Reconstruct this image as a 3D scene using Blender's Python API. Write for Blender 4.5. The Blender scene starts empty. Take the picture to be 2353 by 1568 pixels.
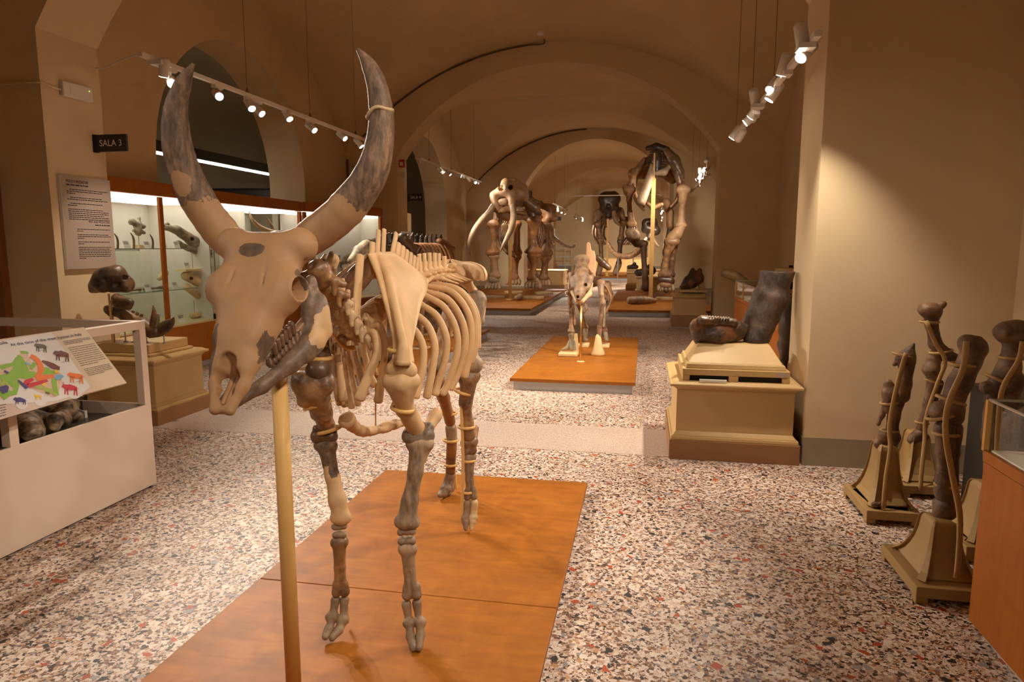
import bpy, bmesh, math, random
import numpy as np
from mathutils import Vector, Matrix, Quaternion
random.seed(7); RS = np.random.RandomState(11)
PI = math.pi
scn = bpy.context.scene
COL = scn.collection

# ------------------------------------------------------------------ camera
FPX = 1569.0; UC, VC = 1176.5, 784.0; CAMH = 1.5
PITCH = math.atan(217 / FPX); YAW = math.atan(305.5 * math.cos(PITCH) / FPX)
cam_d = bpy.data.cameras.new('camera'); cam = bpy.data.objects.new('camera', cam_d); COL.objects.link(cam)
cam_d.sensor_width = 36.0; cam_d.lens = FPX / 2353 * 36.0; cam_d.clip_start = 0.05; cam_d.clip_end = 200
cam.location = (0, 0, CAMH); cam.rotation_euler = (PI / 2 - PITCH, 0, YAW)
scn.camera = cam
_F = np.array([-math.sin(YAW) * math.cos(PITCH), math.cos(YAW) * math.cos(PITCH), -math.sin(PITCH)])
_R = np.array([math.cos(YAW), math.sin(YAW), 0.0]); _U = np.cross(_R, _F); _C = np.array([0, 0, CAMH])
# survey helpers: a direction seen in the photograph, met with a plane of the room at its real distance
def _ray(u, v): return _F + _R * (u - UC) / FPX - _U * (v - VC) / FPX
def WY(u, v, y): d = _ray(u, v); return Vector(_C + d * (y / d[1]))
def WX(u, v, x): d = _ray(u, v); return Vector(_C + d * (x / d[0]))
def WZ(u, v, z): d = _ray(u, v); return Vector(_C + d * ((z - CAMH) / d[2]))

# ------------------------------------------------------------------ world, exposure
w = bpy.data.worlds.new('world'); scn.world = w; w.use_nodes = True
w.node_tree.nodes['Background'].inputs[0].default_value = (0.9, 0.75, 0.6, 1)
w.node_tree.nodes['Background'].inputs[1].default_value = 0.02
vs = scn.view_settings
vs.view_transform = 'Standard'; vs.look = 'None'; vs.gamma = 1.0; vs.use_curve_mapping = False
vs.exposure = -0.18
try:
    cy = scn.cycles; cy.max_bounces = 7; cy.diffuse_bounces = 4; cy.glossy_bounces = 2; cy.transmission_bounces = 4; cy.transparent_max_bounces = 10; cy.use_adaptive_sampling = True; cy.adaptive_threshold = 0.1; cy.adaptive_min_samples = 16
except AttributeError: pass
WARM = (1.0, 0.87, 0.72)
SPOT_W = 215.0

# ------------------------------------------------------------------ materials
def _mat(name):
    m = bpy.data.materials.new(name); m.use_nodes = True
    return m, m.node_tree, m.node_tree.nodes['Principled BSDF']
def _n(nt, t, **kw):
    n = nt.nodes.new(t)
    for k, v in kw.items():
        if k in n.inputs.keys() if isinstance(k, str) else False: n.inputs[k].default_value = v
        else: setattr(n, k, v)
    return n
def _ramp(nt, src, stops, interp='LINEAR'):
    r = nt.nodes.new('ShaderNodeValToRGB'); r.color_ramp.interpolation = interp
    e = r.color_ramp.elements
    while len(e) > 1: e.remove(e[-1])
    e[0].position = stops[0][0]; e[0].color = (*stops[0][1], 1)
    for p, c in stops[1:]:
        x = e.new(p); x.color = (*c, 1)
    nt.links.new(src, r.inputs[0]); return r.outputs[0]
def _mix(nt, f, a, b, mode='MIX'):
    m = nt.nodes.new('ShaderNodeMix'); m.data_type = 'RGBA'; m.blend_type = mode
    if isinstance(f, (int, float)): m.inputs[0].default_value = f
    else: nt.links.new(f, m.inputs[0])
    for s, i in ((a, 6), (b, 7)):
        if isinstance(s, tuple): m.inputs[i].default_value = (*s, 1) if len(s) == 3 else s
        else: nt.links.new(s, m.inputs[i])
    return m.outputs[2]
def _math(nt, op, a, b=None, clamp=False):
    m = nt.nodes.new('ShaderNodeMath'); m.operation = op; m.use_clamp = clamp
    for s, i in ((a, 0), (b, 1)):
        if s is None: continue
        if isinstance(s, (int, float)): m.inputs[i].default_value = s
        else: nt.links.new(s, m.inputs[i])
    return m.outputs[0]
def _noise(nt, co, scale, detail=4, rough=0.55, dist=0.0):
    n = nt.nodes.new('ShaderNodeTexNoise'); n.inputs['Scale'].default_value = scale
    n.inputs['Detail'].default_value = detail; n.inputs['Roughness'].default_value = rough; n.inputs['Distortion'].default_value = dist
    if co is not None: nt.links.new(co, n.inputs['Vector'])
    return n.outputs['Fac']
def _co(nt, kind='Object'):
    return nt.nodes.new('ShaderNodeTexCoord').outputs[kind]
def _map(nt, co, scale=(1, 1, 1), rot=(0, 0, 0)):
    m = nt.nodes.new('ShaderNodeMapping'); m.inputs['Scale'].default_value = scale; m.inputs['Rotation'].default_value = rot
    nt.links.new(co, m.inputs['Vector']); return m.outputs[0]
def _bump(nt, p, h, strength=0.3, dist=0.01):
    b = nt.nodes.new('ShaderNodeBump'); b.inputs['Strength'].default_value = strength; b.inputs['Distance'].default_value = dist
    nt.links.new(h, b.inputs['Height']); nt.links.new(b.outputs[0], p.inputs['Normal'])
M = {}
RAW = {'white_paint', 'card', 'ink', 'white_ink', 'lamp_white', 'black', 'bulb', 'led', 'case_light', 'grey_metal', 'steel', 'glass_edge', 'print_white', 'print_blue', 'print_green', 'print_navy', 'peach_board', 'case_back', 'case_sage'}
def TN(c): return (c[0], c[1] * 0.88, c[2] * 0.72)
def plain(name, col, rough=0.5, metal=0.0, var=0.08, vscale=6.0, bump=0.0, emit=None, estr=0.0, coat=0.0):
    m, nt, p = _mat(name)
    if name not in RAW: col = TN(col)
    if var:
        f = _noise(nt, _co(nt), vscale, 5)
        lo = tuple(c * (1 - var) for c in col); hi = tuple(min(1, c * (1 + var)) for c in col)
        nt.links.new(_ramp(nt, f, [(0.3, lo), (0.7, hi)]), p.inputs['Base Color'])
        if bump: _bump(nt, p, f, bump, 0.004)
    else: p.inputs['Base Color'].default_value = (*col, 1)
    p.inputs['Roughness'].default_value = rough; p.inputs['Metallic'].default_value = metal
    if coat: p.inputs['Coat Weight'].default_value = coat
    if emit: p.inputs['Emission Color'].default_value = (*emit, 1); p.inputs['Emission Strength'].default_value = estr
    M[name] = m; return m
def glass(name, tint=(0.93, 0.97, 0.95), spec=0.12):
    m, nt, p = _mat(name)
    out = nt.nodes['Material Output']
    tr = nt.nodes.new('ShaderNodeBsdfTransparent'); tr.inputs[0].default_value = (*tint, 1)
    gl = nt.nodes.new('ShaderNodeBsdfGlossy'); gl.inputs['Roughness'].default_value = 0.02
    fr = nt.nodes.new('ShaderNodeFresnel'); fr.inputs[0].default_value = 1.45
    mx = nt.nodes.new('ShaderNodeMixShader')
    ge = nt.nodes.new('ShaderNodeNewGeometry'); fac = _math(nt, 'MULTIPLY', fr.outputs[0], _math(nt, 'SUBTRACT', 1.0, ge.outputs['Backfacing']))
    nt.links.new(fac, mx.inputs[0]); nt.links.new(tr.outputs[0], mx.inputs[1]); nt.links.new(gl.outputs[0], mx.inputs[2])
    nt.links.new(mx.outputs[0], out.inputs[0]); M[name] = m; return m

def plaster(name, col):
    m, nt, p = _mat(name); co = _co(nt)
    big = _noise(nt, co, 0.7, 6, 0.6); fine = _noise(nt, co, 45, 4, 0.6)
    c = _ramp(nt, big, [(0.25, tuple(x * 0.90 for x in col)), (0.75, tuple(min(1, x * 1.07) for x in col))])
    sp = _noise(nt, co, 9, 2, 0.4)
    spots = _ramp(nt, sp, [(0.0, (0.6, 0.55, 0.5)), (0.17, (0.75, 0.72, 0.68)), (0.2, (1, 1, 1))])
    nt.links.new(_mix(nt, 1.0, c, spots, 'MULTIPLY'), p.inputs['Base Color'])
    p.inputs['Roughness'].default_value = 0.85; p.inputs['Specular IOR Level'].default_value = 0.2
    _bump(nt, p, fine, 0.12, 0.004); M[name] = m; return m
plaster('plaster', (0.72, 0.55, 0.335))
plaster('plaster_vault', (0.70, 0.52, 0.305))
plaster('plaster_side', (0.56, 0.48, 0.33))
plain('skirting', (0.33, 0.30, 0.25), 0.6, var=0.1)

def terrazzo():
    m, nt, p = _mat('terrazzo'); co = _co(nt)
    wob = nt.nodes.new('ShaderNodeVectorMath'); wob.operation = 'MULTIPLY_ADD'
    nz = nt.nodes.new('ShaderNodeTexNoise'); nz.inputs['Scale'].default_value = 60; nt.links.new(co, nz.inputs['Vector'])
    nt.links.new(nz.outputs['Color'], wob.inputs[0]); wob.inputs[1].default_value = (0.008, 0.008, 0.0); nt.links.new(co, wob.inputs[2])
    def vor(scale, feat='F1'):
        v = nt.nodes.new('ShaderNodeTexVoronoi'); v.feature = feat; v.inputs['Scale'].default_value = scale; v.voronoi_dimensions = '2D'
        nt.links.new(wob.outputs[0], v.inputs['Vector']); return v
    pal = [(0.0, (0.035, 0.02, 0.014)), (0.13, (0.80, 0.69, 0.60)), (0.24, (0.27, 0.135, 0.075)), (0.34, (0.87, 0.79, 0.71)), (0.50, (0.62, 0.42, 0.31)),
           (0.58, (0.76, 0.63, 0.53)), (0.70, (0.13, 0.07, 0.045)), (0.76, (0.84, 0.75, 0.67)), (0.90, (0.58, 0.32, 0.14)), (0.95, (0.34, 0.33, 0.35))]
    pal3 = [(0.0, (0.50, 0.085, 0.018)), (0.20, (0.03, 0.025, 0.025)), (0.36, (0.86, 0.79, 0.70)), (0.62, (0.36, 0.35, 0.37)), (0.84, (0.62, 0.45, 0.33))]
    def layer(scale, edge, pp=pal):
        v = vor(scale); d = vor(scale, 'DISTANCE_TO_EDGE')
        sep = nt.nodes.new('ShaderNodeSeparateColor'); nt.links.new(v.outputs['Color'], sep.inputs[0])
        c = _ramp(nt, sep.outputs[0], pp, 'CONSTANT')
        e = _math(nt, 'LESS_THAN', d.outputs['Distance'], edge)
        return c, e, sep.outputs[1]
    c1, e1, _ = layer(135, 0.08)
    c1 = _mix(nt, e1, c1, (0.30, 0.17, 0.10))
    c2, e2, r2 = layer(68, 0.045)
    sel = _math(nt, 'GREATER_THAN', r2, 0.42); sel = _math(nt, 'SUBTRACT', sel, e2, True)
    c = _mix(nt, sel, c1, c2)
    c3, e3, r3 = layer(31, 0.10, pal3)
    sel3 = _math(nt, 'GREATER_THAN', r3, 0.92); sel3 = _math(nt, 'SUBTRACT', sel3, e3, True)
    c = _mix(nt, sel3, c, c3)
    wear = _noise(nt, co, 0.8, 4)
    c = _mix(nt, 1.0, c, _ramp(nt, wear, [(0.3, (0.80, 0.74, 0.70)), (0.7, (0.95, 0.875, 0.82))]), 'MULTIPLY')
    nt.links.new(c, p.inputs['Base Color'])
    p.inputs['Roughness'].default_value = 0.52; M['terrazzo'] = m
terrazzo()
def fine_terrazzo():
    m, nt, p = _mat('strip_terrazzo'); co = _co(nt)
    v = nt.nodes.new('ShaderNodeTexVoronoi'); v.inputs['Scale'].default_value = 190; nt.links.new(co, v.inputs['Vector'])
    sep = nt.nodes.new('ShaderNodeSeparateColor'); nt.links.new(v.outputs['Color'], sep.inputs[0])
    c = _ramp(nt, sep.outputs[0], [(0, (0.36, 0.25, 0.19)), (0.15, (0.56, 0.43, 0.35)), (0.5, (0.62, 0.49, 0.41)), (0.8, (0.48, 0.36, 0.28))], 'CONSTANT')
    nt.links.new(c, p.inputs['Base Color']); p.inputs['Roughness'].default_value = 0.45; M['strip_terrazzo'] = m
fine_terrazzo()

def wood(name, a, b, scale=(1, 12, 12), rough=0.35, coat=0.25, blotch=2.4):
    m, nt, p = _mat(name); co = _co(nt)
    g = _noise(nt, _map(nt, co, scale), 3.0, 6, 0.6, 0.6); bl = _noise(nt, _map(nt, co, (1, 0.6, 1)), blotch * 2, 4, 0.6, 1.5)
    c = _mix(nt, 0.5, _ramp(nt, g, [(0.3, a), (0.7, b)]), _ramp(nt, bl, [(0.3, a), (0.7, b)]))
    nt.links.new(c, p.inputs['Base Color']); p.inputs['Roughness'].default_value = rough
    p.inputs['Coat Weight'].default_value = coat; p.inputs['Coat Roughness'].default_value = 0.25; p.inputs['Specular IOR Level'].default_value = 0.22; M[name] = m
wood('plywood', (0.25, 0.078, 0.008), (0.45, 0.155, 0.018), (1.2, 7, 7), 0.5, 0.0)
wood('orange_wood', (0.33, 0.090, 0.008), (0.44, 0.140, 0.016), (10, 10, 1.0), 0.45, 0.0)
wood('pole_wood', (0.66, 0.38, 0.115), (0.76, 0.47, 0.175), (20, 20, 1.0), 0.5, 0.1)
wood('door_wood', (0.24, 0.085, 0.03), (0.34, 0.13, 0.045), (10, 10, 1.0), 0.45, 0.1)
plain('cream_paint', (0.58, 0.43, 0.215), 0.5, var=0.06, vscale=3)
plain('brown_paint', (0.33, 0.18, 0.09), 0.5, var=0.08, vscale=3)
plain('white_paint', (0.80, 0.74, 0.68), 0.45, var=0.03, vscale=3)
plain('grey_metal', (0.46, 0.46, 0.46), 0.4, 0.3, var=0.04)
plain('dark_metal', (0.05, 0.045, 0.04), 0.45, 0.6, var=0.1)
plain('brass', (0.75, 0.52, 0.22), 0.3, 1.0, var=0.05)
plain('steel', (0.5, 0.47, 0.42), 0.35, 0.9, var=0.05)
plain('black', (0.012, 0.011, 0.010), 0.6, var=0)
plain('black_box', (0.025, 0.022, 0.02), 0.5, var=0.1)
plain('lamp_white', (0.78, 0.72, 0.66), 0.45, var=0)
plain('card', (0.85, 0.82, 0.76), 0.6, var=0.02)
plain('panel_print', (0.44, 0.39, 0.38), 0.5, var=0.02)
plain('ink', (0.03, 0.025, 0.03), 0.7, var=0)
plain('white_ink', (0.85, 0.85, 0.83), 0.7, var=0)
plain('red_plastic', (0.52, 0.045, 0.03), 0.4, var=0.05)
plain('case_back', (0.66, 0.61, 0.54), 0.8, var=0.04)
plain('case_sage', (0.40, 0.37, 0.29), 0.8, var=0.05)
plain('case_floor', (0.62, 0.52, 0.36), 0.7, var=0.05)
plain('peach_board', (0.85, 0.50, 0.28), 0.5, var=0.15, vscale=8)
plain('cream_block', (0.80, 0.68, 0.42), 0.5, var=0.08)
plain('cable', (0.16, 0.115, 0.08), 0.7, var=0.05)
plain('bulb', (1, 0.9, 0.75), 0.5, var=0, emit=(1.0, 0.90, 0.72), estr=60.0)
plain('led', (1, 1, 1), 0.5, var=0, emit=(1.0, 0.95, 0.85), estr=26.0)
plain('case_light', (1, 1, 1), 0.5, var=0, emit=(1.0, 0.92, 0.78), estr=3.0)
glass('glass', (0.97, 0.985, 0.975)); glass('shelf_glass', (0.86, 0.94, 0.90))
# ------------------------------------------------------------------ mesh helpers
def link(o, parent=None):
    COL.objects.link(o)
    if parent is not None: o.parent = parent
    return o
def tag(o, label=None, cat=None, group=None, kind=None):
    if label: o['label'] = label
    if cat: o['category'] = cat
    if group: o['group'] = group
    if kind: o['kind'] = kind
    return o
def thing(name, label, cat, loc=(0, 0, 0), rz=0.0, group=None):
    o = bpy.data.objects.new(name, None); link(o); o.location = loc; o.rotation_euler = (0, 0, rz); o.empty_display_size = 0.1
    return tag(o, label, cat, group)
def mesh_obj(name, verts, faces, mat, parent=None, smooth=False, loc=None):
    me = bpy.data.meshes.new(name); me.from_pydata([tuple(v) for v in verts], [], [tuple(int(i) for i in f) for f in faces]); me.validate()
    if smooth: me.polygons.foreach_set('use_smooth', [True] * len(me.polygons))
    me.materials.append(M[mat] if isinstance(mat, str) else mat)
    o = bpy.data.objects.new(name, me); link(o, parent)
    if loc is not None: o.location = loc
    return o
class MB:
    """collects primitive shapes for one mesh"""
    def __init__(s): s.v = []; s.f = []
    def add(s, v, f):
        k = len(s.v); s.v += [tuple(x) for x in v]; s.f += [tuple(i + k for i in q) for q in f]; return s
    def box(s, x0, x1, y0, y1, z0, z1):
        x0, x1 = sorted((x0, x1)); y0, y1 = sorted((y0, y1)); z0, z1 = sorted((z0, z1))
        v = [(x, y, z) for z in (z0, z1) for y in (y0, y1) for x in (x0, x1)]
        return s.add(v, [(0, 2, 3, 1), (4, 5, 7, 6), (0, 1, 5, 4), (2, 6, 7, 3), (0, 4, 6, 2), (1, 3, 7, 5)])
    def taper(s, x0, x1, y0, y1, z0, X0, X1, Y0, Y1, z1):
        v = [(x0, y0, z0), (x1, y0, z0), (x1, y1, z0), (x0, y1, z0), (X0, Y0, z1), (X1, Y0, z1), (X1, Y1, z1), (X0, Y1, z1)]
        return s.add(v, [(3, 2, 1, 0), (4, 5, 6, 7), (0, 1, 5, 4), (1, 2, 6, 5), (2, 3, 7, 6), (3, 0, 4, 7)])
    def prism(s, pts, lo, hi, axis='y'):
        """extrude an outline (counter-clockwise) along an axis"""
        n = len(pts)
        def P(a, b, h): return {'y': (a, h, b), 'x': (h, a, b), 'z': (a, b, h)}[axis]
        v = [P(a, b, lo) for a, b in pts] + [P(a, b, hi) for a, b in pts]
        f = [tuple(range(n))[::-1], tuple(range(n, 2 * n))] + [(i, (i + 1) % n, n + (i + 1) % n, n + i) for i in range(n)]
        return s.add(v, f)
    def tube(s, pts, r, seg=8, caps=True):
        v, f = tube_geo(pts, r, seg, caps); return s.add(v, f)
    def ball(s, c, r, n=8):
        r = (r, r, r) if isinstance(r, (int, float)) else r
        v = []; f = []
        v.append((c[0], c[1], c[2] + r[2]))
        for i in range(1, n):
            t = PI * i / n
            for j in range(2 * n):
                p = PI * j / n; v.append((c[0] + r[0] * math.sin(t) * math.cos(p), c[1] + r[1] * math.sin(t) * math.sin(p), c[2] + r[2] * math.cos(t)))
        v.append((c[0], c[1], c[2] - r[2])); L = 2 * n
        for j in range(L): f.append((0, 1 + j, 1 + (j + 1) % L))
        for i in range(n - 2):
            for j in range(L): a = 1 + i * L + j; b = 1 + i * L + (j + 1) % L; f.append((a, a + L, b + L, b))
        e = len(v) - 1; q = 1 + (n - 2) * L
        for j in range(L): f.append((q + j, e, q + (j + 1) % L))
        return s.add(v, f)
    def lathe(s, c, prof, seg=16):
        v = []; f = []
        for r, z in prof:
            for j in range(seg):
                a = 2 * PI * j / seg; v.append((c[0] + r * math.cos(a), c[1] + r * math.sin(a), c[2] + z))
        n = len(prof)
        for i in range(n - 1):
            for j in range(seg): a = i * seg + j; b = i * seg + (j + 1) % seg; f.append((a, b, b + seg, a + seg))
        f.append(tuple(range(seg))[::-1]); f.append(tuple(range((n - 1) * seg, n * seg)))
        return s.add(v, f)
    def build(s, name, mat, parent=None, smooth=False, loc=None):
        return mesh_obj(name, s.v, s.f, mat, parent, smooth, loc)
def catmull(pts, n):
    P = [np.array(p, float) for p in pts]
    if len(P) == 2: return [P[0] + (P[1] - P[0]) * t for t in np.linspace(0, 1, n + 1)]
    P = [2 * P[0] - P[1]] + P + [2 * P[-1] - P[-2]]; out = []
    for i in range(1, len(P) - 2):
        for k in range(n):
            t = k / n; a, b, c, d = P[i - 1], P[i], P[i + 1], P[i + 2]
            out.append(0.5 * (2 * b + (c - a) * t + (2 * a - 5 * b + 4 * c - d) * t * t + (3 * b - a - 3 * c + d) * t ** 3))
    out.append(P[-2]); return out
def tube_geo(pts, r, seg=8, caps=True, flat=None, up=None):
    """tube round a polyline; r number or list; flat = second radius factor, up = the direction that takes it"""
    pts = [np.array(p, float) for p in pts]; n = len(pts)
    rr = [r] * n if isinstance(r, (int, float)) else list(r)
    v = []; f = []; prev = None
    for i in range(n):
        t = pts[min(i + 1, n - 1)] - pts[max(i - 1, 0)]; t = t / (np.linalg.norm(t) + 1e-12)
        ref = np.array(up, float) if up is not None else (prev if prev is not None else (np.array([0, 0, 1.0]) if abs(t[2]) < 0.9 else np.array([1.0, 0, 0])))
        a = ref - t * (ref @ t); a = a / (np.linalg.norm(a) + 1e-12); b = np.cross(t, a); prev = a
        fl = 1.0 if flat is None else (flat if isinstance(flat, (int, float)) else flat[i])
        for j in range(seg):
            q = 2 * PI * j / seg; v.append(tuple(pts[i] + rr[i] * (math.cos(q) * a * fl + math.sin(q) * b)))
    for i in range(n - 1):
        for j in range(seg): a_ = i * seg + j; b_ = i * seg + (j + 1) % seg; f.append((a_, b_, b_ + seg, a_ + seg))
    if caps: f.append(tuple(range(seg))[::-1]); f.append(tuple(range((n - 1) * seg, n * seg)))
    return v, f
def stube(name, pts, rad, mat, parent=None, n=5, seg=10, flat=None, up=None, bumpy=0.0, round_ends=True):
    """smooth spline tube with a radius per control point"""
    P = catmull(pts, n); k = len(pts)
    rad = [rad] * k if isinstance(rad, (int, float)) else rad
    ts = np.linspace(0, k - 1, len(P)); R = list(np.interp(ts, range(k), rad))
    if round_ends:
        for s, e in ((0, 1), (-1, -2)):
            d = P[s] - P[e]; d = d / (np.linalg.norm(d) + 1e-9)
            p1 = P[s] + d * R[s] * 0.35; p2 = P[s] + d * R[s] * 0.5
            if s == 0: P = [p2, p1] + P; R = [R[0] * 0.35, R[0] * 0.8] + R
            else: P = P + [p1, p2]; R = R + [R[-1] * 0.8, R[-1] * 0.35]
    if bumpy: R = [r * (1 + bumpy * (RS.rand() - 0.5)) for r in R]
    v, f = tube_geo(P, R, seg, True, flat, up)
    return mesh_obj(name, v, f, mat, parent, True)

# signed-distance modelling (smooth unions of round cones and ellipsoids), meshed with surface nets
def rc(a, b, ra, rb): return ('c', np.array(a, float), np.array(b, float), ra, rb)
def el(c, r, R=None): return ('e', np.array(c, float), np.array(r, float), None if R is None else np.array(R, float))
def chain(pts, rad):
    return [rc(pts[i], pts[i + 1], rad[i], rad[i + 1]) for i in range(len(pts) - 1)]
def _dist(p, G):
    if p[0] == 'c':
        a, b, ra, rb = p[1:]; ba = b - a; l2 = max(ba @ ba, 1e-9); pa = G - a
        t = np.clip((pa @ ba) / l2, 0, 1)
        return np.linalg.norm(pa - t[..., None] * ba, axis=-1) - (ra + (rb - ra) * t)
    c, r, R = p[1:]; q = G - c
    if R is not None: q = q @ R.T
    k0 = np.linalg.norm(q / r, axis=-1); k1 = np.linalg.norm(q / (r * r), axis=-1)
    return k0 * (k0 - 1) / np.maximum(k1, 1e-6)
def sdf_geo(prims, vox, k=0.02, subs=(), ks=0.008, rough=0.0, rscale=30.0):
    lo = np.full(3, 1e9); hi = -lo
    for p in prims:
        if p[0] == 'c':
            for c, r in ((p[1], p[3]), (p[2], p[4])): lo = np.minimum(lo, c - r); hi = np.maximum(hi, c + r)
        else: r = p[2].max() if p[3] is not None else p[2]; lo = np.minimum(lo, p[1] - r); hi = np.maximum(hi, p[1] + r)
    lo = lo - 3 * vox - k * 0.5; hi = hi + 3 * vox + k * 0.5
    n = np.ceil((hi - lo) / vox).astype(int) + 1
    ax = [lo[i] + vox * np.arange(n[i]) for i in range(3)]
    G = np.stack(np.meshgrid(*ax, indexing='ij'), -1)
    D = None
    for p in prims:
        d = _dist(p, G)
        if D is None: D = d
        else:
            h = np.clip(0.5 + 0.5 * (D - d) / k, 0, 1); D = D + (d - D) * h - k * h * (1 - h)
    if rough:
        N = np.zeros(D.shape)
        rs = np.random.RandomState(int(abs(prims[0][1]).sum() * 1000) % 99991)
        for o in range(6):
            q = rs.randn(3); q = q / np.linalg.norm(q) * rscale * (0.7 + 0.5 * o); N += np.sin(G @ q + rs.rand() * 6.28 + 1.7 * np.sin(G @ (rs.randn(3) * rscale * 0.5))) / (1 + 0.5 * o)
        D = D + rough * N / 2.5
    for p in subs:
        d = -_dist(p, G); h = np.clip(0.5 - 0.5 * (D - d) / ks, 0, 1); D = D + (d - D) * h + ks * h * (1 - h)
    S = D < 0
    # surface nets
    c = np.zeros(tuple(np.array(D.shape) - 1), int)
    corners = [(i, j, l) for i in (0, 1) for j in (0, 1) for l in (0, 1)]
    sh = c.shape
    sl = lambda o: tuple(slice(o[i], o[i] + sh[i]) for i in range(3))
    for o in corners: c += S[sl(o)]
    act = (c > 0) & (c < 8)
    idx = -np.ones(sh, int); A = np.argwhere(act); idx[act] = np.arange(len(A))
    acc = np.zeros((len(A), 3)); cnt = np.zeros(len(A))
    vals = {o: D[sl(o)][act] for o in corners}
    for o in corners:
        for a in range(3):
            if o[a]: continue
            o2 = list(o); o2[a] = 1; o2 = tuple(o2)
            d1, d2 = vals[o], vals[o2]; m = (d1 < 0) != (d2 < 0)
            t = np.zeros(len(A)); t[m] = d1[m] / (d1[m] - d2[m])
            pt = np.tile(np.array(o, float), (len(A), 1)); pt[:, a] += t
            acc[m] += pt[m]; cnt[m] += 1
    V = lo + vox * (A + acc / np.maximum(cnt, 1)[:, None])
    F = []
    for a in range(3):
        b, cc = (a + 1) % 3, (a + 2) % 3
        s1 = [slice(None)] * 3; s2 = [slice(None)] * 3; s1[a] = slice(0, -1); s2[a] = slice(1, None)
        E1 = S[tuple(s1)]; E2 = S[tuple(s2)]
        X = np.argwhere(E1 != E2)
        X = X[(X[:, b] > 0) & (X[:, cc] > 0) & (X[:, b] < sh[b]) & (X[:, cc] < sh[cc])]
        inside = E1[tuple(X.T)]
        def at(db, dc):
            Y = X.copy(); Y[:, b] += db; Y[:, cc] += dc; return idx[tuple(Y.T)]
        q = np.stack([at(-1, -1), at(0, -1), at(0, 0), at(-1, 0)], 1)
        q[~inside] = q[~inside][:, ::-1]; F.append(q)
    F = np.concatenate(F); F = F[(F >= 0).all(1)]
    return V, F
def sdf(name, prims, vox, mat, parent=None, k=0.02, subs=(), ks=0.008, rough=0.0, rscale=30.0, frame=None):
    V, F = sdf_geo(prims, vox, k, subs, ks, rough, rscale)
    me = bpy.data.meshes.new(name)
    me.vertices.add(len(V)); me.vertices.foreach_set('co', V.astype(np.float32).ravel())
    me.loops.add(len(F) * 4); me.loops.foreach_set('vertex_index', F.astype(np.int32).ravel())
    me.polygons.add(len(F)); me.polygons.foreach_set('loop_start', np.arange(0, len(F) * 4, 4, dtype=np.int32))
    me.polygons.foreach_set('use_smooth', np.ones(len(F), bool)); me.update(calc_edges=True); me.validate()
    me.materials.append(M[mat] if isinstance(mat, str) else mat)
    o = bpy.data.objects.new(name, me); link(o, parent)
    if frame is not None: o.matrix_local = frame
    return o
def copy_tree(o, parent=None):
    c = o.copy(); COL.objects.link(c)
    if parent is not None: c.parent = parent
    for ch in list(o.children): copy_tree(ch, c)
    return c
def add_bevel(o, w=0.006, seg=2):
    b = o.modifiers.new('bevel', 'BEVEL'); b.width = w; b.segments = seg; b.limit_method = 'ANGLE'; return o
def text_geo(body, size, align='LEFT', space=1.0, bold=0.0, width=1.0):
    cu = bpy.data.curves.new('text', 'FONT'); cu.body = body; cu.size = size; cu.align_x = align; cu.space_line = space; cu.offset = bold; cu.resolution_u = 3
    o = bpy.data.objects.new('text', cu); COL.objects.link(o)
    dg = bpy.context.evaluated_depsgraph_get(); me = bpy.data.meshes.new_from_object(o.evaluated_get(dg))
    bpy.data.objects.remove(o); bpy.data.curves.remove(cu)
    for v in me.vertices: v.co.x *= width
    return me
def text_obj(name, body, size, mat, parent, frame, align='LEFT', space=1.0, bold=0.0, width=1.0):
    me = text_geo(body, size, align, space, bold, width); me.materials.append(M[mat])
    o = bpy.data.objects.new(name, me); link(o, parent); o.matrix_local = frame; return o
def frame_from(origin, ex, ey):
    ex = Vector(ex).normalized(); ez = ex.cross(Vector(ey)).normalized(); ey = ez.cross(ex)
    return Matrix(((ex.x, ey.x, ez.x, origin[0]), (ex.y, ey.y, ez.y, origin[1]), (ex.z, ey.z, ez.z, origin[2]), (0, 0, 0, 1)))
# ------------------------------------------------------------------ room
XL, XR, WL, WR = -4.78, 1.11, -5.82, 2.32
SPR = 3.22; VRISE = 1.98
def struct(mb, name, mat, smooth=False): return tag(mb.build(name, mat, None, smooth), kind='structure')
def seg_arch(x0, x1, zs, rise, n=28):
    a = (x1 - x0) / 2; R = (a * a + rise * rise) / (2 * rise); c = (x0 + x1) / 2; zc = zs + rise - R
    t0 = math.asin(min(1.0, a / R)); 
    if rise > a: t0 = PI - t0
    return [(c - R * math.sin(t0 - 2 * t0 * i / n), zc + R * math.cos(t0 - 2 * t0 * i / n)) for i in range(n + 1)]
fl = MB(); fl.add([(-13, -3.5, 0), (3.2, -3.5, 0), (3.2, 46, 0), (-13, 46, 0)], [(0, 1, 2, 3)]); struct(fl, 'floor', 'terrazzo')
PILL = [(4.87, 5.50), (12.95, 13.50), (22.3, 23.0), (30.1, 30.8)]
for y0, y1 in PILL:
    s = MB(); s.box(-4.75, 1.1, y0 + 0.02, y1 + (0.12 if y0 < 6 else 0.2), -0.01, 0.0015); struct(s, 'trim_1', 'strip_terrazzo')
# transverse walls: pillars and arch in one outline
SPAN = [(XL, XR, 3.22, 1.62), (XL, 1.27, 3.22, 1.62), (-3.9, 0.7, 3.45, 1.42), (-3.95, 0.75, 3.55, 1.33)]
for (y0, y1), (a, b, zs, rise) in zip(PILL, SPAN):
    pts = [(WL - 0.7, 0), (a, 0)] + seg_arch(a, b, zs, rise) + [(b, 0), (WR + 0.5, 0), (WR + 0.5, 6.2), (WL - 0.7, 6.2)]
    m = MB(); m.prism(pts, y0, y1, 'y'); struct(m, 'wall_partition', 'plaster')
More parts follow.
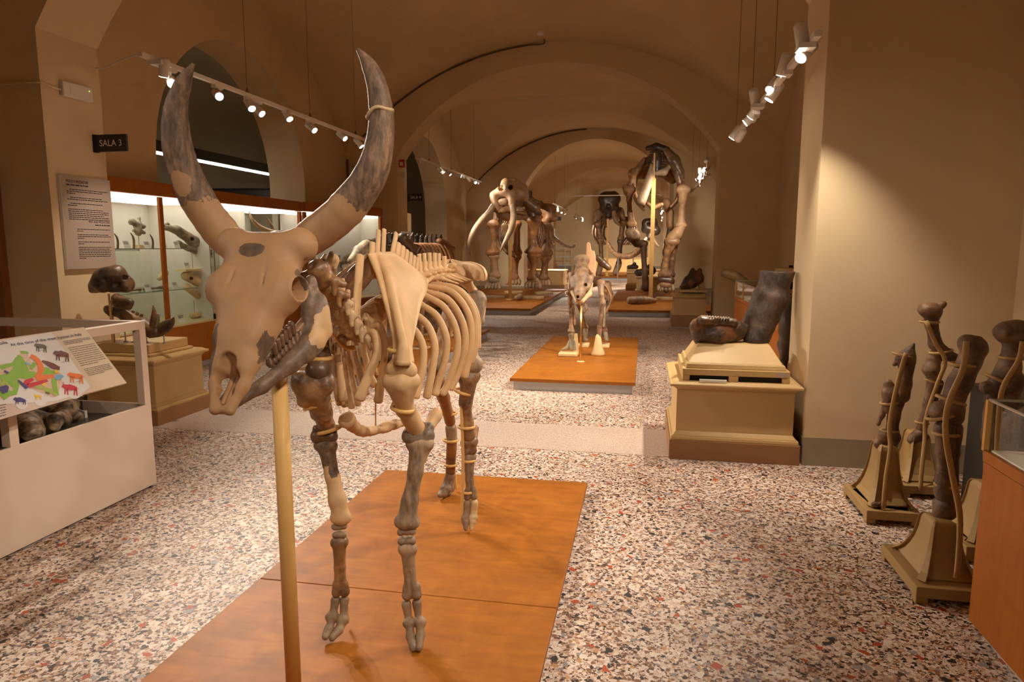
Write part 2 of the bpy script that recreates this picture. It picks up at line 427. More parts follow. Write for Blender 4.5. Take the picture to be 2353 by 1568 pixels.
# groin vaults
def vault(y0, y1, name='ceiling', x0=WL, x1=WR, zs=SPR, rise=VRISE, n=48):
    def prof(t, half): R = (half * half + rise * rise) / (2 * rise); return math.sqrt(max(R * R - (t * half) ** 2, 0)) - (R - rise)
    hx, hy = (x1 - x0) / 2, (y1 - y0) / 2; v = []; f = []; sharp = []
    ts = [math.sin((i / n - 0.5) * PI) * 0.35 + (i / n - 0.5) * 2 * 0.65 for i in range(n + 1)]
    for j in range(n + 1):
        for i in range(n + 1):
            v.append((x0 + hx * (1 + ts[i]), y0 + hy * (1 + ts[j]), zs + max(prof(ts[i], hx), prof(ts[j], hy))))
    I = lambda i, j: j * (n + 1) + i
    for j in range(n):
        for i in range(n):
            if (i < n / 2) == (j < n / 2): f += [(I(i, j), I(i + 1, j + 1), I(i + 1, j)), (I(i, j), I(i, j + 1), I(i + 1, j + 1))]
            else: f += [(I(i, j), I(i, j + 1), I(i + 1, j)), (I(i + 1, j), I(i, j + 1), I(i + 1, j + 1))]
    o = mesh_obj(name, v, f, 'plaster_vault', None, True); tag(o, kind='structure')
    diag = set()
    for i in range(n): diag.add(frozenset((I(i, i), I(i + 1, i + 1)))); diag.add(frozenset((I(i, n - i), I(i + 1, n - i - 1))))
    at = o.data.attributes.new('sharp_edge', 'BOOLEAN', 'EDGE')
    for e in o.data.edges:
        if frozenset(e.vertices) in diag: at.data[e.index].value = True
    return o
vault(-3.4, 4.87); vault(5.5, 12.95); vault(13.5, 22.3); vault(23.0, 30.1); vault(30.8, 45)
def side_wall(name, xa, xb, y0, y1, zlo, op=None, niche=None, mat='plaster'):
    """wall along the room; op = arched opening (y0, y1, sill, spring, rise)"""
    m = MB()
    if op is None: m.box(xa, xb, y0, y1, zlo, 6.2)
    else:
        a, b, sill, zs, rise = op; arch = seg_arch(a, b, zs, rise)
        if sill <= zlo + 1e-6: pts = [(y0, zlo), (a, zlo)] + arch + [(b, zlo), (y1, zlo), (y1, 6.2), (y0, 6.2)]; m.prism(pts, xa, xb, 'x')
        else:
            m.box(xa, xb, y0, y1, zlo, sill)
            m.prism([(y0, sill), (a, sill)] + arch + [(b, sill), (y1, sill), (y1, 6.2), (y0, 6.2)], xa, xb, 'x')
    return struct(m, name, mat)
side_wall('wall_left', WL - 0.66, WL, 5.5, 12.95, 2.26, (7.5, 11.2, 2.26, 2.55, 1.82))
side_wall('wall_left', WL - 0.66, WL, 13.5, 22.3, 0, (15.9, 19.9, 0, 2.5, 1.9))
side_wall('wall_left', WL - 0.66, WL, 23.0, 30.1, 0); side_wall('wall_left', WL - 0.66, WL, 30.8, 45, 0)
side_wall('wall_left', WL - 0.66, WL, -3.4, 4.87, 0)
side_wall('wall_right', WR, WR + 0.5, -3.4, 4.87, 0)
side_wall('wall_right', WR, WR + 0.5, 5.5, 12.95, 0, (7.3, 11.15, 1.35, 3.0, 1.6))
m = MB(); m.box(WR + 0.30, WR + 0.42, 7.0, 11.5, 1.2, 5.0); struct(m, 'wall_right', 'plaster')
m = MB(); m.prism([(WR, 1.20), (WR + 0.31, 1.20), (WR + 0.31, 1.62)], 7.3, 11.15, 'y'); struct(m, 'trim_2', 'plaster')
for y0, y1 in ((13.5, 22.3), (23.0, 30.1), (30.8, 45)): side_wall('wall_right', WR, WR + 0.5, y0, y1, 0)
m = MB(); m.box(WL - 0.7, WR + 0.5, 45, 45.3, 0, 6.2); struct(m, 'wall_far', 'plaster')
m = MB(); m.box(WL - 0.7, WR + 0.5, -3.7, -3.4, 0, 6.2); struct(m, 'wall_back', 'plaster')
# painted skirting
sk = MB()
def skirt(x0, x1, y0, y1, h=0.2): sk.box(x0, x1, y0, y1, 0, h)
skirt(1.11, WR, 4.862, 4.87); skirt(1.102, 1.11, 4.862, 5.5); skirt(WR - 0.008, WR, -3.4, 4.862); skirt(WR - 0.008, WR, 5.5, 12.95)
skirt(1.27, WR, 12.942, 12.95); skirt(1.262, 1.27, 12.942, 13.5); skirt(WR - 0.008, WR, 13.5, 22.3); skirt(0.7, WR, 22.292, 22.3)
struct(sk, 'baseboard_right', 'skirting')
sk = MB(); skirt(-5.4, XL, 4.862, 4.87); skirt(XL, XL + 0.008, 4.862, 5.5); skirt(WL, XL, 12.942, 12.95); skirt(XL, XL + 0.008, 12.942, 13.5)
skirt(WL, -3.9, 22.292, 22.3); skirt(WL, WL + 0.008, 19.9, 22.3); skirt(WL, -3.95, 30.092, 30.1)
struct(sk, 'baseboard_left', 'skirting')
sk = MB(); skirt(WL, WR, 44.99, 45, 0.25); struct(sk, 'baseboard_far', 'skirting')
# room beyond the left arches
m = MB(); m.box(-12.6, -12.4, 3.0, 24, 0, 5.5); struct(m, 'wall_side_room', 'plaster_side')
m = MB(); m.box(-12.6, WL - 0.66, 2.8, 3.0, 0, 5.5); m.box(-12.6, WL - 0.66, 24, 24.2, 0, 5.5); struct(m, 'wall_side_room', 'plaster_side')
v = []; f = []
for i in range(25):
    t = i / 24; x = -12.5 + (WL - 0.64 + 12.5) * t; z = 4.45 + 0.9 * math.sqrt(max(0, 1 - (2 * t - 1) ** 2)); v += [(x, 2.9, z), (x, 24.1, z)]
for i in range(24): f.append((2 * i, 2 * i + 1, 2 * i + 3, 2 * i + 2))
tag(mesh_obj('ceiling', v, f, 'plaster_side', None, True), kind='structure')
# ------------------------------------------------------------------ spotlights on tracks
def spot_lamp(track, p, d, power, name, label, group, on=True, cone=66, col=WARM, lens='bulb', blend=0.85, tx=None):
    """track head: adapter, arm, cylinder body, lens; p = lens centre, d = aim direction"""
    d = Vector(d).normalized(); up = Vector((0, 0, 1))
    t = thing(name, label, 'spotlight', p, 0, group)
    q = d.to_track_quat('-Z', 'Y'); mtx = q.to_matrix().to_4x4()
    def loc(v): return mtx @ Vector(v)
    m = MB(); vv, ff = tube_geo([loc((0, 0, 0.0)), loc((0, 0, 0.02)), loc((0, 0, 0.13)), loc((0, 0, 0.145))], [0.040, 0.040, 0.040, 0.028], 14); m.add(vv, ff); m.build('body', 'lamp_white', t, True)
    m = MB(); vv, ff = tube_geo([loc((0, 0, -0.004)), loc((0, 0, 0.004))], [0.034, 0.034], 14); m.add(vv, ff); m.build('lens', lens if on else 'lamp_white', t)
    top = Vector((0, 0, track - p[2])); mid = loc((0, 0, 0.09))
    m = MB(); m.tube([mid, (mid.x, mid.y, top.z - 0.02)], 0.009, 6); m.build('arm', 'lamp_white', t)
    m = MB(); tq = (tx - p[0]) if tx is not None else mid.x; m.box(min(mid.x, tq) - 0.018, max(mid.x, tq) + 0.018, mid.y - 0.06, mid.y + 0.06, top.z - 0.03, top.z); m.build('adapter', 'lamp_white', t)
    if on:
        L = bpy.data.lights.new('spot_light', 'SPOT'); L.energy = power; L.color = col; L.spot_size = math.radians(cone); L.spot_blend = blend; L.shadow_soft_size = 0.03
        lo = bpy.data.objects.new('spot_light', L); link(lo, t); lo.location = d * 0.02; lo.rotation_euler = q.to_euler()
    return t
def track_rail(x, y0, y1, z, label, wires):
    t = thing('lighting_track', label, 'track', (x, y0, z))
    m = MB(); m.box(-0.02, 0.02, 0, y1 - y0, 0, 0.034); m.build('rail', 'lamp_white', t)
    for yy, zt in wires:
        m = MB(); m.tube([(0, yy - y0, 0.034), (0, yy - y0, zt - z)], 0.0025, 5); m.build('hanging_wire', 'cable', t)
        m = MB(); m.lathe((0, yy - y0, 0.034), [(0.018, 0), (0.008, 0.04), (0.004, 0.055)], 8); m.build('wire_clip', 'cable', t)
    return t
TZ = 2.97
def VZ(x, y, y0, y1):
    def prof(t, half): R = (half * half + VRISE * VRISE) / (2 * VRISE); return math.sqrt(max(R * R - (t * half) ** 2, 0)) - (R - VRISE)
    return SPR + max(prof((2 * (x - WL) / (WR - WL) - 1), (WR - WL) / 2), prof(2 * (y - y0) / (y1 - y0) - 1, (y1 - y0) / 2))
TLX, TRX = -3.9, 0.93; TZR = 2.68
track_rail(TLX, 4.92, 10.0, TZ, 'white lighting track hung in the second bay, left side, under the vault', [(y, VZ(TLX, y, 5.5, 12.95)) for y in (6.4, 7.7, 9.0)] )
track_rail(TRX, 4.32, 8.2, TZR, 'white lighting track hung beside the right-hand window recess', [(y, VZ(TRX, y, 5.5, 12.95)) for y in (5.7, 6.8, 7.9)])
def lamps(x, specs, label, group, power=None, tx=None):
    for i, (u, v, aim, on, pw) in enumerate(specs):
        p = WX(u, v, x)
        spot_lamp(TZ, tuple(p), Vector(aim) - p, (power or SPOT_W) * pw, 'track_spotlight', label % ORD[i], group, on, tx=tx)
ORD = ['nearest', 'second', 'third', 'fourth', 'fifth', 'sixth', 'seventh', 'eighth', 'ninth', 'tenth', 'eleventh', 'twelfth']
lamps(TLX + 0.05, [(376, 176, (-4.6, 5.6, 0.6), True, 0.5), (396, 193, (-1.3, 2.4, 1.0), True, 1.5), (504, 222, (-0.9, 3.0, 0.8), True, 1.3), (579, 250, (-1.6, 4.9, 0), True, 1.3),
   (602, 262, (-0.6, 6.0, 0.0), True, 1.2), (666, 274, (-1.8, 6.2, 0.0), True, 1.2), (723, 300, (-0.6, 7.0, 0.2), True, 1.3), (793, 319, (-0.9, 8.0, 0.5), True, 1.3), (831, 337, (-1.6, 9.4, 0), True, 1.3)],
   'white track spotlight, %s of the left row beside the big horns', 'spotlights of the left track in the second bay', None, TLX)
TZ_, TZ = TZ, TZR
lamps(TRX - 0.04, [(1846, 110, (1.35, 4.72, 0.5), True, 0.95), (1840, 133, (-0.7, 3.2, 0.8), True, 1.2), (1796, 173, (0.5, 5.9, 0.6), True, 0.35), (1769, 207, (-0.7, 4.2, 0.4), True, 1.3), (1767, 230, (-0.8, 5.8, 0.0), True, 1.2),
   (1737, 242, (1.5, 7.5, 0.8), True, 0.7), (1724, 270, (-0.7, 7.6, 0.5), True, 1.3), (1712, 283, (-2.2, 7.4, 0.2), True, 1.2), (1681, 318, (-0.7, 8.6, 0.4), True, 1.2), (1695, 322, (-0.3, 10.5, 0.2), True, 1)],
   'white track spotlight, %s of the right row beside the window recess', 'spotlights of the right track in the second bay', None, TRX)
TZ = TZ_
# the tracks over the entrance bay, above and behind the viewer
for x, side in ((TLX, 'left'), (TRX, 'right')):
    track_rail(x, -1.8, 2.55, TZ + 0.05, 'white lighting track over the entrance bay, %s side' % side, [(y, VZ(x, y, -3.4, 4.87)) for y in (-1.0, 2.2)])
    k0 = .45 if x < 0 else 1.0
    for i, (yy, aim, pw, cone) in enumerate([(-1.2, (-1.2, 1.5, 0.8), .35 * k0, 66), (0.2, (-1.0, 2.0, 1.2), .6 * k0, 60), (1.3, (-0.9, 2.8, 0.9), .5 * k0, 60), (2.4, (0.8, 4.87, 0.9) if x < 0 else (-1.4, 3.0, 0.0), .7 if x < 0 else .3, 40 if x < 0 else 66)]):
        p = Vector((x + (0.06 if x < 0 else -0.06), yy, TZ - 0.14))
        spot_lamp(TZ + 0.05, tuple(p), Vector(aim) - p, SPOT_W * pw, 'track_spotlight', 'white track spotlight over the entrance bay, %s of the %s track' % (ORD[i], side), 'spotlights of the entrance bay', True, cone, tx=x)
# ------------------------------------------------------------------ fossil bone materials
def bone_mat(name, base, dark, thr=0.5, soft=0.08, scale=6.0, seed=0.0, rough=0.6, streak=None, bump=0.35, speck=0.35, coat=0.0, masks=(), fine=1.0):
    """two-tone fossil: base colour with darker patches of a noise shape; masks = (centre, radii, on) patches in object space"""
    base = TN(base); dark = TN(dark)
    m, nt, p = _mat(name); co = _co(nt)
    mp = nt.nodes.new('ShaderNodeMapping'); mp.inputs['Location'].default_value = (seed, seed * 1.7, -seed)
    if streak: mp.inputs['Scale'].default_value = streak
    nt.links.new(co, mp.inputs[0]); c0 = mp.outputs[0]
    n1 = _noise(nt, c0, scale, 6, 0.62, 0.4)
    f = _ramp(nt, n1, [(max(0, thr - soft), (0, 0, 0)), (min(1, thr + soft), (1, 1, 1))])
    for c, r, on in masks:
        d = nt.nodes.new('ShaderNodeVectorMath'); d.operation = 'SUBTRACT'; nt.links.new(co, d.inputs[0]); d.inputs[1].default_value = c
        s = nt.nodes.new('ShaderNodeVectorMath'); s.operation = 'DIVIDE'; nt.links.new(d.outputs[0], s.inputs[0]); s.inputs[1].default_value = r
        l = nt.nodes.new('ShaderNodeVectorMath'); l.operation = 'LENGTH'; nt.links.new(s.outputs[0], l.inputs[0])
        w = _math(nt, 'ADD', l.outputs['Value'], _math(nt, 'MULTIPLY', _math(nt, 'SUBTRACT', _noise(nt, co, 35, 4), 0.5), 0.9))
        k = _math(nt, 'LESS_THAN', w, 1.0)
        f = _mix(nt, k, f, (1, 1, 1) if on else (0, 0, 0))
    n2 = _noise(nt, c0, scale * 7 * fine, 5, 0.65); n3 = _noise(nt, c0, scale * 2.3, 4, 0.6)
    lo = tuple(x * (1 - speck) for x in dark); hi = tuple(min(1, x * (1 + 1.6 * speck)) for x in dark)
    cd = _ramp(nt, n2, [(0.3, lo), (0.5, dark), (0.72, hi)])
    cb = _ramp(nt, n3, [(0.3, tuple(x * 0.86 for x in base)), (0.7, tuple(min(1, x * 1.08) for x in base))])
    nt.links.new(_mix(nt, f, cb, cd), p.inputs['Base Color'])
    p.inputs['Roughness'].default_value = rough
    if coat: p.inputs['Coat Weight'].default_value = coat; p.inputs['Coat Roughness'].default_value = 0.3
    h = _math(nt, 'MULTIPLY', n2, f)
    h2 = _math(nt, 'ADD', h, _math(nt, 'MULTIPLY', n3, 0.25))
    _bump(nt, p, h2, bump, 0.006); M[name] = m; return m
TAN = (0.60, 0.41, 0.245); TAN2 = (0.66, 0.47, 0.28)
DK = (0.155, 0.105, 0.075)
bone_mat('skull_bone', (0.50, 0.315, 0.18), DK, 0.78, 0.02, 5, 3.1, 0.6, bump=0.15, masks=[
    ((-0.006, 0.425, 0.02), (0.035, 0.02, 0.08), True), ((-0.052, 0.13, 0.0), (0.013, 0.08, 0.08), True), ((0.085, 0.16, -0.06), (0.03, 0.05, 0.06), True),
    ((0.015, 0.53, -0.02), (0.07, 0.055, 0.035), True), ((0.14, 0.39, -0.04), (0.03, 0.05, 0.05), True)])
bone_mat('horn_bone', (0.47, 0.30, 0.175), (0.185, 0.125, 0.09), 0.34, 0.03, 5.5, 1.3, 0.6, streak=(1.5, 1.5, 0.5), speck=0.6, bump=0.7, masks=[(tuple(WY(505, 530, 1.83)), (.11, .2, .09), False), (tuple(WY(735, 520, 1.83)), (.15, .2, .11), False), (tuple(WY(440, 425, 1.79)), (.03, .2, .035), False)])
bone_mat('jaw_bone', TAN, (0.185, 0.132, 0.10), 0.22, 0.03, 5, 0.4, 0.5, speck=0.4, masks=[(tuple(WY(752, 752, 1.88)), (.03, .2, .06), False)])
bone_mat('cast_bone', TAN2, (0.50, 0.34, 0.20), 0.62, 0.2, 4, 0.7, 0.6, speck=0.1, bump=0.12)
bone_mat('neck_bone', (0.58, 0.43, 0.28), (0.36, 0.24, 0.15), 0.52, 0.1, 9, 2.2, 0.6, speck=0.3)
bone_mat('grey_bone', (0.47, 0.35, 0.245), (0.235, 0.172, 0.125), 0.49, 0.10, 7, 5.2, 0.6, speck=0.4, streak=(1.3, 1.3, 0.45), bump=0.5)
bone_mat('brown_bone', (0.43, 0.25, 0.12), (0.15, 0.088, 0.052), 0.48, 0.12, 8, 4.4, 0.45, speck=0.45, coat=0.2, bump=0.5)
bone_mat('dark_bone', (0.24, 0.13, 0.065), (0.085, 0.05, 0.034), 0.45, 0.15, 5, 6.4, 0.42, speck=0.4, coat=0.25)
bone_mat('elbow_bone', (0.34, 0.27, 0.20), (0.15, 0.115, 0.09), 0.45, 0.1, 9, 5.2, 0.45, speck=0.35, coat=.1)
bone_mat('split_bone', (0.62, 0.44, 0.26), (0.16, 0.105, 0.07), 0.8, 0.03, 6, 2.7, 0.55, speck=0.5, masks=[(tuple(WY(750, 1030, 2.27)), (.1, .1, .065), True), (tuple(WY(770, 1062, 2.25)), (.02, .1, .06), True)])
bone_mat('toe_bone', (0.36, 0.27, 0.19), (0.22, 0.16, 0.12), 0.5, 0.12, 9, 8.4, 0.6, speck=0.3)
bone_mat('rust_bone', (0.46, 0.22, 0.075), (0.17, 0.085, 0.04), 0.47, 0.14, 2.2, 1.9, 0.5, speck=0.35, coat=0.15)
bone_mat('ele_bone', (0.50, 0.30, 0.15), (0.24, 0.14, 0.075), 0.47, 0.14, 2.0, 3.9, 0.55, speck=0.35)
bone_mat('ele_pale', (0.46, 0.31, 0.19), (0.27, 0.17, 0.10), 0.52, 0.14, 2.0, 2.9, 0.55, speck=0.25)
bone_mat('tusk_pale', (0.44, 0.35, 0.26), (0.28, 0.21, 0.15), 0.52, 0.12, 3.5, 2.9, 0.5, speck=0.25)
bone_mat('black_bone', (0.11, 0.07, 0.045), (0.035, 0.024, 0.019), 0.45, 0.15, 3, 7.1, 0.4, speck=0.4, coat=0.25)
bone_mat('ivory', (0.72, 0.58, 0.38), (0.48, 0.36, 0.22), 0.55, 0.15, 6, 1.1, 0.5, speck=0.2)
bone_mat('grey_fossil', (0.42, 0.38, 0.30), (0.20, 0.175, 0.14), 0.48, 0.14, 10, 9.1, 0.6, speck=0.35)
bone_mat('rhino_bone', (0.40, 0.28, 0.19), (0.17, 0.11, 0.075), 0.50, 0.12, 9, 5.9, 0.55, speck=0.35)
bone_mat('leather_bone', (0.25, 0.145, 0.078), (0.085, 0.050, 0.030), 0.48, 0.12, 9, 6.9, 0.5, speck=0.5, bump=0.8)
def wc(t):
    """parts were modelled in room coordinates: keep them there under their thing"""
    for c in t.children: c.matrix_parent_inverse = Matrix.Translation(-Vector(t.location))

# ------------------------------------------------------------------ bovid skeleton
bov = thing('bovid_skeleton', 'large horned bovid skeleton of tan and dark bones on the nearest wooden platform', 'skeleton', (-0.97, 2.7, 0.062))
CXB = -0.965
def Y(u, v, y): return np.array(WY(u, v, y))
# skull
HX = -1.0; Wp = WX(597, 552, HX - 0.01); Wm = WX(486, 922, HX)
SL = (Wp - Wm).length
ey_ = (Wp - Wm).normalized(); ex_ = Vector((1, 0.06, 0.02)); ex_ = (ex_ - ey_ * ex_.dot(ey_)).normalized(); fr = frame_from(Wm, ex_, ey_)
def skull():
    s = SL / 0.52
    def q(x, t, z): return (x * s, (0.52 - t) * s, z * s)
    P = []
    for g in (-1, 1):
        P += [rc(q(g * .045, .06, -.055), q(g * .07, .17, -.05), .055 * s, .052 * s), rc(q(g * .05, .20, -.05), q(g * .036, .30, -.045), .050 * s, .036 * s),
              rc(q(g * .036, .30, -.045), q(g * .036, .40, -.05), .034 * s, .026 * s),
              rc(q(g * .048, .24, -.09), q(g * .034, .37, -.08), .040 * s, .026 * s),
              rc(q(g * .043, .385, -.05), q(g * .040, .45, -.06), .015 * s, .0125 * s), rc(q(g * .040, .45, -.06), q(g * .022, .522, -.06), .013 * s, .016 * s),
              rc(q(g * .09, .135, -.045), q(g * .125, .14, -.05), .052 * s, .044 * s),
              rc(q(g * .10, .18, -.08), q(g * .09, .06, -.12), .018 * s, .016 * s),
              rc(q(g * .05, .02, -.05), q(g * .105, -.012, -.045), .060 * s, .055 * s)]
    P += [el(q(0, .10, -.045), (.115 * s, .12 * s, .045 * s)), el(q(0, .05, -.12), (.085 * s, .085 * s, .08 * s)), rc(q(0, .22, -.04), q(0, .385, -.035), .045 * s, .026 * s), el(q(0, .005, -.045), (.09 * s, .05 * s, .05 * s)),
          el(q(0, .30, -.09), (.05 * s, .12 * s, .04 * s))]
    subs = []
    for g in (-1, 1):
        subs += [rc(q(g * .19, .142, -.035), q(g * .09, .142, -.055), .040 * s, .028 * s), rc(q(g * .045, .095, .012), q(g * .05, .13, .006), .006 * s, .004 * s), rc(q(g * .05, .13, .004), q(g * .058, .19, .0), .0035 * s, .0025 * s),
                 rc(q(g * .016, .425, .0), q(g * .016, .455, -.2), .020 * s, .022 * s), rc(q(g * .012, .455, -.02), q(g * .010, .505, -.12), .017 * s, .012 * s), rc(q(g * .075, .03, -.14), q(g * .10, .11, -.10), .030 * s, .022 * s)]
    subs += [rc(q(0, .395, -.02), q(0, .43, -.06), .026 * s, .02 * s), rc(q(0, .42, -.12), q(0, .52, -.12), .022 * s, .016 * s)]
    return sdf('skull', P, 0.0048, 'skull_bone', bov, 0.030, subs, 0.006, frame=fr)
sk_o = skull()
for g in (-1, 1):
    _s = SL / 0.52; sdf('nasal_prong', [rc((g * .009 * _s, .12 * _s, -.085 * _s), (g * .007 * _s, .02 * _s, -.065 * _s), .008 * _s, .007 * _s)], .003, 'skull_bone', sk_o, .004)
def under_skull(o): o.parent = sk_o; o.matrix_parent_inverse = fr.inverted(); return o
def horn(pts, rad):
    o = stube('horn', pts, rad, 'horn_bone', None, 9, 18, bumpy=0.05); return under_skull(o)
hl = [(556, 588, 1.86), (512, 540, 1.84), (455, 460, 1.80), (413, 360, 1.77), (403, 262, 1.75), (421, 192, 1.74), (444, 148, 1.73)]
hr = [(664, 580, 1.84), (722, 541, 1.84), (795, 480, 1.83), (856, 392, 1.82), (876, 290, 1.82), (868, 205, 1.82), (848, 150, 1.82), (822, 113, 1.82)]
horn([Y(*p) for p in hl], [.040, .052, .050, .043, .033, .0215, .005])
horn([Y(*p) for p in hr], [.040, .052, .053, .044, .035, .029, .021, .005])
_c = Y(873, 262, 1.82); under_skull(stube('pale_band', [_c + np.array([.0335 * math.cos(a_), .0335 * math.sin(a_), .012 * math.cos(a_ + .6) + .004 * math.sin(3 * a_)]) for a_ in np.linspace(0, 2 * PI, 19)], .0055, 'ivory', None, 3, 6, round_ends=False))
o = under_skull(sdf('crown_fossil', [rc(Y(605, 572, 1.93), Y(660, 567, 1.95), .045, .05)], 0.008, 'dark_bone', None, 0.02, rough=0.005)); 
# lower jaw
E1 = fr.to_3x3() @ Vector((1, 0, 0)); E1 = np.array(E1)
def jaw():
    P = []
    for s, off in ((0, (0, 0, 0, 0, 0)), (1, (.17, .16, .12, .075, .02))):
        o = [E1 * -x for x in off]
        P += [rc(Y(714, 645, 1.90) + o[0], Y(724, 715, 1.90) + o[0], .017, .026), rc(Y(724, 712, 1.90) + o[0], Y(744, 762, 1.89) + o[0], .030, .022), rc(Y(730, 715, 1.89) + o[0], Y(716, 785, 1.85) + o[1], .028, .032),
              rc(Y(744, 762, 1.89) + o[0], Y(702, 815, 1.83) + o[1], .020, .026), rc(Y(716, 785, 1.85) + o[1], Y(666, 836, 1.78) + o[2], .034, .026), rc(Y(666, 836, 1.78) + o[2], Y(602, 888, 1.71) + o[3], .026, .018),
              rc(Y(602, 888, 1.71) + o[3], Y(518, 940, 1.64) + o[4], .018, .014), rc(Y(708, 725, 1.88) + o[0], Y(700, 650, 1.86) + o[0], .018, .010), rc(Y(736, 690, 1.9) + o[0], Y(742, 740, 1.89) + o[0], .018, .020)]
    return sdf('mandible', P, 0.006, 'jaw_bone', bov, 0.02)
mand = jaw()
TOOTH = None
for i in range(9):
    t = i / 8; u = 622 + 70 * t; v = 832 - 62 * t; y = 1.73 + 0.10 * t
    o = sdf('tooth', [rc(Y(u, v + 6, y), Y(u - 3, v - 6 - 3 * (i % 2), y), .010, .008), rc(Y(u - 6, v + 4, y), Y(u - 8, v - 7, y), .007, .004)], 0.003, 'dark_bone', mand, 0.004)
for i in range(6):
    t = i / 5; o = sdf('tooth', [rc(Y(627 + 42 * t, 792 - 46 * t, 1.73 + .08 * t), Y(633 + 42 * t, 812 - 46 * t, 1.73 + .08 * t), .011, .008)], 0.004, 'dark_bone', None, 0.004); under_skull(o)
# neck
cv = [(734, 628, 1.96, .040, 'brown_bone'), (746, 660, 2.03, .036, 'brown_bone'), (768, 684, 2.07, .029, 'neck_bone'), (778, 708, 2.10, .029, 'neck_bone'), (790, 728, 2.13, .029, 'neck_bone'), (801, 748, 2.16, .030, 'neck_bone'), (815, 765, 2.19, .031, 'neck_bone'), (836, 762, 2.24, .03, 'neck_bone')]
cvp = [Y(u, v, y) for u, v, y, r, m in cv]
for i, (u, v, y, r, mt) in enumerate(cv):
    p = cvp[i]; d = cvp[min(i + 1, 7)] - cvp[max(i - 1, 0)]; d /= np.linalg.norm(d)
    lat = np.array([1.0, 0, 0]) - d * d[0]; lat /= np.linalg.norm(lat); up = np.cross(lat, d); up = up if up[2] > 0 else -up
    h = 0.022
    P = [rc(p - d * h, p + d * h, r * .8, r)]
    for g in (-1, 1):
        P += [rc(p, p + lat * g * (.075 if i < 2 else .058) - up * .02 + d * .015, r * .5, .012), rc(p + lat * g * .02 + up * r * .8, p + lat * g * .03 + up * (r + .018) - d * .03, .012, .008),
              rc(p + lat * g * .05 - up * .02, p + lat * g * .052 - up * .052 + d * .03, .010, .007)]
    P += [rc(p + up * r * .8, p + up * (r + (.05 if i == 1 else .03)) + d * .01, .014, .007)]
    sdf('neck_vertebra', P, 0.005, mt, bov, 0.012, [rc(p - d * .05 + up * r * .9, p + d * .05 + up * r * .9, .009, .009)], 0.003)
o = sdf('axis_spine', [rc(Y(756, 628, 2.06), Y(764, 598, 2.06), .018, .022), rc(Y(752, 620, 2.06), Y(744, 640, 2.03), .014, .02)], 0.005, 'cast_bone', bov, 0.02)
m = MB(); m.add(*tube_geo(catmull([Y(712, 720, 1.95), Y(747, 748, 2.02), Y(772, 778, 2.10), Y(795, 799, 2.15), Y(816, 800, 2.20)], 5), 0.012, 8, True, 0.25, (0.6, -0.5, 0.7))); m.build('brass_strap', 'brass', bov, True)
# back: thoracic and lumbar vertebrae on the body's middle plane
sp_px = [(842, 752), (868, 728), (890, 706), (910, 690), (926, 676), (940, 664), (953, 654), (965, 645), (977, 640), (989, 636), (1001, 634), (1012, 633), (1023, 633), (1034, 634)]
spn = [np.array(WX(u, v, CXB)) for u, v in sp_px]
for i, p in enumerate(spn):
    d = spn[min(i + 1, len(spn) - 1)] - spn[max(i - 1, 0)]; d /= np.linalg.norm(d)
    P = [rc(p - d * .026, p + d * .026, .026, .028), rc(p, p + np.array([0, 0, .04]), .018, .012)]
    for g in (-1, 1): P += [rc(p + np.array([0, 0, .02]), p + np.array([g * .045, 0, .025]), .013, .010)]
    if i > 7:
        for g in (-1, 1): P += [rc(p, p + np.array([g * .07, .02, .0]), .012, .009), rc(p + np.array([g * .07, .02, 0]), p + np.array([g * .14, .05, -.025]), .009, .005)]
    sdf('vertebra', P, 0.006, 'cast_bone', bov, 0.012)
spines = [((807, 722), (799, 676), .016), ((817, 735), (828, 585), .026), ((852, 640), (856, 556), .020), ((865, 640), (870, 528), .017), ((878, 640), (883, 526), .016), ((893, 625), (911, 536), .017), ((905, 640), (917, 560), .021), ((917, 640), (927, 567), .019),
          ((928, 640), (936, 575), .017), ((938, 645), (945, 581), .016), ((947, 640), (953, 588), .015), ((956, 640), (960, 592), .014), ((966, 628), (963, 584), .019), ((977, 626), (975, 582), .019), ((988, 624), (987, 581), .019), ((999, 623), (999, 581), .019), ((1009, 622), (1009, 582), .018), ((1022, 622), (1021, 589), .024)]
for (a, b), (c, d), wd in spines:
    x = CXB + (0.05 if a < 820 else 0); p, q = np.array(WX(a, b, x)), np.array(WX(c, d, x))
    if a < 820: p, q = Y(a, b, 2.17), Y(c, d, 2.22)
    t = q - p
    v, f = tube_geo(catmull([p, p + t * .5, p + t * .93, q], 3), list(np.interp(np.linspace(0, 1, 10), [0, .1, .9, 1], [wd * 1.25, wd, wd * .95, wd * .55])), 10, True, 0.42, (1, 0, 0))
    mesh_obj('neural_spine', v, f, 'cast_bone', bov, True)
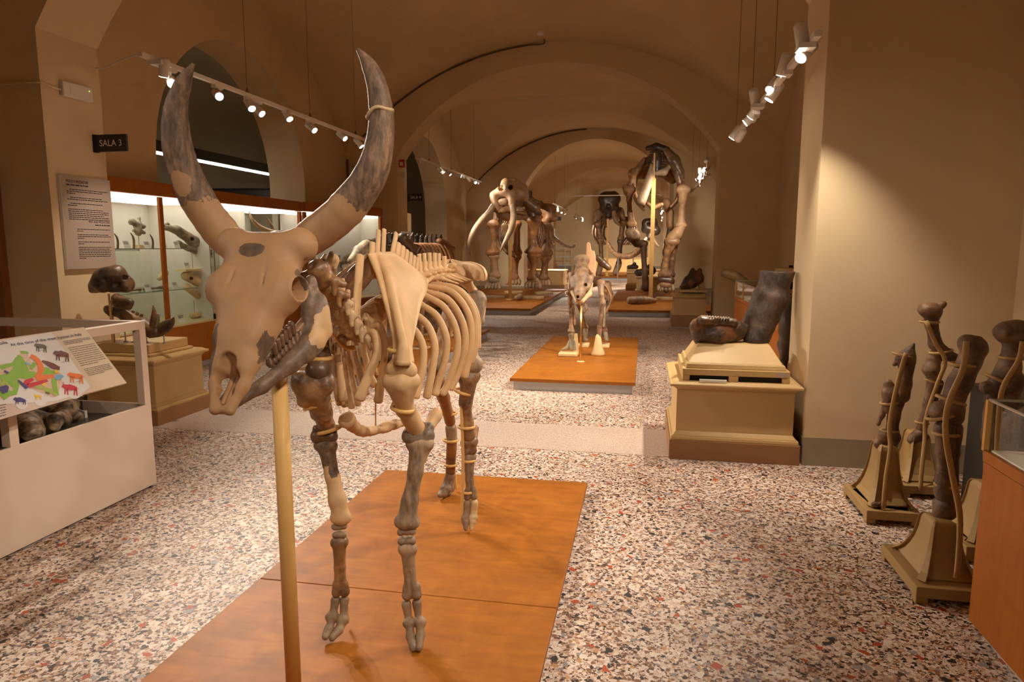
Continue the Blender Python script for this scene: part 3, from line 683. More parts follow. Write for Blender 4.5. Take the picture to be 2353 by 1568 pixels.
# ribs
ribs = [(2.30, [(948, 753), (970, 791), (972, 835), (962, 883), (955, 912)]), (2.42, [(957, 723), (984, 750), (999, 794), (994, 845), (981, 912)]), (2.53, [(967, 699), (1003, 726), (1025, 774), (1023, 823), (1006, 883), (1000, 906)]),
        (2.64, [(974, 677), (1018, 704), (1047, 755), (1050, 811), (1030, 880), (1017, 905)]), (2.75, [(977, 668), (1028, 687), (1062, 738), (1069, 794), (1052, 859), (1035, 893)]), (2.84, [(979, 656), (1037, 670), (1076, 721), (1083, 787), (1068, 866)]),
        (2.92, [(984, 651), (1047, 663), (1087, 714), (1093, 787), (1082, 833)]), (3.0, [(1003, 650), (1057, 668), (1094, 719), (1098, 799)])]
for i, (yy, px) in enumerate(ribs):
    k = len(px); pts = [np.array([CXB + .035, yy + .10, 0])]
    pts[0][2] = np.interp(yy + .1, [s[1] for s in spn], [s[2] for s in spn]) + .01
    pts += [Y(u, v, yy + 0.05 - 0.07 * j / k) for j, (u, v) in enumerate(px)]
    rad = [.011, .012] + [.0145] * (k - 2) + [.0165]
    stube('rib', pts, rad, 'cast_bone', bov, 7, 10, 0.72, (0, 1, 0))
    mp = [p * np.array([-1, 1, 1]) + np.array([2 * CXB, 0, 0]) for p in pts]
    stube('rib', mp, rad, 'cast_bone', bov, 7, 10, 0.72, (0, 1, 0))
front = [(2.20, [(838, 768), (860, 768), (866, 810), (848, 860), (826, 915)], .017, .021, 2.12), (2.24, [(852, 752), (874, 752), (884, 800), (878, 860), (869, 922)], .014, .017, 2.20), (2.3, [(905, 740), (925, 760), (934, 830), (925, 880), (908, 934)], .013, .016, 2.26)]
for yy, px, r0, r1, ye in front:
    k = len(px); pts = [Y(u, v, yy + (ye - yy) * j / (k - 1)) for j, (u, v) in enumerate(px)]
    stube('rib', pts, [r0 * .9] * (k - 1) + [r1], 'cast_bone', bov, 7, 10, 0.75, (0, 1, 0))
    if r0 < .017:
        mp = [p * np.array([-1, 1, 1]) + np.array([2 * CXB, 0, 0]) for p in pts]; stube('rib', mp, [r0 * .9] * (k - 1) + [r1], 'cast_bone', bov, 7, 10, 0.75, (0, 1, 0))
for u0, v0, u1, v1, y in ((768, 790, 778, 918, 2.25), (782, 800, 792, 932, 2.32), (790, 790, 808, 936, 2.4), (800, 790, 822, 930, 2.48), (815, 790, 842, 905, 2.55)):
    stube('rib', [Y(u0 + 8, v0 - 30, y + .1), Y(u0, v0 + 10, y), Y((u0 + u1) / 2 - 3, (v0 + v1) / 2, y), Y(u1, v1, y)], [.010, .011, .012, .015], 'neck_bone', bov, 6, 8, 0.75, (0, 1, 0))
# shoulder blades
def scapula(mirror):
    Fp = [(846, 585, 2.30), (862, 625, 2.25), (880, 685, 2.19), (893, 740, 2.15), (905, 795, 2.12), (903, 840, 2.10)]
    Rp = [(873, 583, 2.37), (893, 630, 2.27), (907, 690, 2.19), (918, 745, 2.13), (928, 795, 2.08), (926, 840, 2.07)]
    Bp = [(905, 580, 2.50), (979, 645, 2.60), (966, 700, 2.45), (953, 755, 2.31), (943, 802, 2.2), (945, 840, 2.14)]
    rows = []
    for a, r, b in zip(Fp, Rp, Bp):
        a, r, b = Y(*a), Y(*r), Y(*b); rows.append(catmull([a, a * .5 + r * .5 + np.array([-.006, .014, 0]), r, r * .65 + b * .35 + np.array([-.008, .006, 0]), b], 4))
    g = [catmull([rw[j] for rw in rows], 5) for j in range(len(rows[0]))]
    A = np.array(g)                                    # columns x rows
    nj, ni = A.shape[:2]
    du = np.gradient(A, axis=0); dv = np.gradient(A, axis=1); N = np.cross(du, dv); N /= np.linalg.norm(N, axis=-1, keepdims=True) + 1e-9
    edge = np.minimum(np.arange(nj), np.arange(nj)[::-1])[:, None]
    low = np.linspace(0, 1, ni)[None, :]
    th = np.where(edge == 0, .004, .007) * (1 + 2.2 * low ** 4)
    top = A + N * th[..., None]; bot = A - N * th[..., None]
    if mirror: top, bot = [x * np.array([-1, 1, 1]) + np.array([2 * CXB, 0, 0]) for x in (top, bot)]
    V = list(top.reshape(-1, 3)) + list(bot.reshape(-1, 3)); n = nj * ni; F = []
    for j in range(nj - 1):
        for i in range(ni - 1):
            a = j * ni + i; F += [(a, a + ni, a + ni + 1, a + 1), (n + a, n + a + 1, n + a + ni + 1, n + a + ni)]
    for i in range(ni - 1):
        for j0 in (0, nj - 1): a = j0 * ni + i; F.append((a, a + 1, n + a + 1, n + a))
    for j in range(nj - 1):
        for i0 in (0, ni - 1): a = j * ni + i0; F.append((a, a + ni, n + a + ni, n + a))
    mesh_obj('shoulder_blade', V, F, 'brown_bone' if mirror else 'cast_bone', bov, True)
    if not mirror:
        sdf('shoulder_blade_neck', [rc(Y(923, 800, 2.12), Y(922, 835, 2.11), .024, .032), rc(Y(905, 850, 2.10), Y(940, 852, 2.12), .028, .028)], 0.006, 'cast_bone', bov, 0.02)
scapula(False); scapula(True)
def bone(name, P, mat, vox=0.005, k=0.016, rough=0.0018, subs=()): return sdf(name, P, vox, mat, bov, k, subs, 0.006, rough=rough, rscale=55)
FWD = np.array([0.35, -1.0, 0.0]); FWD /= np.linalg.norm(FWD); LATv = np.array([1.0, 0.35, 0.0]); LATv /= np.linalg.norm(LATv)
def cannon(pts, r, mat):
    """cannon bone: shaft, split lower condyles and a front groove"""
    q = [Y(*p) for p in pts]; w = r[-1]
    P = [rc(q[0] - LATv * r[0] * .55, q[0] + LATv * r[0] * .55, r[0] * .75, r[0] * .75)] + chain(q, r)
    for g in (-1, 1):
        e = q[-1] + LATv * g * w * .75; P += [rc(e + np.array([0, 0, .02]), e - np.array([0, 0, .012]), w * .55, w * .66), rc(e - np.array([0, 0, .014]) + FWD * .006, e - np.array([0, 0, .014]) - FWD * .012, w * .6, w * .55)]
    subs = [rc(q[-1] + FWD * w * 1.0 - np.array([0, 0, .05]), q[1] + FWD * r[1] * 1.04, .006, .0035), rc(q[-1] - np.array([0, 0, .05]), q[-1] - np.array([0, 0, .005]), .006, .004)]
    return bone('cannon_bone', P, mat, .0042, .010, .0015, subs)
def knuckles(name, rows, mat):
    """wrist or ankle: rows of small packed bones"""
    P = []
    for (u0, v0, y0), (u1, v1, y1), r, n in rows:
        a, b = Y(u0, v0, y0), Y(u1, v1, y1)
        for i in range(n): c = a + (b - a) * (i / max(1, n - 1)); P.append(rc(c + FWD * r * .35, c - FWD * r * .6, r, r * .9))
    return bone(name, P, mat, .0042, .005, .003)
# near foreleg
bone('upper_arm', [rc(Y(920, 880, 2.10), Y(930, 940, 2.17), .038, .030), rc(Y(930, 940, 2.17), Y(956, 985, 2.27), .028, .032), rc(Y(896, 876, 2.09), Y(914, 915, 2.12), .026, .016), rc(Y(944, 876, 2.13), Y(938, 912, 2.15), .032, .018), rc(Y(918, 872, 2.12), Y(936, 874, 2.13), .034, .03), rc(Y(940, 935, 2.2), Y(948, 955, 2.24), .02, .022)], 'cast_bone', subs=[rc(Y(917, 868, 2.0), Y(922, 905, 2.06), .012, .008)])
knuckles('elbow', [((943, 1000, 2.27), (980, 1000, 2.29), .030, 3), ((948, 982, 2.28), (984, 984, 2.30), .022, 3)], 'elbow_bone')
bone('elbow_point', [rc(Y(982, 990, 2.31), Y(1000, 956, 2.37), .020, .022), rc(Y(1000, 956, 2.37), Y(1004, 948, 2.38), .022, .018), rc(Y(982, 992, 2.31), Y(976, 1060, 2.31), .018, .008)], 'cast_bone')
bone('forearm', [rc(Y(944, 1020, 2.26), Y(984, 1020, 2.27), .020, .022), rc(Y(962, 1022, 2.27), Y(955, 1085, 2.25), .034, .026), rc(Y(955, 1085, 2.25), Y(942, 1150, 2.24), .026, .028), rc(Y(942, 1150, 2.24), Y(936, 1195, 2.23), .030, .036), rc(Y(918, 1200, 2.22), Y(952, 1202, 2.23), .020, .020), rc(Y(984, 1026, 2.28), Y(976, 1050, 2.28), .015, .010)], 'grey_bone', subs=[rc(Y(936, 1150, 2.19), Y(932, 1215, 2.17), .004, .008), rc(Y(962, 1035, 2.2), Y(958, 1080, 2.2), .004, .012)])
knuckles('wrist', [((922, 1222, 2.225), (948, 1220, 2.235), .015, 3), ((923, 1243, 2.225), (948, 1241, 2.235), .015, 3)], 'toe_bone')
cannon([(937, 1262, 2.23), (941, 1310, 2.24), (946, 1360, 2.24)], [.028, .021, .025], 'grey_bone')
def toe(pts, mt='toe_bone', r=(.018, .013, .0175, .0135, .017, .013, .006)):
    q = [Y(*p) for p in pts]; P = chain(q, r[:len(q)])
    if len(q) > 3: P.append(rc(q[2] - LATv * .008, q[2] + LATv * .008, r[2], r[2])); P.append(rc(q[-2] - FWD * .012, q[-1] - FWD * .02, r[len(q) - 2] * .8, r[len(q) - 1]))
    return bone('toe', P, mt, 0.0042, 0.006, 0.0015)
toe([(934, 1389, 2.235), (938, 1420, 2.23), (941, 1432, 2.22), (942, 1446, 2.21), (943, 1462, 2.20), (949, 1489, 2.165)])
toe([(958, 1386, 2.245), (962, 1418, 2.24), (964, 1430, 2.23), (965, 1444, 2.22), (966, 1460, 2.21), (963, 1489, 2.17)])
# far foreleg
bone('upper_arm', [rc(Y(702, 882, 2.13), Y(748, 882, 2.14), .042, .036), rc(Y(690, 875, 2.12), Y(700, 920, 2.13), .03, .026), rc(Y(722, 895, 2.14), Y(738, 945, 2.2), .05, .036), rc(Y(738, 945, 2.2), Y(750, 980, 2.28), .032, .033)], 'brown_bone', rough=0.005, subs=[rc(Y(716, 868, 2.02), Y(722, 900, 2.06), .014, .01)])
bone('shoulder_neck', [rc(Y(735, 770, 2.2), Y(738, 820, 2.16), .030, .030), rc(Y(738, 820, 2.16), Y(733, 850, 2.14), .032, .045)], 'dark_bone')
knuckles('elbow', [((730, 1002, 2.28), (760, 1002, 2.29), .028, 3), ((732, 985, 2.28), (762, 986, 2.29), .022, 3)], 'dark_bone')
bone('forearm', [rc(Y(732, 1024, 2.27), Y(764, 1024, 2.27), .020, .020), rc(Y(750, 1028, 2.27), Y(764, 1095, 2.25), .032, .024), rc(Y(764, 1095, 2.25), Y(775, 1150, 2.24), .025, .030), rc(Y(775, 1150, 2.24), Y(784, 1188, 2.23), .031, .031), rc(Y(770, 1192, 2.22), Y(796, 1190, 2.23), .018, .018)], 'split_bone', subs=[rc(Y(781, 1160, 2.18), Y(779, 1205, 2.17), .004, .008)])
knuckles('wrist', [((770, 1210, 2.225), (790, 1208, 2.235), .0135, 3), ((771, 1228, 2.225), (789, 1228, 2.235), .0135, 3)], 'toe_bone')
cannon([(780, 1247, 2.23), (781, 1305, 2.24), (783, 1354, 2.24)], [.025, .020, .023], 'brown_bone')
toe([(771, 1379, 2.235), (766, 1405, 2.22), (763, 1418, 2.21), (761, 1430, 2.20), (756, 1446, 2.18), (748, 1464, 2.15)])
toe([(792, 1379, 2.245), (790, 1412, 2.23), (787, 1425, 2.22), (785, 1436, 2.21), (778, 1449, 2.19), (763, 1467, 2.155)])
m = MB(); m.tube([Y(799, 1392, 2.27), Y(800, 1432, 2.27)], 0.006, 6); m.build('leg_stick', 'pole_wood', bov)
# hind legs and pelvis
bone('thigh', [rc(Y(1095, 690, 3.3), Y(1088, 760, 3.25), .05, .032), rc(Y(1088, 760, 3.25), Y(1080, 815, 3.18), .032, .04), rc(Y(1066, 842, 3.15), Y(1090, 838, 3.17), .04, .045)], 'grey_bone')
bone('shin', [rc(Y(1066, 866, 3.15), Y(1088, 864, 3.17), .032, .034), rc(Y(1077, 870, 3.16), Y(1070, 925, 3.19), .045, .032), rc(Y(1070, 925, 3.19), Y(1073, 975, 3.22), .030, .030), rc(Y(1073, 975, 3.22), Y(1077, 1000, 3.24), .032, .036)], 'brown_bone')
bone('hock', [rc(Y(1070, 1018, 3.24), Y(1085, 1016, 3.25), .028, .030), rc(Y(1088, 1012, 3.28), Y(1092, 985, 3.32), .02, .02), rc(Y(1070, 1036, 3.24), Y(1085, 1035, 3.25), .025, .025)], 'brown_bone', rough=0.002)
cannon([(1077, 1050, 3.25), (1079, 1105, 3.25), (1081, 1136, 3.25)], [.030, .021, .025], 'grey_bone')
toe([(1073, 1156, 3.24), (1072, 1178, 3.23), (1071, 1190, 3.22), (1070, 1200, 3.21), (1070, 1216, 3.19)], 'toe_bone', (.020, .016, .018, .018, .010))
toe([(1090, 1156, 3.25), (1089, 1178, 3.24), (1087, 1190, 3.23), (1086, 1200, 3.22), (1083, 1216, 3.20)], 'ivory', (.020, .016, .018, .018, .010))
m = MB(); m.tube([Y(1060, 900, 3.16), Y(1061, 960, 3.18), Y(1064, 1050, 3.21), Y(1061, 1200, 3.22)], 0.008, 6); m.build('leg_stick', 'pole_wood', bov)
bone('thigh', [rc(Y(1035, 720, 3.5), Y(1015, 790, 3.45), .045, .034), rc(Y(1015, 790, 3.45), Y(1000, 850, 3.38), .034, .045)], 'brown_bone')
bone('shin', [rc(Y(1000, 868, 3.38), Y(1020, 915, 3.5), .045, .032), rc(Y(1020, 915, 3.5), Y(1034, 968, 3.62), .030, .032)], 'rust_bone')
bone('hock', [rc(Y(1036, 985, 3.63), Y(1039, 1012, 3.64), .034, .030)], 'grey_bone', rough=0.002)
bone('cannon_bone', [rc(Y(1038, 1022, 3.65), Y(1035, 1085, 3.68), .030, .028)], 'rust_bone')
toe([(1034, 1092, 3.68), (1028, 1110, 3.67), (1024, 1124, 3.65), (1018, 1134, 3.63), (1010, 1139, 3.6)], 'toe_bone', (.028, .024, .026, .024, .014))
toe([(1039, 1094, 3.72), (1036, 1112, 3.71), (1033, 1124, 3.70), (1029, 1134, 3.68), (1020, 1139, 3.65)], 'toe_bone', (.022, .020, .022, .020, .012))
m = MB(); m.tube([Y(1024, 905, 3.58), Y(1042, 970, 3.7), Y(1044, 1090, 3.75), Y(1048, 1124, 3.76)], 0.010, 6); m.build('leg_stick', 'pole_wood', bov)
def plate(name, pts, th, mat, mirror=False, parent=None, inner=0.25):
    """flat bone: outline of room points, domed on both sides"""
    P = np.array([np.array(p) for p in pts]); 
    if mirror: P = P * np.array([-1, 1, 1]) + np.array([2 * CXB, 0, 0])
    c0 = P.mean(0); _, _, vt = np.linalg.svd(P - c0); nrm = vt[2]
    P2 = np.array(catmull(list(P) + [P[0]], 4))[:-1]; n = len(P2); V = []; F = []
    rings = [(1.0, 0.35), (.93, .8), (.75, 1.0), (.45, 1.0)]
    for s_ in (1, -1):
        for f_, h_ in rings: V += [tuple(c0 + (q - c0) * f_ + nrm * s_ * th * h_) for q in P2]
        V.append(tuple(c0 + nrm * s_ * th))
    K_ = len(rings) * n + 1
    for k_, o_ in ((0, 0), (1, K_)):
        for r_ in range(len(rings) - 1):
            for j in range(n): F.append((o_ + r_ * n + j, o_ + r_ * n + (j + 1) % n, o_ + (r_ + 1) * n + (j + 1) % n, o_ + (r_ + 1) * n + j))
        for j in range(n): F.append((o_ + (len(rings) - 1) * n + j, o_ + (len(rings) - 1) * n + (j + 1) % n, o_ + K_ - 1))
    for j in range(n): F.append((j, (j + 1) % n, K_ + (j + 1) % n, K_ + j))
    return mesh_obj(name, V, F, mat, parent or bov, True)
for g in (False, True):
    plate('hip_wing', [Y(1037, 596, 3.36), Y(1058, 601, 3.33), Y(1082, 602, 3.28), Y(1106, 611, 3.22), Y(1117, 628, 3.19), Y(1115, 645, 3.19), Y(1100, 643, 3.22), Y(1084, 646, 3.28), Y(1066, 655, 3.34), Y(1050, 630, 3.36)], .016, 'cast_bone', g)
    plate('hip_wing', [Y(1037, 613, 3.29), Y(1050, 609, 3.27), Y(1063, 617, 3.24), Y(1068, 632, 3.22), Y(1063, 648, 3.24), Y(1050, 655, 3.28), Y(1040, 640, 3.30)], .014, 'cast_bone', g)
    plate('sit_bone', [Y(1082, 655, 3.42), Y(1090, 657, 3.42), Y(1106, 687, 3.40), Y(1098, 693, 3.4), Y(1079, 690, 3.42)], .016, 'cast_bone', g)
bone('sacrum', [rc(Y(1040, 620, 3.30), Y(1075, 655, 3.5), .036, .026), rc(Y(1074, 640, 3.32), Y(1082, 664, 3.42), .020, .022)], 'cast_bone')
bone('hip_bone_end', [rc(Y(1096, 700, 3.46), Y(1102, 735, 3.4), .035, .028), rc(Y(1112, 692, 3.5), Y(1104, 722, 3.45), .014, .026)], 'grey_bone', 0.008, rough=.003)
# breast bone hung on a rod
stube('breast_bone', [Y(797, 965, 2.24), Y(812, 980, 2.30), (Y(835, 992, 2.36)), Y(868, 988, 2.45), Y(900, 978, 2.55), Y(925, 972, 2.62)], [.030, .022, .020, .018, .022, .016], 'cast_bone', bov, 6, 10, bumpy=0.25)
m = MB(); m.tube([Y(863, 880, 2.44), Y(863, 988, 2.44)], 0.003, 6); m.build('hanging_rod', 'brass', bov)
# wooden straps tied round the leg bones
def strap(u, v, y, r, tilt=0.0):
    c = Y(u, v, y); m = MB(); pts = [c + np.array([r * math.cos(a), r * math.sin(a), tilt * r * math.cos(a)]) for a in np.linspace(0, 2 * PI, 17)]
    m.add(*tube_geo(pts, 0.0065, 6, False, 1.2, (0, 0, 1))); return m.build('strap', 'pole_wood', bov, True)
for a in ((735, 822, 2.16, .043), (730, 930, 2.18, .046, .3), (757, 988, 2.28, .042, .3), (915, 804, 2.12, .032), (925, 940, 2.16, .036, -.2), (1064, 900, 3.17, .042, -.3), (1072, 981, 3.22, .040), (1077, 1058, 3.25, .032), (1074, 1130, 3.25, .03), (1032, 950, 3.6, .042), (1036, 1012, 3.64, .04), (1036, 1068, 3.67, .034)): strap(*a)
for c in bov.children: pass
wc(bov)
# support pole
pl_top = WY(641, 858, 1.83); 
t = thing('support_pole', 'pale round wooden pole holding up the horned skull', 'pole', (pl_top.x, pl_top.y, 0.0605))
m = MB(); v, f = tube_geo([(0, 0, 0), (0, 0, 0.6), (0, 0, pl_top.z - 0.06)], 0.0235, 20); m.add(v, f); m.build('shaft', 'pole_wood', t, True)
m = MB(); m.lathe((0, 0, pl_top.z - 0.065), [(0.014, 0), (0.014, 0.02), (0.006, 0.022), (0.006, 0.05)], 12); m.build('top_pin', 'steel', t)
# platform of two plywood boards
t = thing('display_platform', 'low plywood platform under the horned bovid skeleton', 'platform', (-0.965, 2.5, 0))
for y0, y1 in ((-1.45, 0.058), (0.062, 1.56)):
    m = MB(); m.box(-0.655, 0.655, y0, y1, 0.034, 0.06); add_bevel(m.build('board', 'plywood', t), 0.003, 2)
m = MB(); m.box(-0.62, 0.62, -1.42, 1.53, 0, 0.034); m.build('base_frame', 'grey_metal', t)
# ------------------------------------------------------------------ pedestals
def pedestal(name, label, x0, x1, y0, y1, zs, mats=('brown_paint', 'cream_paint'), cap=0.03, group=None):
    """stepped museum pedestal: plinth, base moulding, body, cornice; zs = tops of each"""
    t = thing(name, label, 'pedestal', ((x0 + x1) / 2, (y0 + y1) / 2, 0), 0, group)
    hx, hy = (x1 - x0) / 2, (y1 - y0) / 2; z1, z2, z3, z4 = zs
    m = MB(); m.box(-hx, hx, -hy, hy, 0, z1); add_bevel(m.build('plinth', mats[0], t), 0.004)
    i = 0.045
    m = MB(); m.taper(-hx + .008, hx - .008, -hy + .008, hy - .008, z1, -hx + .012, hx - .012, -hy + .012, hy - .012, z1 + (z2 - z1) * .45)
    m.taper(-hx + .02, hx - .02, -hy + .02, hy - .02, z1 + (z2 - z1) * .45, -hx + i, hx - i, -hy + i, hy - i, z2); add_bevel(m.build('base_moulding', mats[1], t), 0.005)
    m = MB(); m.box(-hx + i, hx - i, -hy + i, hy - i, z2, z3); m.build('body', mats[1], t)
    m = MB(); m.taper(-hx + i, hx - i, -hy + i, hy - i, z3, -hx + .015, hx - .015, -hy + .015, hy - .015, z3 + (z4 - z3) * .45)
    m.box(-hx - .004, hx + .004, -hy - .004, hy + .004, z3 + (z4 - z3) * .45, z3 + (z4 - z3) * .75); m.taper(-hx + .01, hx - .01, -hy + .01, hy - .01, z3 + (z4 - z3) * .75, -hx + .04, hx - .04, -hy + .04, hy - .04, z4)
    add_bevel(m.build('cornice', mats[1], t), 0.005)
    return t
pr = pedestal('stone_pedestal', 'tall cream pedestal with a brown plinth before the right pillar, carrying the dark jaw', 0.205, 1.085, 4.0 + 0.84, 5.75, (0.14, 0.20, 0.50, 0.56))
hy = (5.75 - 4.84) / 2; cxp = (0.205 + 1.085) / 2; cyp = (4.84 + 5.75) / 2
m = MB(); y0 = 4.90 - cyp
for a, b in ((0.285, 0.335), (0.60, 0.665), (0.955, 1.005)): m.box(a - cxp, b - cxp, y0, 5.6 - cyp, .56, .60)
m.box(0.285 - cxp, 1.005 - cxp, y0, 5.6 - cyp, .60, .645); add_bevel(m.build('mount_tray', 'cream_paint', pr), 0.004)
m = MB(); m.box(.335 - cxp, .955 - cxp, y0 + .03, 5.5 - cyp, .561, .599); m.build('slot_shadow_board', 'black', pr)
m = MB(); m.box(.40 - cxp, .585 - cxp, y0 - .03, y0 - .005, .558, .576); m.build('specimen_label', 'card', pr)
m = MB(); m.box(.915 - cxp, .985 - cxp, y0 - .003, y0 - .0005, .605, .635); m.build('number_tag', 'panel_print', pr)
m = MB(); m.taper(.305 - cxp, .985 - cxp, y0 + .02, 5.55 - cyp, .645, .315 - cxp, .975 - cxp, y0 + .03, 5.55 - cyp, .68)
m.taper(.325 - cxp, .965 - cxp, y0 + .045, 5.5 - cyp, .68, .40 - cxp, .90 - cxp, y0 + .23, 5.45 - cyp, .80); add_bevel(m.build('sloped_mount', 'cream_paint', pr), 0.006)
bone_mat('jaw_fossil', (0.23, 0.10, 0.04), (0.07, 0.045, 0.034), 0.47, 0.05, 7, 3.3, 0.5, speck=0.5, coat=0.12, bump=0.7)
bone_mat('trunk_fossil', (0.10, 0.05, 0.026), (0.042, 0.028, 0.02), 0.46, 0.10, 7, 1.3, 0.6, speck=0.6, coat=0.03, streak=(1, 1, .5), bump=1.0)
def D(u, v, y): return np.array(WY(u, v, y))
t = thing('fossil_jaw', 'dark brown fossil jaw with a ridged molar, on the sloped cream mount', 'fossil', (0.53, 5.2, 0.80))
sdf('jaw_body', [rc(D(1612, 764, 5.18), D(1650, 770, 5.2), .070, .088), rc(D(1650, 770, 5.2), D(1692, 766, 5.24), .088, .068), rc(D(1600, 745, 5.15), D(1604, 785, 5.16), .034, .022), rc(D(1690, 760, 5.24), D(1716, 752, 5.28), .056, .04), rc(D(1600, 752, 5.16), D(1690, 752, 5.22), .05, .045), rc(D(1640, 788, 5.2), D(1660, 792, 5.2), .05, .045)], 0.008, 'jaw_fossil', t, 0.035, [rc(D(1595, 752, 5.02), D(1690, 757, 5.08), .012, .010), rc(D(1690, 790, 5.0), D(1715, 800, 5.1), .05, .06)], .012, rough=0.009, rscale=28)
sdf('molar', [rc(D(1612, 737, 5.13), D(1686, 742, 5.17), .036, .030), rc(D(1612, 735, 5.21), D(1680, 739, 5.25), .034, .028)], 0.006, 'dark_bone', t, 0.03, rough=0.005, rscale=60)
for i in range(11):
    u = 1612 + 6.2 * i; stube('tooth_ridge', [D(u, 729 + .06 * (u - 1612), 5.12), D(u + 1, 726 + .06 * (u - 1612), 5.18), D(u, 727 + .06 * (u - 1612), 5.26)], .0065, 'grey_fossil', t, 3, 6)
wc(t)
t = thing('tusk_fragment', 'thick broken dark tusk trunk leaning on the cream mount beside the ridged jaw', 'fossil', (0.85, 5.3, 0.79))
sdf('trunk', [rc(D(1738, 782, 5.25), D(1775, 690, 5.34), .092, .105), rc(D(1775, 690, 5.34), D(1794, 622, 5.38), .105, .098), rc(D(1708, 752, 5.27), D(1752, 676, 5.33), .026, .06), rc(D(1745, 690, 5.34), D(1775, 618, 5.38), .06, .07)], 0.008, 'trunk_fossil', t, 0.03,
    [el(D(1800, 598, 5.38), (.30, .4, .085)), rc(D(1738, 712, 5.17), D(1782, 655, 5.24), .012, .026), rc(D(1718, 790, 5.1), D(1745, 720, 5.2), .018, .012), el(D(1728, 826, 5.2), (.25, .25, .055))], 0.008, rough=0.010, rscale=24)
wc(t)
# pedestal beyond the small skeleton, in front of the second right pillar
p3 = pedestal('stone_pedestal', 'smaller cream pedestal at the far right carrying a rust-brown jaw', 0.53, 1.20, 13.2, 14.1, (0.22, 0.27, 0.52, 0.60))
m = MB(); m.box(-.2, .28, -.35, .2, .60, .625); m.box(-.2, .3, -.38, .2, .645, .69); m.box(.17, .27, -.2, 0, .69, .83); m.box(-.19, -.08, -.2, 0, .69, .73); add_bevel(m.build('mount_tray', 'cream_paint', p3), 0.004)
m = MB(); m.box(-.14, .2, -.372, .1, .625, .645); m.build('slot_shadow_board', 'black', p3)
t = thing('fossil_jaw', 'rust-brown fossil jaw block on the far right cream pedestal', 'fossil', (0.87, 13.55, 0.7))
sdf('jaw_body', [rc(D(1568, 662, 13.5), D(1585, 648, 13.5), .06, .13), rc(D(1585, 648, 13.5), D(1602, 640, 13.5), .12, .13), rc(D(1588, 630, 13.5), D(1592, 620, 13.5), .05, .04), rc(D(1604, 632, 13.5), D(1608, 622, 13.5), .06, .05)], 0.016, 'jaw_fossil', t, 0.05, rough=0.012, rscale=20); wc(t)

# pedestal by the left pillar
pL = pedestal('stone_pedestal', 'cream pedestal with a brown plinth against the left pillar, under the fossil skull', -4.74, -3.98, 4.93, 5.66, (0.125, 0.185, 0.50, 0.575))
m = MB(); m.box(-.33, .30, -.31, .26, .575, .60); m.box(-.30, .27, -.28, .23, .60, .68); add_bevel(m.build('mount_tray', 'cream_paint', pL), 0.008)
bone_mat('hippo_bone', (0.20, 0.115, 0.06), (0.055, 0.038, 0.028), 0.5, 0.1, 6, 2.3, 0.45, speck=0.4, coat=0.2)
bone_mat('hippo_jaw', (0.34, 0.21, 0.11), (0.10, 0.065, 0.042), 0.46, 0.1, 6, 4.3, 0.45, speck=0.35, coat=0.15)
t = thing('fossil_skull', 'dark brown broken fossil skull held on rods above the left pedestal', 'fossil', (-4.4, 5.2, 0.68))
yk = 5.06
sdf('cranium', [rc(D(214, 658, yk), D(232, 640, yk), .035, .06), rc(D(232, 640, yk), D(262, 632, yk + .05), .06, .075), rc(D(262, 632, yk + .05), D(290, 655, yk + .1), .07, .055), rc(D(238, 626, yk), D(272, 622, yk + .05), .03, .03), rc(D(212, 668, yk), D(224, 668, yk), .022, .022), rc(D(228, 652, yk), D(284, 652, yk + .08), .055, .055), rc(D(236, 664, yk), D(292, 662, yk + .08), .035, .04), rc(D(270, 622, yk + .05), D(296, 650, yk + .1), .04, .045)], 0.009, 'hippo_bone', t, 0.035, [rc(D(264, 660, yk - .2), D(267, 656, yk + .0), .040, .032), rc(D(236, 646, yk - .2), D(240, 643, yk - .04), .022, .016), rc(D(286, 640, yk - .1), D(288, 638, yk + .06), .03, .02), rc(D(240, 676, yk - .1), D(262, 678, yk + .2), .022, .02)], 0.01, rough=0.008)
sdf('palate_piece', [rc(D(268, 686, yk), D(300, 695, yk), .045, .03), rc(D(272, 700, yk), D(295, 705, yk), .04, .03)], 0.009, 'hippo_jaw', t, 0.03, rough=0.005)
for u, v, z in ((250, 675, 0), (256, 690, 1)):
    m = MB(); q = D(u, v, yk + .03 * z); m.tube([q, (q[0], q[1], .68)], 0.009 if not z else 0.006, 8); m.build('support_rod', 'pole_wood' if not z else 'steel', t)
wc(t)
t = thing('fossil_mandible', 'long brown fossil mandible with tusks on thin stands on the left pedestal', 'fossil', (-4.3, 5.3, 0.68))
yj = 5.12
mj = sdf('jaw_body', [rc(D(250, 712, yj), D(290, 725, yj), .035, .05), rc(D(290, 725, yj), D(330, 745, yj), .05, .055), rc(D(330, 745, yj), D(358, 762, yj), .05, .045), rc(D(244, 708, yj), D(256, 722, yj), .02, .03), rc(D(300, 745, yj), D(345, 770, yj), .03, .03)], 0.009, 'hippo_jaw', t, 0.035, rough=0.005)
stube('tusk', [D(350, 765, yj), D(352, 740, yj - .02), D(354, 718, yj - .03), D(352, 702, yj - .03)], [.030, .028, .018, .004], 'brown_bone', t, 6, 10)
stube('tusk', [D(345, 770, yj), D(365, 762, yj), D(382, 750, yj), D(394, 740, yj), D(400, 730, yj)], [.03, .05, .055, .035, .006], 'hippo_bone', t, 6, 10, 0.5, (0, 1, 0))
stube('tusk', [D(358, 760, yj), D(362, 735, yj), D(363, 722, yj)], [.02, .018, .012], 'grey_fossil', t, 4, 8)
for i in range(7): sdf('tooth', [rc(D(264 + 10 * i, 712 + 3.2 * i, yj), D(266 + 10 * i, 703 + 3.4 * i, yj), .018, .013)], 0.006, 'hippo_bone', mj, 0.01)
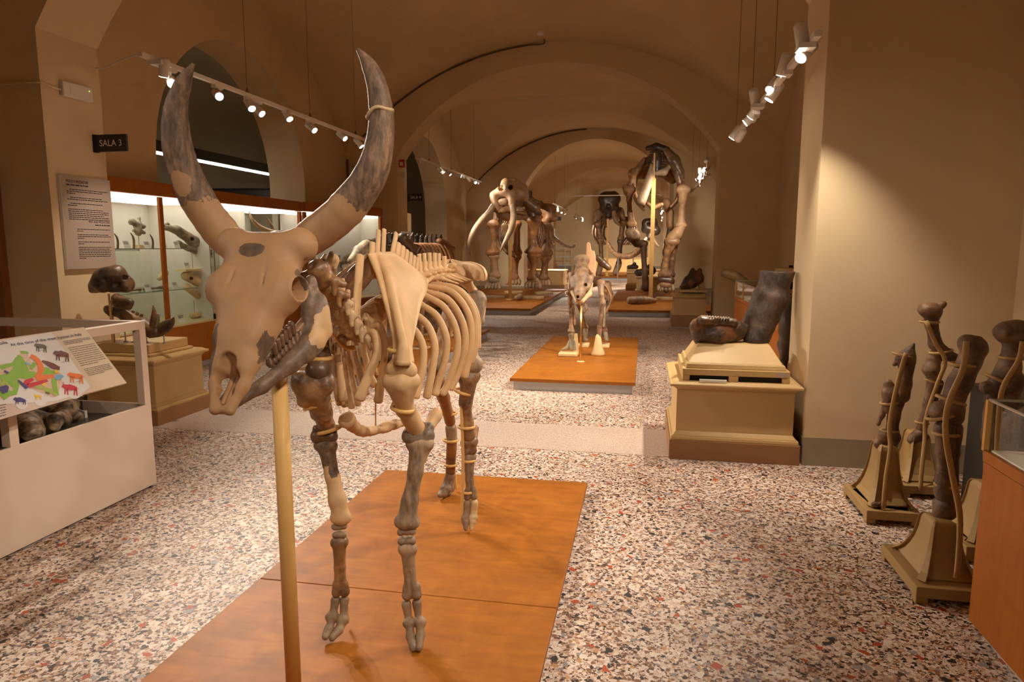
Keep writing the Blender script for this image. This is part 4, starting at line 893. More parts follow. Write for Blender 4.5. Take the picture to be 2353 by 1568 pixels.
for u, v in ((285, 735), (305, 748), (336, 770), (376, 765)):
    q = D(u, v, yj); m = MB(); m.tube([q, (q[0], q[1], .681)], 0.006, 6); m.lathe((q[0], q[1], .681), [(.018, 0), (.018, .006), (.007, .012)], 8); m.build('support_rod', 'steel', t)
wc(t)

# ------------------------------------------------------------------ leg bones on bell-shaped stands
def bell_stand(x0, x1, y0, y1, zt, parent, tx=0.10, ty=0.09):
    cx, cy = (x0 + x1) / 2, (y0 + y1) / 2; hx, hy = (x1 - x0) / 2, (y1 - y0) / 2
    m = MB(); m.box(cx - hx, cx + hx, cy - hy, cy + hy, .025, .075)
    for a in (-1, 1):
        for b in (-1, 1): m.box(cx + a * hx, cx + a * (hx - .05), cy + b * hy, cy + b * (hy - .05), 0, .026)
    add_bevel(m.build('base_slab', 'bell_paint', parent), 0.004)
    prof = [(1.0 - .03 / hx, .075), (.88, .085), (.72, .12), (.60, .17), (.50, .23), (.44, .29), (.41, .34), (.39, .37), (.34, .392), (.2, .40)]
    v = []; f = []
    for s, z in prof:
        z = .075 + (z - .075) / .325 * (zt - .075)
        for a, b in ((-1, -1), (1, -1), (1, 1), (-1, 1)):
            c = .8; v += [(cx + a * hx * s * (c if (a * b > 0) else 1), cy + b * hy * s * (1 if (a * b > 0) else c), z), (cx + a * hx * s * (1 if (a * b > 0) else c), cy + b * hy * s * (c if (a * b > 0) else 1), z)]
    n = len(prof)
    for i in range(n - 1):
        for j in range(8): f.append((i * 8 + j, i * 8 + (j + 1) % 8, (i + 1) * 8 + (j + 1) % 8, (i + 1) * 8 + j))
    f.append(tuple(range((n - 1) * 8, n * 8))); f.append(tuple(range(8))[::-1])
    o = mesh_obj('bell', v, f, 'bell_paint', parent, False); add_bevel(o, 0.01, 3)
plain('bell_paint', (0.40, 0.28, 0.125), 0.55, var=0.08, vscale=4)
plain('strap_wood', (0.42, 0.275, 0.115), 0.55, var=0.1)
def leg_mount(label, base, zt, bones, splint, straps, mat='leather_bone'):
    x0, x1, y0, y1 = base
    t = thing('leg_bone_mount', label, 'fossil', ((x0 + x1) / 2, (y0 + y1) / 2, 0))
    bell_stand(x0, x1, y0, y1, zt, t)
    for nm, pts, rad in bones: sdf(nm, chain([D(*p) for p in pts], rad), 0.007, mat, t, 0.02, rough=0.004, rscale=40)
    P = catmull([D(*p) for p in splint], 4)
    vv, ff = tube_geo(P, 0.013, 8, True, 0.6, (0, 1, 0)); mesh_obj('splint', vv, ff, 'strap_wood', t, True)
    for u, v, y, r, tl in straps:
        c = D(u, v, y); pts = [c + np.array([r * math.cos(a), r * .8 * math.sin(a), tl * r * math.cos(a)]) for a in np.linspace(0, 2 * PI, 17)]
        vv, ff = tube_geo(pts, 0.008, 6, False, 1.0, (0, 0, 1)); mesh_obj('strap', vv, ff, 'strap_wood', t, True)
    wc(t); return t
A = 4.08
leg_mount('dark leg bones tied to a pale stick on the front left bell-shaped stand', (1.225, 1.50, 3.86, 4.30), 0.40,
    [('upper_bone', [(2100, 790, A), (2082, 825, A), (2083, 850, A), (2078, 880, A), (2070, 910, A)], [.008, .05, .034, .035, .045]), ('side_process', [(2085, 815, A), (2055, 838, A)], [.03, .012]),
     ('elbow_bone', [(2040, 880, A), (2046, 905, A), (2040, 940, A)], [.022, .04, .028]), ('long_bone', [(2062, 920, A), (2054, 960, A), (2050, 995, A)], [.038, .032, .035]), ('thin_bone', [(2034, 930, A), (2026, 955, A), (2018, 975, A)], [.014, .014, .014]),
     ('foot_bone', [(2020, 1020, A), (2035, 1003, A), (2052, 1005, A), (2048, 1025, A)], [.03, .04, .035, .03])],
    [(2082, 812, A - .06), (2068, 860, A - .06), (2052, 930, A - .07), (2044, 985, A - .07), (2046, 1030, A - .09), (2036, 1100, A - .15), (2030, 1170, A - .2)], [(2077, 817, A, .055, -.2), (2046, 925, A, .05, .2), (2044, 990, A, .045, 0)])
m = None
t = thing('pebble_fossil', 'small dark lump lying on the front left bell-shaped stand', 'fossil', (1.29, 3.92, 0.076)); sdf('lump', [rc((1.275, 3.905, .094), (1.305, 3.92, .092), .018, .014), rc((1.30, 3.9, .10), (1.305, 3.9, .112), .008, .006)], 0.005, 'leather_bone', t, 0.01); wc(t)
B = 4.5
leg_mount('tallest dark leg bones with a ball joint on the bell-shaped stand by the wall', (1.56, 1.84, 4.33, 4.78), 0.36,
    [('thigh_bone', [(2128, 712, B), (2142, 716, B), (2140, 745, B), (2150, 790, B), (2170, 815, B)], [.045, .05, .032, .036, .04]), ('ball_process', [(2150, 712, B), (2166, 700, B)], [.028, .024]),
     ('knee_bone', [(2150, 815, B), (2140, 850, B), (2150, 875, B)], [.035, .045, .03]), ('knee_process', [(2165, 812, B), (2190, 822, B)], [.035, .03]), ('shin_bone', [(2145, 870, B), (2132, 930, B), (2118, 985, B)], [.035, .026, .03]), ('shin_splint_bone', [(2160, 880, B), (2150, 920, B)], [.02, .016]),
     ('ankle_bone', [(2098, 1010, B), (2112, 998, B), (2120, 1005, B)], [.035, .032, .03])],
    [(2128, 738, B - .06), (2150, 790, B - .06), (2172, 830, B - .06), (2155, 880, B - .06), (2128, 960, B - .06), (2125, 1010, B - .08), (2118, 1080, B - .15), (2115, 1130, B - .18)], [(2136, 740, B, .05, 0), (2162, 808, B, .06, .2), (2145, 877, B, .045, -.3), (2118, 972, B, .035, -.1)])
Cc = 3.22
leg_mount('thick brown leg bones strapped to a pale stick on the nearest bell-shaped stand', (1.165, 1.47, 2.99, 3.43), 0.31,
    [('thigh_bone', [(2222, 790, Cc), (2238, 800, Cc), (2228, 830, Cc), (2205, 880, Cc), (2192, 915, Cc)], [.04, .05, .045, .045, .045]), ('thigh_process', [(2245, 785, Cc), (2250, 815, Cc)], [.025, .025]),
     ('knee_bone', [(2160, 945, Cc), (2185, 940, Cc), (2190, 960, Cc)], [.045, .05, .04]), ('shin_bone', [(2172, 985, Cc), (2172, 1040, Cc), (2172, 1100, Cc), (2172, 1130, Cc)], [.045, .036, .038, .05]), ('outer_shin_bone', [(2198, 985, Cc), (2192, 1040, Cc), (2190, 1110, Cc)], [.03, .02, .022]),
     ('ankle_bone', [(2162, 1185, Cc), (2172, 1165, Cc), (2180, 1175, Cc)], [.035, .045, .04])],
    [(2221, 785, Cc - .08), (2212, 850, Cc - .08), (2180, 925, Cc - .09), (2173, 1000, Cc - .09), (2190, 1100, Cc - .09), (2205, 1180, Cc - .10), (2204, 1260, Cc - .15), (2198, 1330, Cc - .2)], [(2217, 838, Cc, .055, 0), (2185, 920, Cc, .055, -.3), (2174, 997, Cc, .05, 0), (2178, 1115, Cc, .05, 0), (2165, 955, Cc, .06, .3)])
Dd = 3.66
leg_mount('dark leg bone with a smooth round head behind the glass table case', (1.55, 1.85, 3.46, 3.86), 0.34,
    [('thigh_bone', [(2312, 765, Dd), (2335, 765, Dd), (2328, 800, Dd), (2318, 850, Dd), (2290, 880, Dd)], [.055, .06, .042, .05, .04]), ('ball_process', [(2335, 768, Dd), (2353, 775, Dd)], [.05, .045]), ('knee_process', [(2265, 890, Dd), (2285, 890, Dd), (2280, 915, Dd)], [.028, .035, .035]),
     ('shin_bone', [(2325, 870, Dd), (2318, 920, Dd), (2305, 1000, Dd), (2300, 1080, Dd)], [.05, .04, .035, .04]), ('outer_shin_bone', [(2280, 910, Dd), (2272, 1000, Dd), (2275, 1090, Dd)], [.035, .03, .03])],
    [(2350, 785, Dd - .08), (2340, 830, Dd - .08), (2305, 890, Dd - .08), (2295, 960, Dd - .08), (2290, 1060, Dd - .08), (2288, 1130, Dd - .12)], [(2325, 822, Dd, .055, 0), (2292, 873, Dd, .05, -.5)])
# dark crate and glass table case at the right edge
t = thing('dark_crate', 'black wooden crate standing in the corner behind the strapped leg bones', 'crate', (2.04, 4.0, 0))
m = MB(); m.box(-.17, .25, -.25, .3, 0, .70); m.build('body', 'black_box', t)
m = MB(); m.box(-.18, .26, -.26, .31, .70, .72); m.build('lid', 'dark_metal', t)
def table_case(label, x0, x1, y0, y1, zw, zg, posts, toe=0.05):
    t = thing('table_showcase', label, 'showcase', ((x0 + x1) / 2, (y0 + y1) / 2, 0)); hx, hy = (x1 - x0) / 2, (y1 - y0) / 2
    m = MB(); m.box(-hx + .04, hx - .04, -hy + .04, hy - .04, 0, toe); m.build('plinth', 'grey_metal', t)
    m = MB(); m.box(-hx, hx, -hy, hy, toe, zw - .045); m.build('body', 'orange_wood', t)
    m = MB(); m.box(-hx - .004, hx + .004, -hy - .004, hy + .004, zw - .042, zw); add_bevel(m.build('top_rail', 'orange_wood', t), 0.003)
    m = MB(); m.box(-hx + .015, hx - .015, -hy + .015, hy - .015, zw, zw + .006); m.build('tray', 'card', t)
    g = 0.006
    for nm, b in (('glass_top', (-hx, hx, -hy, hy, zg - g, zg)), ('glass_side', (-hx, -hx + g, -hy, hy, zw, zg - g)), ('glass_side', (hx - g, hx, -hy, hy, zw, zg - g)), ('glass_side', (-hx, hx, -hy, -hy + g, zw, zg - g)), ('glass_side', (-hx, hx, hy - g, hy, zw, zg - g))):
        m = MB(); m.box(*b); m.build(nm, 'glass', t)
    for a, b in posts:
        m = MB(); m.box(a * hx - .009, a * hx + .009, b * hy - .009, b * hy + .009, zw, zg); m.build('corner_post', 'brass' if posts else 'steel', t)
    e = .006
    for nm, pts in (('edge_rail', [(-hx, -hy, zg), (-hx, hy, zg)]), ('edge_rail', [(hx, -hy, zg), (hx, hy, zg)]), ('edge_rail', [(-hx, -hy, zg), (hx, -hy, zg)]), ('edge_rail', [(-hx, hy, zg), (hx, hy, zg)])):
        m = MB(); m.tube(pts, e, 6); m.build(nm, 'steel', t)
    return t
table_case('glass-topped orange wood table case at the right edge, nearest the camera', 1.285, 2.2, 1.2, 2.80, 0.735, 0.93, [(-1, 1), (1, 1)])
table_case('glass-topped orange wood table case behind the leaning tusk by the right wall', 1.20, 1.95, 5.9, 9.5, 0.85, 1.05, [(-1, 1), (-1, .6), (-1, .1), (1, 1)])
for i, (y, x) in enumerate(((9.1, 1.45), (8.7, 1.5), (8.2, 1.45))):
    m = MB(); m.box(x - .09, x + .09, y - .06, y + .06, .857, .864); tag(m.build('specimen_card', 'ivory' if i == 1 else 'white_paint', None), ['pale card at the far end of the wall-side table case', 'cream card in the middle of the wall-side table case', 'white card in the wall-side table case, nearest the tusk'][i], 'card', 'cards in the wall-side table case')
t = thing('tusk_piece', 'olive-brown tusk piece on a stand pointing up beside the far table case', 'fossil', (1.12, 10.3, 0.0))
stube('tusk', [D(1662, 627, 10.3), D(1680, 631, 10.3), D(1698, 641, 10.3), D(1715, 655, 10.3)], [.062, .072, .075, .07], 'olive_bone' if 'olive_bone' in M else bone_mat('olive_bone', (0.33, 0.235, 0.11), (0.17, 0.115, 0.055), .5, .12, 6, 1.2), t, 6, 14, bumpy=.06)
q = D(1708, 655, 10.3); m = MB(); m.tube([q, (q[0], q[1], 0.02)], .018, 8); m.lathe((q[0], q[1], 0), [(.14, 0), (.14, .02), (.03, .03)], 14); m.build('stand', 'dark_metal', t); wc(t)
t = thing('round_lid_box', 'round tan wooden disc with a black knob by the window recess', 'box', (1.93, 9.75, 0)); m = MB(); m.lathe((0, 0, 1.16), [(.2, 0), (.2, .05), (.18, .06)], 24); m.build('disc', 'cream_paint', t); m = MB(); m.lathe((0, 0, 1.22), [(.03, 0), (.03, .03), (.0, .032)], 10); m.build('knob', 'black', t)
m = MB(); m.lathe((0, 0, 0), [(.16, 0), (.16, .03), (.04, .05), (.04, 1.15), (.1, 1.16)], 16); m.build('stand', 'dark_metal', t)
t = thing('grey_bone_stack', 'grey and dark mounted bones between the table case and the right pillar', 'fossil', (1.12, 5.95, 0))
sdf('bone', chain([D(1812, 690, 5.95), D(1806, 740, 5.95), D(1806, 790, 5.95), D(1802, 825, 5.95)], [.05, .055, .06, .04]), 0.01, 'black_bone', t, .02, rough=.01, rscale=25)
q = D(1806, 800, 5.95); m = MB(); m.tube([q, (q[0], q[1], 0)], .02, 8); m.lathe((q[0], q[1], 0), [(.09, 0), (.09, .03), (.03, .04)], 12); m.build('stand', 'dark_metal', t); wc(t)
# ------------------------------------------------------------------ low white display case with a sloped printed panel
plain('white_ply', (0.68, 0.61, 0.58), 0.5, var=0.03, vscale=2)
plain('print_white', (0.68, 0.63, 0.60), 0.5, var=0)
plain('print_beige', (0.62, 0.54, 0.46), 0.5, var=0)
plain('print_lilac', (0.60, 0.52, 0.52), 0.5, var=0)
for nm, c in (('green', (0.22, 0.42, 0.03)), ('green2', (0.33, 0.47, 0.08)), ('orange', (0.75, 0.18, 0.02)), ('crimson', (0.55, 0.02, 0.05)), ('maroon', (0.16, 0.03, 0.02)), ('yellow', (0.80, 0.55, 0.03)), ('navy', (0.05, 0.035, 0.17)), ('blue', (0.18, 0.40, 0.60)), ('olive', (0.10, 0.10, 0.06)), ('land', (0.62, 0.50, 0.42))):
    plain('print_' + nm, c, 0.5, var=0)
wcx0, wcx1, wcy0, wcy1 = -4.45, -3.005, 1.35, 3.67
wct = thing('white_display_case', 'low white open-framed display case at the left edge', 'display case', ((wcx0 + wcx1) / 2, (wcy0 + wcy1) / 2, 0))
def wb(name, x0, x1, y0, y1, z0, z1, mat='white_ply', bev=0.002):
    m = MB(); m.box(x0, x1, y0, y1, z0, z1); o = m.build(name, mat, wct); 
    if bev: add_bevel(o, bev)
    return o
wb('side_wall', wcx1 - .018, wcx1, wcy0, wcy1, 0.012, .53); wb('side_wall', wcx0, wcx0 + .018, wcy0, wcy1, 0.012, .53)
wb('end_wall', wcx0 + .018, wcx1 - .018, wcy1 - .018, wcy1, 0.012, .53); wb('end_wall', wcx0 + .018, wcx1 - .018, wcy0, wcy0 + .018, 0.012, .53)
wb('plinth', wcx0 + .02, wcx1 - .02, wcy0 + .02, wcy1 - .02, 0, .012, 'dark_metal', 0)
for x in (wcx0, wcx1 - .05):
    for y in (wcy0, 2.70, wcy1 - .05): wb('post', x, x + .05, y, y + .05, .53, 1.0)
for x in (wcx0, wcx1 - .05): wb('top_rail', x, x + .05, wcy0, wcy1, 1.0, 1.05)
for y in (wcy0, wcy1 - .05): wb('cross_rail', wcx0 + .05, wcx1 - .05, y, y + .05, 1.0, 1.05)
wb('inner_floor', wcx0 + .018, wcx1 - .018, wcy0 + .018, wcy1 - .018, .44, .455, 'dark_slate' if 'dark_slate' in M else plain('dark_slate', (0.10, 0.10, 0.095), .3, var=.3, vscale=5), 0)
for y in (3.46, 3.58): wb('mount_bar', wcx1 - .5, wcx1 - .44, y, y + .03, .455, .54, 'black_box', 0)
wb('mount_plate', -3.55, -3.35, 3.52, 3.54, .456, .50, 'card', 0)
wc(wct)
t = thing('dug_up_bones', 'dark and pale mass of excavated bones lying inside the white case', 'fossil', (-3.5, 2.75, .325))
sdf('bone_mass', [rc((-3.2, 2.55, .40), (-3.6, 2.9, .42), .06, .08), rc((-3.25, 2.8, .39), (-3.55, 2.6, .43), .05, .07), rc((-3.3, 2.95, .39), (-3.8, 2.75, .42), .05, .08), rc((-3.2, 2.7, .41), (-3.35, 2.98, .43), .035, .04), rc((-3.65, 2.5, .42), (-3.9, 2.9, .44), .08, .08)], .012, 'dug_bone' if 'dug_bone' in M else bone_mat('dug_bone', (0.45, 0.36, 0.27), (0.06, 0.04, 0.03), .5, .08, 10, 1.7, .5, speck=.4), t, .02, rough=.018, rscale=32); wc(t); t.location.z += .13; t.location.y += .42; t.location.x += .03
# sloped panel
PA = Vector((-2.77, 0, .76)); PB = Vector((-3.012, 0, 1.062)); PY0, PY1 = 1.75, 3.21
pn = (PB - PA); PLEN = pn.length; pey = pn.normalized(); pex = Vector((0, 1, 0)); pez = pex.cross(pey)
def on_panel(u, v):
    d = Vector(_ray(u, v)); o = Vector((0, 0, CAMH)); s = (PA - o).dot(pez) / d.dot(pez); q = o + d * s - Vector((PA.x, PY0, PA.z)); return (q.dot(pex), q.dot(pey))
ip = thing('map_panel', 'sloped printed panel with a coloured bone map and animal silhouettes on the white case', 'information panel', (PA.x, PY0, PA.z))
pf = frame_from((0, 0, 0), pex, pey)
def pmesh(name, polys, mat, h):
    m = MB()
    for p in polys: m.add([(x, y, h) for x, y in p], [tuple(range(len(p)))])
    o = m.build(name, mat, ip); o.matrix_local = pf
    for poly in o.data.polygons:
        if poly.normal.z < 0: poly.flip()
    return o
m = MB(); m.box(0, PY1 - PY0, 0, PLEN, -.012, 0); o = m.build('board', 'print_beige', ip); o.matrix_local = pf
K = lambda x, y: on_panel(x / 4.613, 720 + y / 4.613)
def kp(pts): return [K(*p) for p in pts]
bx0 = (0.02, 0.0)
pmesh('print_field', [[(0.02, .012)] + [K(0, 1130), K(700, 925), K(870, 880), K(950, 785), K(555, 205), K(0, 300)] + [(0.02, PLEN - .012)]], 'print_lilac', .0006)
pmesh('print_field', [[(0.02, .09)] + kp([(0, 968), (560, 935), (860, 862), (955, 780), (548, 203), (0, 300)]) + [(0.02, PLEN - .012)]], 'print_white', .0010)
for x, y in ((230, 975), (430, 940), (790, 865)):
    pmesh('print_bubble', [kp([(x + 62 * math.cos(a), y + 45 * math.sin(a)) for a in np.linspace(0, 2 * PI, 21)[:-1]])], 'print_white', .0013)
def ring(name, cx, cy, rx, ry):
    P = [K(cx + rx * math.cos(a), cy + ry * math.sin(a)) for a in np.linspace(0, 2 * PI, 25)]
    pmesh(name, [[P[i], P[i + 1], ((P[i + 1][0] * .97 + P[12][0] * .03), P[i + 1][1] * .99 + P[12][1] * .01), (P[i][0] * .97 + P[12][0] * .03, P[i][1] * .99 + P[12][1] * .01)] for i in range(24)], 'print_lilac', .0014)
pmesh('print_land', [kp([(0, 540), (140, 530), (205, 430), (290, 425), (330, 520), (640, 640), (655, 710), (615, 870), (560, 895), (300, 790), (190, 760), (150, 870), (0, 920)])], 'print_land', .0014)
def blob(name, mat, pts, w, h=.002):
    c = catmull([K(*p) for p in pts], 6); poly = []
    n = len(c); ws = np.interp(np.linspace(0, len(w) - 1, n), range(len(w)), w); L = []; R = []
    for i in range(n):
        tt = c[min(i + 1, n - 1)] - c[max(i - 1, 0)]; tt = tt / (np.linalg.norm(tt) + 1e-9); nn = np.array([-tt[1], tt[0]]) * ws[i] * .00115
        L.append(c[i] + nn); R.append(c[i] - nn)
    pmesh(name, [[tuple(L[i]), tuple(R[i]), tuple(R[i + 1]), tuple(L[i + 1])] for i in range(n - 1)], mat, h)
for i, (mt, pts, w) in enumerate([('print_green', [(0, 585), (70, 560), (140, 540), (190, 500), (215, 455)], [10, 9, 8, 14, 10]), ('print_green', [(215, 415), (260, 415), (300, 425)], [6, 7, 6]), ('print_green', [(0, 700), (80, 690), (170, 640), (205, 560), (215, 480)], [22, 18, 22, 20, 14]),
        ('print_green', [(60, 720), (110, 730), (150, 790)], [14, 12, 8]), ('print_green', [(180, 700), (175, 780), (145, 860)], [8, 8, 10]), ('print_green', [(0, 880), (80, 850), (150, 850)], [22, 14, 8]), ('print_green', [(170, 640), (270, 660), (380, 640)], [16, 22, 10]), ('print_green', [(270, 680), (275, 620), (240, 500)], [16, 14, 5]),
        ('print_green', [(380, 645), (470, 630), (580, 625)], [6, 12, 8]), ('print_green', [(470, 590), (520, 610)], [10, 14]), ('print_green', [(320, 590), (370, 530)], [7, 8]), ('print_green', [(570, 700), (580, 790), (605, 870)], [10, 10, 8]), ('print_green2', [(365, 785), (460, 800), (560, 815)], [5, 8, 4]), ('print_green2', [(470, 820), (560, 850), (600, 875)], [6, 8, 8]),
        ('print_green2', [(0, 760), (50, 740), (90, 770)], [8, 10, 6]), ('print_orange', [(320, 455), (380, 490), (430, 570), (420, 640), (390, 690)], [12, 14, 12, 10, 12]), ('print_orange', [(385, 705), (480, 680), (580, 670)], [12, 10, 8]), ('print_crimson', [(350, 700), (280, 735), (300, 770), (400, 745), (500, 715)], [6, 10, 12, 8, 6]),
        ('print_maroon', [(440, 510), (500, 535), (560, 565), (630, 590)], [5, 13, 18, 10]), ('print_blue', [(580, 690), (620, 680), (665, 665)], [12, 12, 5]), ('print_blue', [(265, 525), (320, 550)], [6, 4]), ('print_yellow', [(595, 605), (600, 640)], [8, 8]), ('print_yellow', [(445, 770), (480, 745)], [5, 4]), ('print_navy', [(190, 715), (240, 760), (285, 800)], [4, 8, 9]), ('print_navy', [(0, 830), (40, 810), (75, 775)], [14, 16, 6]), ('print_navy', [(40, 615), (85, 640)], [6, 7]), ('print_olive', [(480, 845), (520, 858)], [5, 5])]):
    blob('map_bone', mt, pts, w, .0018 + .00006 * i)
def animal(mat, x, y, s, flip=1, hump=0.0, legs=1.0, tail=True, horns=False, sl=-.10):
    """flat printed quadruped silhouette around crop point x, y; body length s"""
    def q(a, b): return K(x + a * s * flip, y + b * s + a * s * flip * sl * -1)
    body = [q(-.5, -.12), q(-.38, -.24), q(-.2, -.22), q(.0, -.2 - hump), q(.3, -.2), q(.48, -.12), q(.5, .06), q(.3, .1), q(0, .12), q(-.28, .12), q(-.38, .0), q(-.52, -.02)]
    P = [body]
    for a, d in ((-.26, -.04), (-.16, .06), (.34, -.05), (.43, .06)): P.append([q(a - .05, 0), q(a + .06, 0), q(a + d + .035, .42 * legs), q(a + d - .03, .42 * legs)])
    if tail: P.append([q(.46, -.12), q(.5, -.06), q(.62, .02), q(.6, -.02)])
    if horns: P += [[q(-.44, -.2), q(-.42, -.24), q(-.56, -.42), q(-.52, -.36)], [q(-.4, -.22), q(-.37, -.24), q(-.40, -.42), q(-.42, -.38)]]
    pmesh('animal_print', P, mat, .0022)
animal('print_olive', 425, 358, 130, 1, .02); animal('print_maroon', 645, 445, 165, 1, .08, .9, False); animal('print_orange', 795, 675, 165, 1); animal('print_crimson', 735, 800, 165, 1, .06, 1, True, True); animal('print_yellow', 397, 885, 75, 1, .0, 1.2, False, True); animal('print_navy', 205, 930, 130, 1, .08, .7)
def lines(parent, frame, rows, mat='ink', seed=3, h=.0012):
    """illegible body copy: rows of word-long dashes; rows = (x0, x1, y, height)"""
    rs = random.Random(seed); m = MB()
    for x0, x1, y, hh in rows:
        x = x0
        while x < x1 - hh:
            w_ = min(hh * rs.uniform(1.6, 6.0), x1 - x); m.add([(x, y, h), (x + w_, y, h), (x + w_, y + hh, h), (x, y + hh, h)], [(0, 1, 2, 3)]); x += w_ + hh * .7
    o = m.build('printed_lines', mat, parent); o.matrix_local = frame; o['kind'] = 'stuff'; return o
def klines(boxes, seed):
    rows = []
    for (xa, ya), (xb, yb), n in boxes:
        for i in range(n):
            tt = i / max(1, n - 1); a = K(xa + (xb - xa) * tt, ya + (yb - ya) * tt); rows.append((a[0], a[0] + .175 - (.06 if i == n - 1 else 0), a[1], .0032))
    return lines(ip, pf, rows, 'ink', seed)
klines([((672, 305), (690, 335), 3), ((725, 375), (860, 560), 10), ((888, 600), (935, 665), 5)], 4)
rows = []
for x, y in ((440, 405), (690, 525), (840, 735), (790, 870), (430, 955), (245, 990)): a = K(x - 40, y); rows.append((a[0], a[0] + .04, a[1], .002))
for i in range(5): a = K(0, 985 + 28 * i); rows.append((a[0] - .2, a[0] + .03, a[1], .003))
lines(ip, pf, rows, 'ink', 9)
def ptext(body, x, y, size, align, w_):
    a = K(x, y); me = text_geo(body, size, align, 1, .0004, w_); me.materials.append(M['navy_ink'] if 'navy_ink' in M else plain('navy_ink', (.05, .04, .09), .7, var=0))
    o = bpy.data.objects.new('printed_title', me); link(o, ip); o.matrix_local = pf @ Matrix.Translation((a[0], a[1], .0016))
a = K(118, 352); b = K(872, 240); tw = b[0] - a[0]
me = text_geo('At the time of the great hyenas in Italy', .022); wdt = max(v.co.x for v in me.vertices)
ptext('At the time of the great hyenas in Italy', 118, 352, .022, 'LEFT', tw / wdt); ptext('Italia', 84, 322, .022, 'RIGHT', tw / wdt)

# ------------------------------------------------------------------ wall panel, signs, small fittings on the pillars
t = thing('wall_panel', 'tall grey-lilac text panel on the left pillar headed PREDE E PREDATORI', 'information panel', (-4.778, 4.95, 1.31))
pwf = frame_from((.028, 0, 0), (0, 1, 0), (0, 0, 1))
m = MB(); m.box(0, .028, 0, .54, 0, .78); m.build('board', 'panel_print', t)
m = MB(); m.box(-.0002, .0282, -.002, 0, 0, .78); m.build('white_edge', 'white_paint', t)
text_obj('printed_title', 'PREDE E PREDATORI', .030, 'ink', t, pwf @ Matrix.Translation((.055, .725, .0012)), 'LEFT', 1, .0006, .85)
text_obj('printed_title', 'PREY AND PREDATORS', .027, 'ink', t, pwf @ Matrix.Translation((.50, .395, .0012)), 'RIGHT', 1, .0003, .85)
rows = [(.055, .30, .70, .010)]
for i in range(16):
    if i in (3, 6, 9): continue
    rows.append((.055 + (.03 if i in (0, 4, 7) else 0), .50 - (.35 if i in (2, 8) else .06 * (i % 3 == 1)), .665 - .0165 * i, .0065))
rows.append((.33, .50, .372, .009))
for i in range(17):
    if i in (2, 6, 9): continue
    rows.append((.13, .50 - (.30 if i in (1, 5, 8, 16) else .02 * (i % 2)), .335 - .0155 * i, .006))
lines(t, pwf, rows, 'ink', 12, .0011)
def room_sign(label, body, x, y, z, w_=.325, h=.145):
    t = thing('room_sign', label, 'sign', (x, y, z))
    m = MB(); m.box(0.0, w_, -.012, .012, 0, h); m.build('plate', 'black_box', t)
    m = MB(); m.box(-.004, .03, -.02, .02, -.004, h + .002); m.build('wall_bracket', 'black', t)
    text_obj('lettering', body, .078, 'white_ink', t, frame_from((w_ * .53, -.0135, h * .32), (1, 0, 0), (0, 0, 1)), 'CENTER', 1, .0004, .95)
room_sign('black flag sign reading SALA 3 on the left pillar', 'SALA 3', XL + .004, 5.38, 2.325)
room_sign('black flag sign reading SALA 4 on the second left pillar', 'SALA 4', XL + .004, 13.55, 2.42, .31, .15)
t = thing('emergency_light', 'white rectangular emergency light high on the left pillar', 'light', (XL, 5.05, 2.735))
m = MB(); m.box(0, .045, 0, .315, 0, .125); add_bevel(m.build('housing', 'lamp_white', t), .012, 3)
m = MB(); m.box(.045, .049, .065, .24, .03, .095); add_bevel(m.build('diffuser', 'white_paint', t), .004)
m = MB(); m.ball((.047, .27, .09), .004, 5); m.build('indicator', plain('green_led', (.3, .7, .05), .4, var=0, emit=(.4, .9, .1), estr=3), t)
def cable(label, pts, r=.008, mat='cable', cat='cable'):
    o = stube('wall_cable', pts, r, mat, None, 4, 6, round_ends=False); return tag(o, label, cat)
cable('thin conduit running along the left pillar into the emergency light', [(-5.75, 4.86, 2.80), (-5.1, 4.86, 2.80), (-4.79, 4.858, 2.80), (-4.77, 4.87, 2.80), (-4.768, 4.95, 2.79), (-4.768, 5.05, 2.785)], .010, 'plaster')
cable('cable looping from the pillar corner to the left lighting track', [(-4.77, 5.45, 3.05), (-4.5, 5.25, 2.99), (-4.2, 5.05, 2.98), (-3.9, 4.93, 2.99)], .006, 'lamp_white')
t = thing('fire_alarm_box', 'small red fire alarm box on the second left pillar', 'alarm', (-4.72, 12.945, 3.02)); m = MB(); m.box(0, .12, -.06, 0, 0, .15); add_bevel(m.build('case', 'red_plastic', t), .008); m = MB(); m.box(.03, .09, -.064, -.06, .03, .10); m.build('window', 'white_paint', t)
t = thing('junction_box', 'small cream box under the red alarm on the second left pillar', 'box', (-4.70, 12.945, 2.82)); m = MB(); m.box(0, .11, -.05, 0, 0, .12); add_bevel(m.build('case', 'lamp_white', t), .008); m = MB(); m.box(.02, .09, -.053, -.05, .02, .1); m.build('lid', 'plaster', t)
cable('dark conduit rising in the corner behind the showcase', [(-5.78, 12.91, 2.2), (-5.78, 12.91, 3.2)], .02)
cable('horizontal conduit leading to the red alarm box', [(-5.7, 12.93, 3.06), (-4.72, 12.93, 3.08)], .01, 'plaster'); cable('horizontal conduit leading to the cream junction box', [(-5.7, 12.93, 2.86), (-4.70, 12.93, 2.88)], .01, 'plaster')
def zA(x): a = (WR - WL) / 2; R_ = (a * a + VRISE * VRISE) / (2 * VRISE); return SPR + math.sqrt(R_ * R_ - (x - (WL + WR) / 2) ** 2) - (R_ - VRISE)
cable('dark cable following the vault edge above the second arch', [(x, 12.93, zA(x) - .03) for x in np.linspace(-5.6, -1.9, 16)] + [(-1.88, 12.6, zA(-1.9) + .05)], .014)
cable('dark cable following the vault edge above the third arch', [(x, 22.28, zA(x) - .03) for x in np.linspace(-5.5, -1.9, 16)], .018)
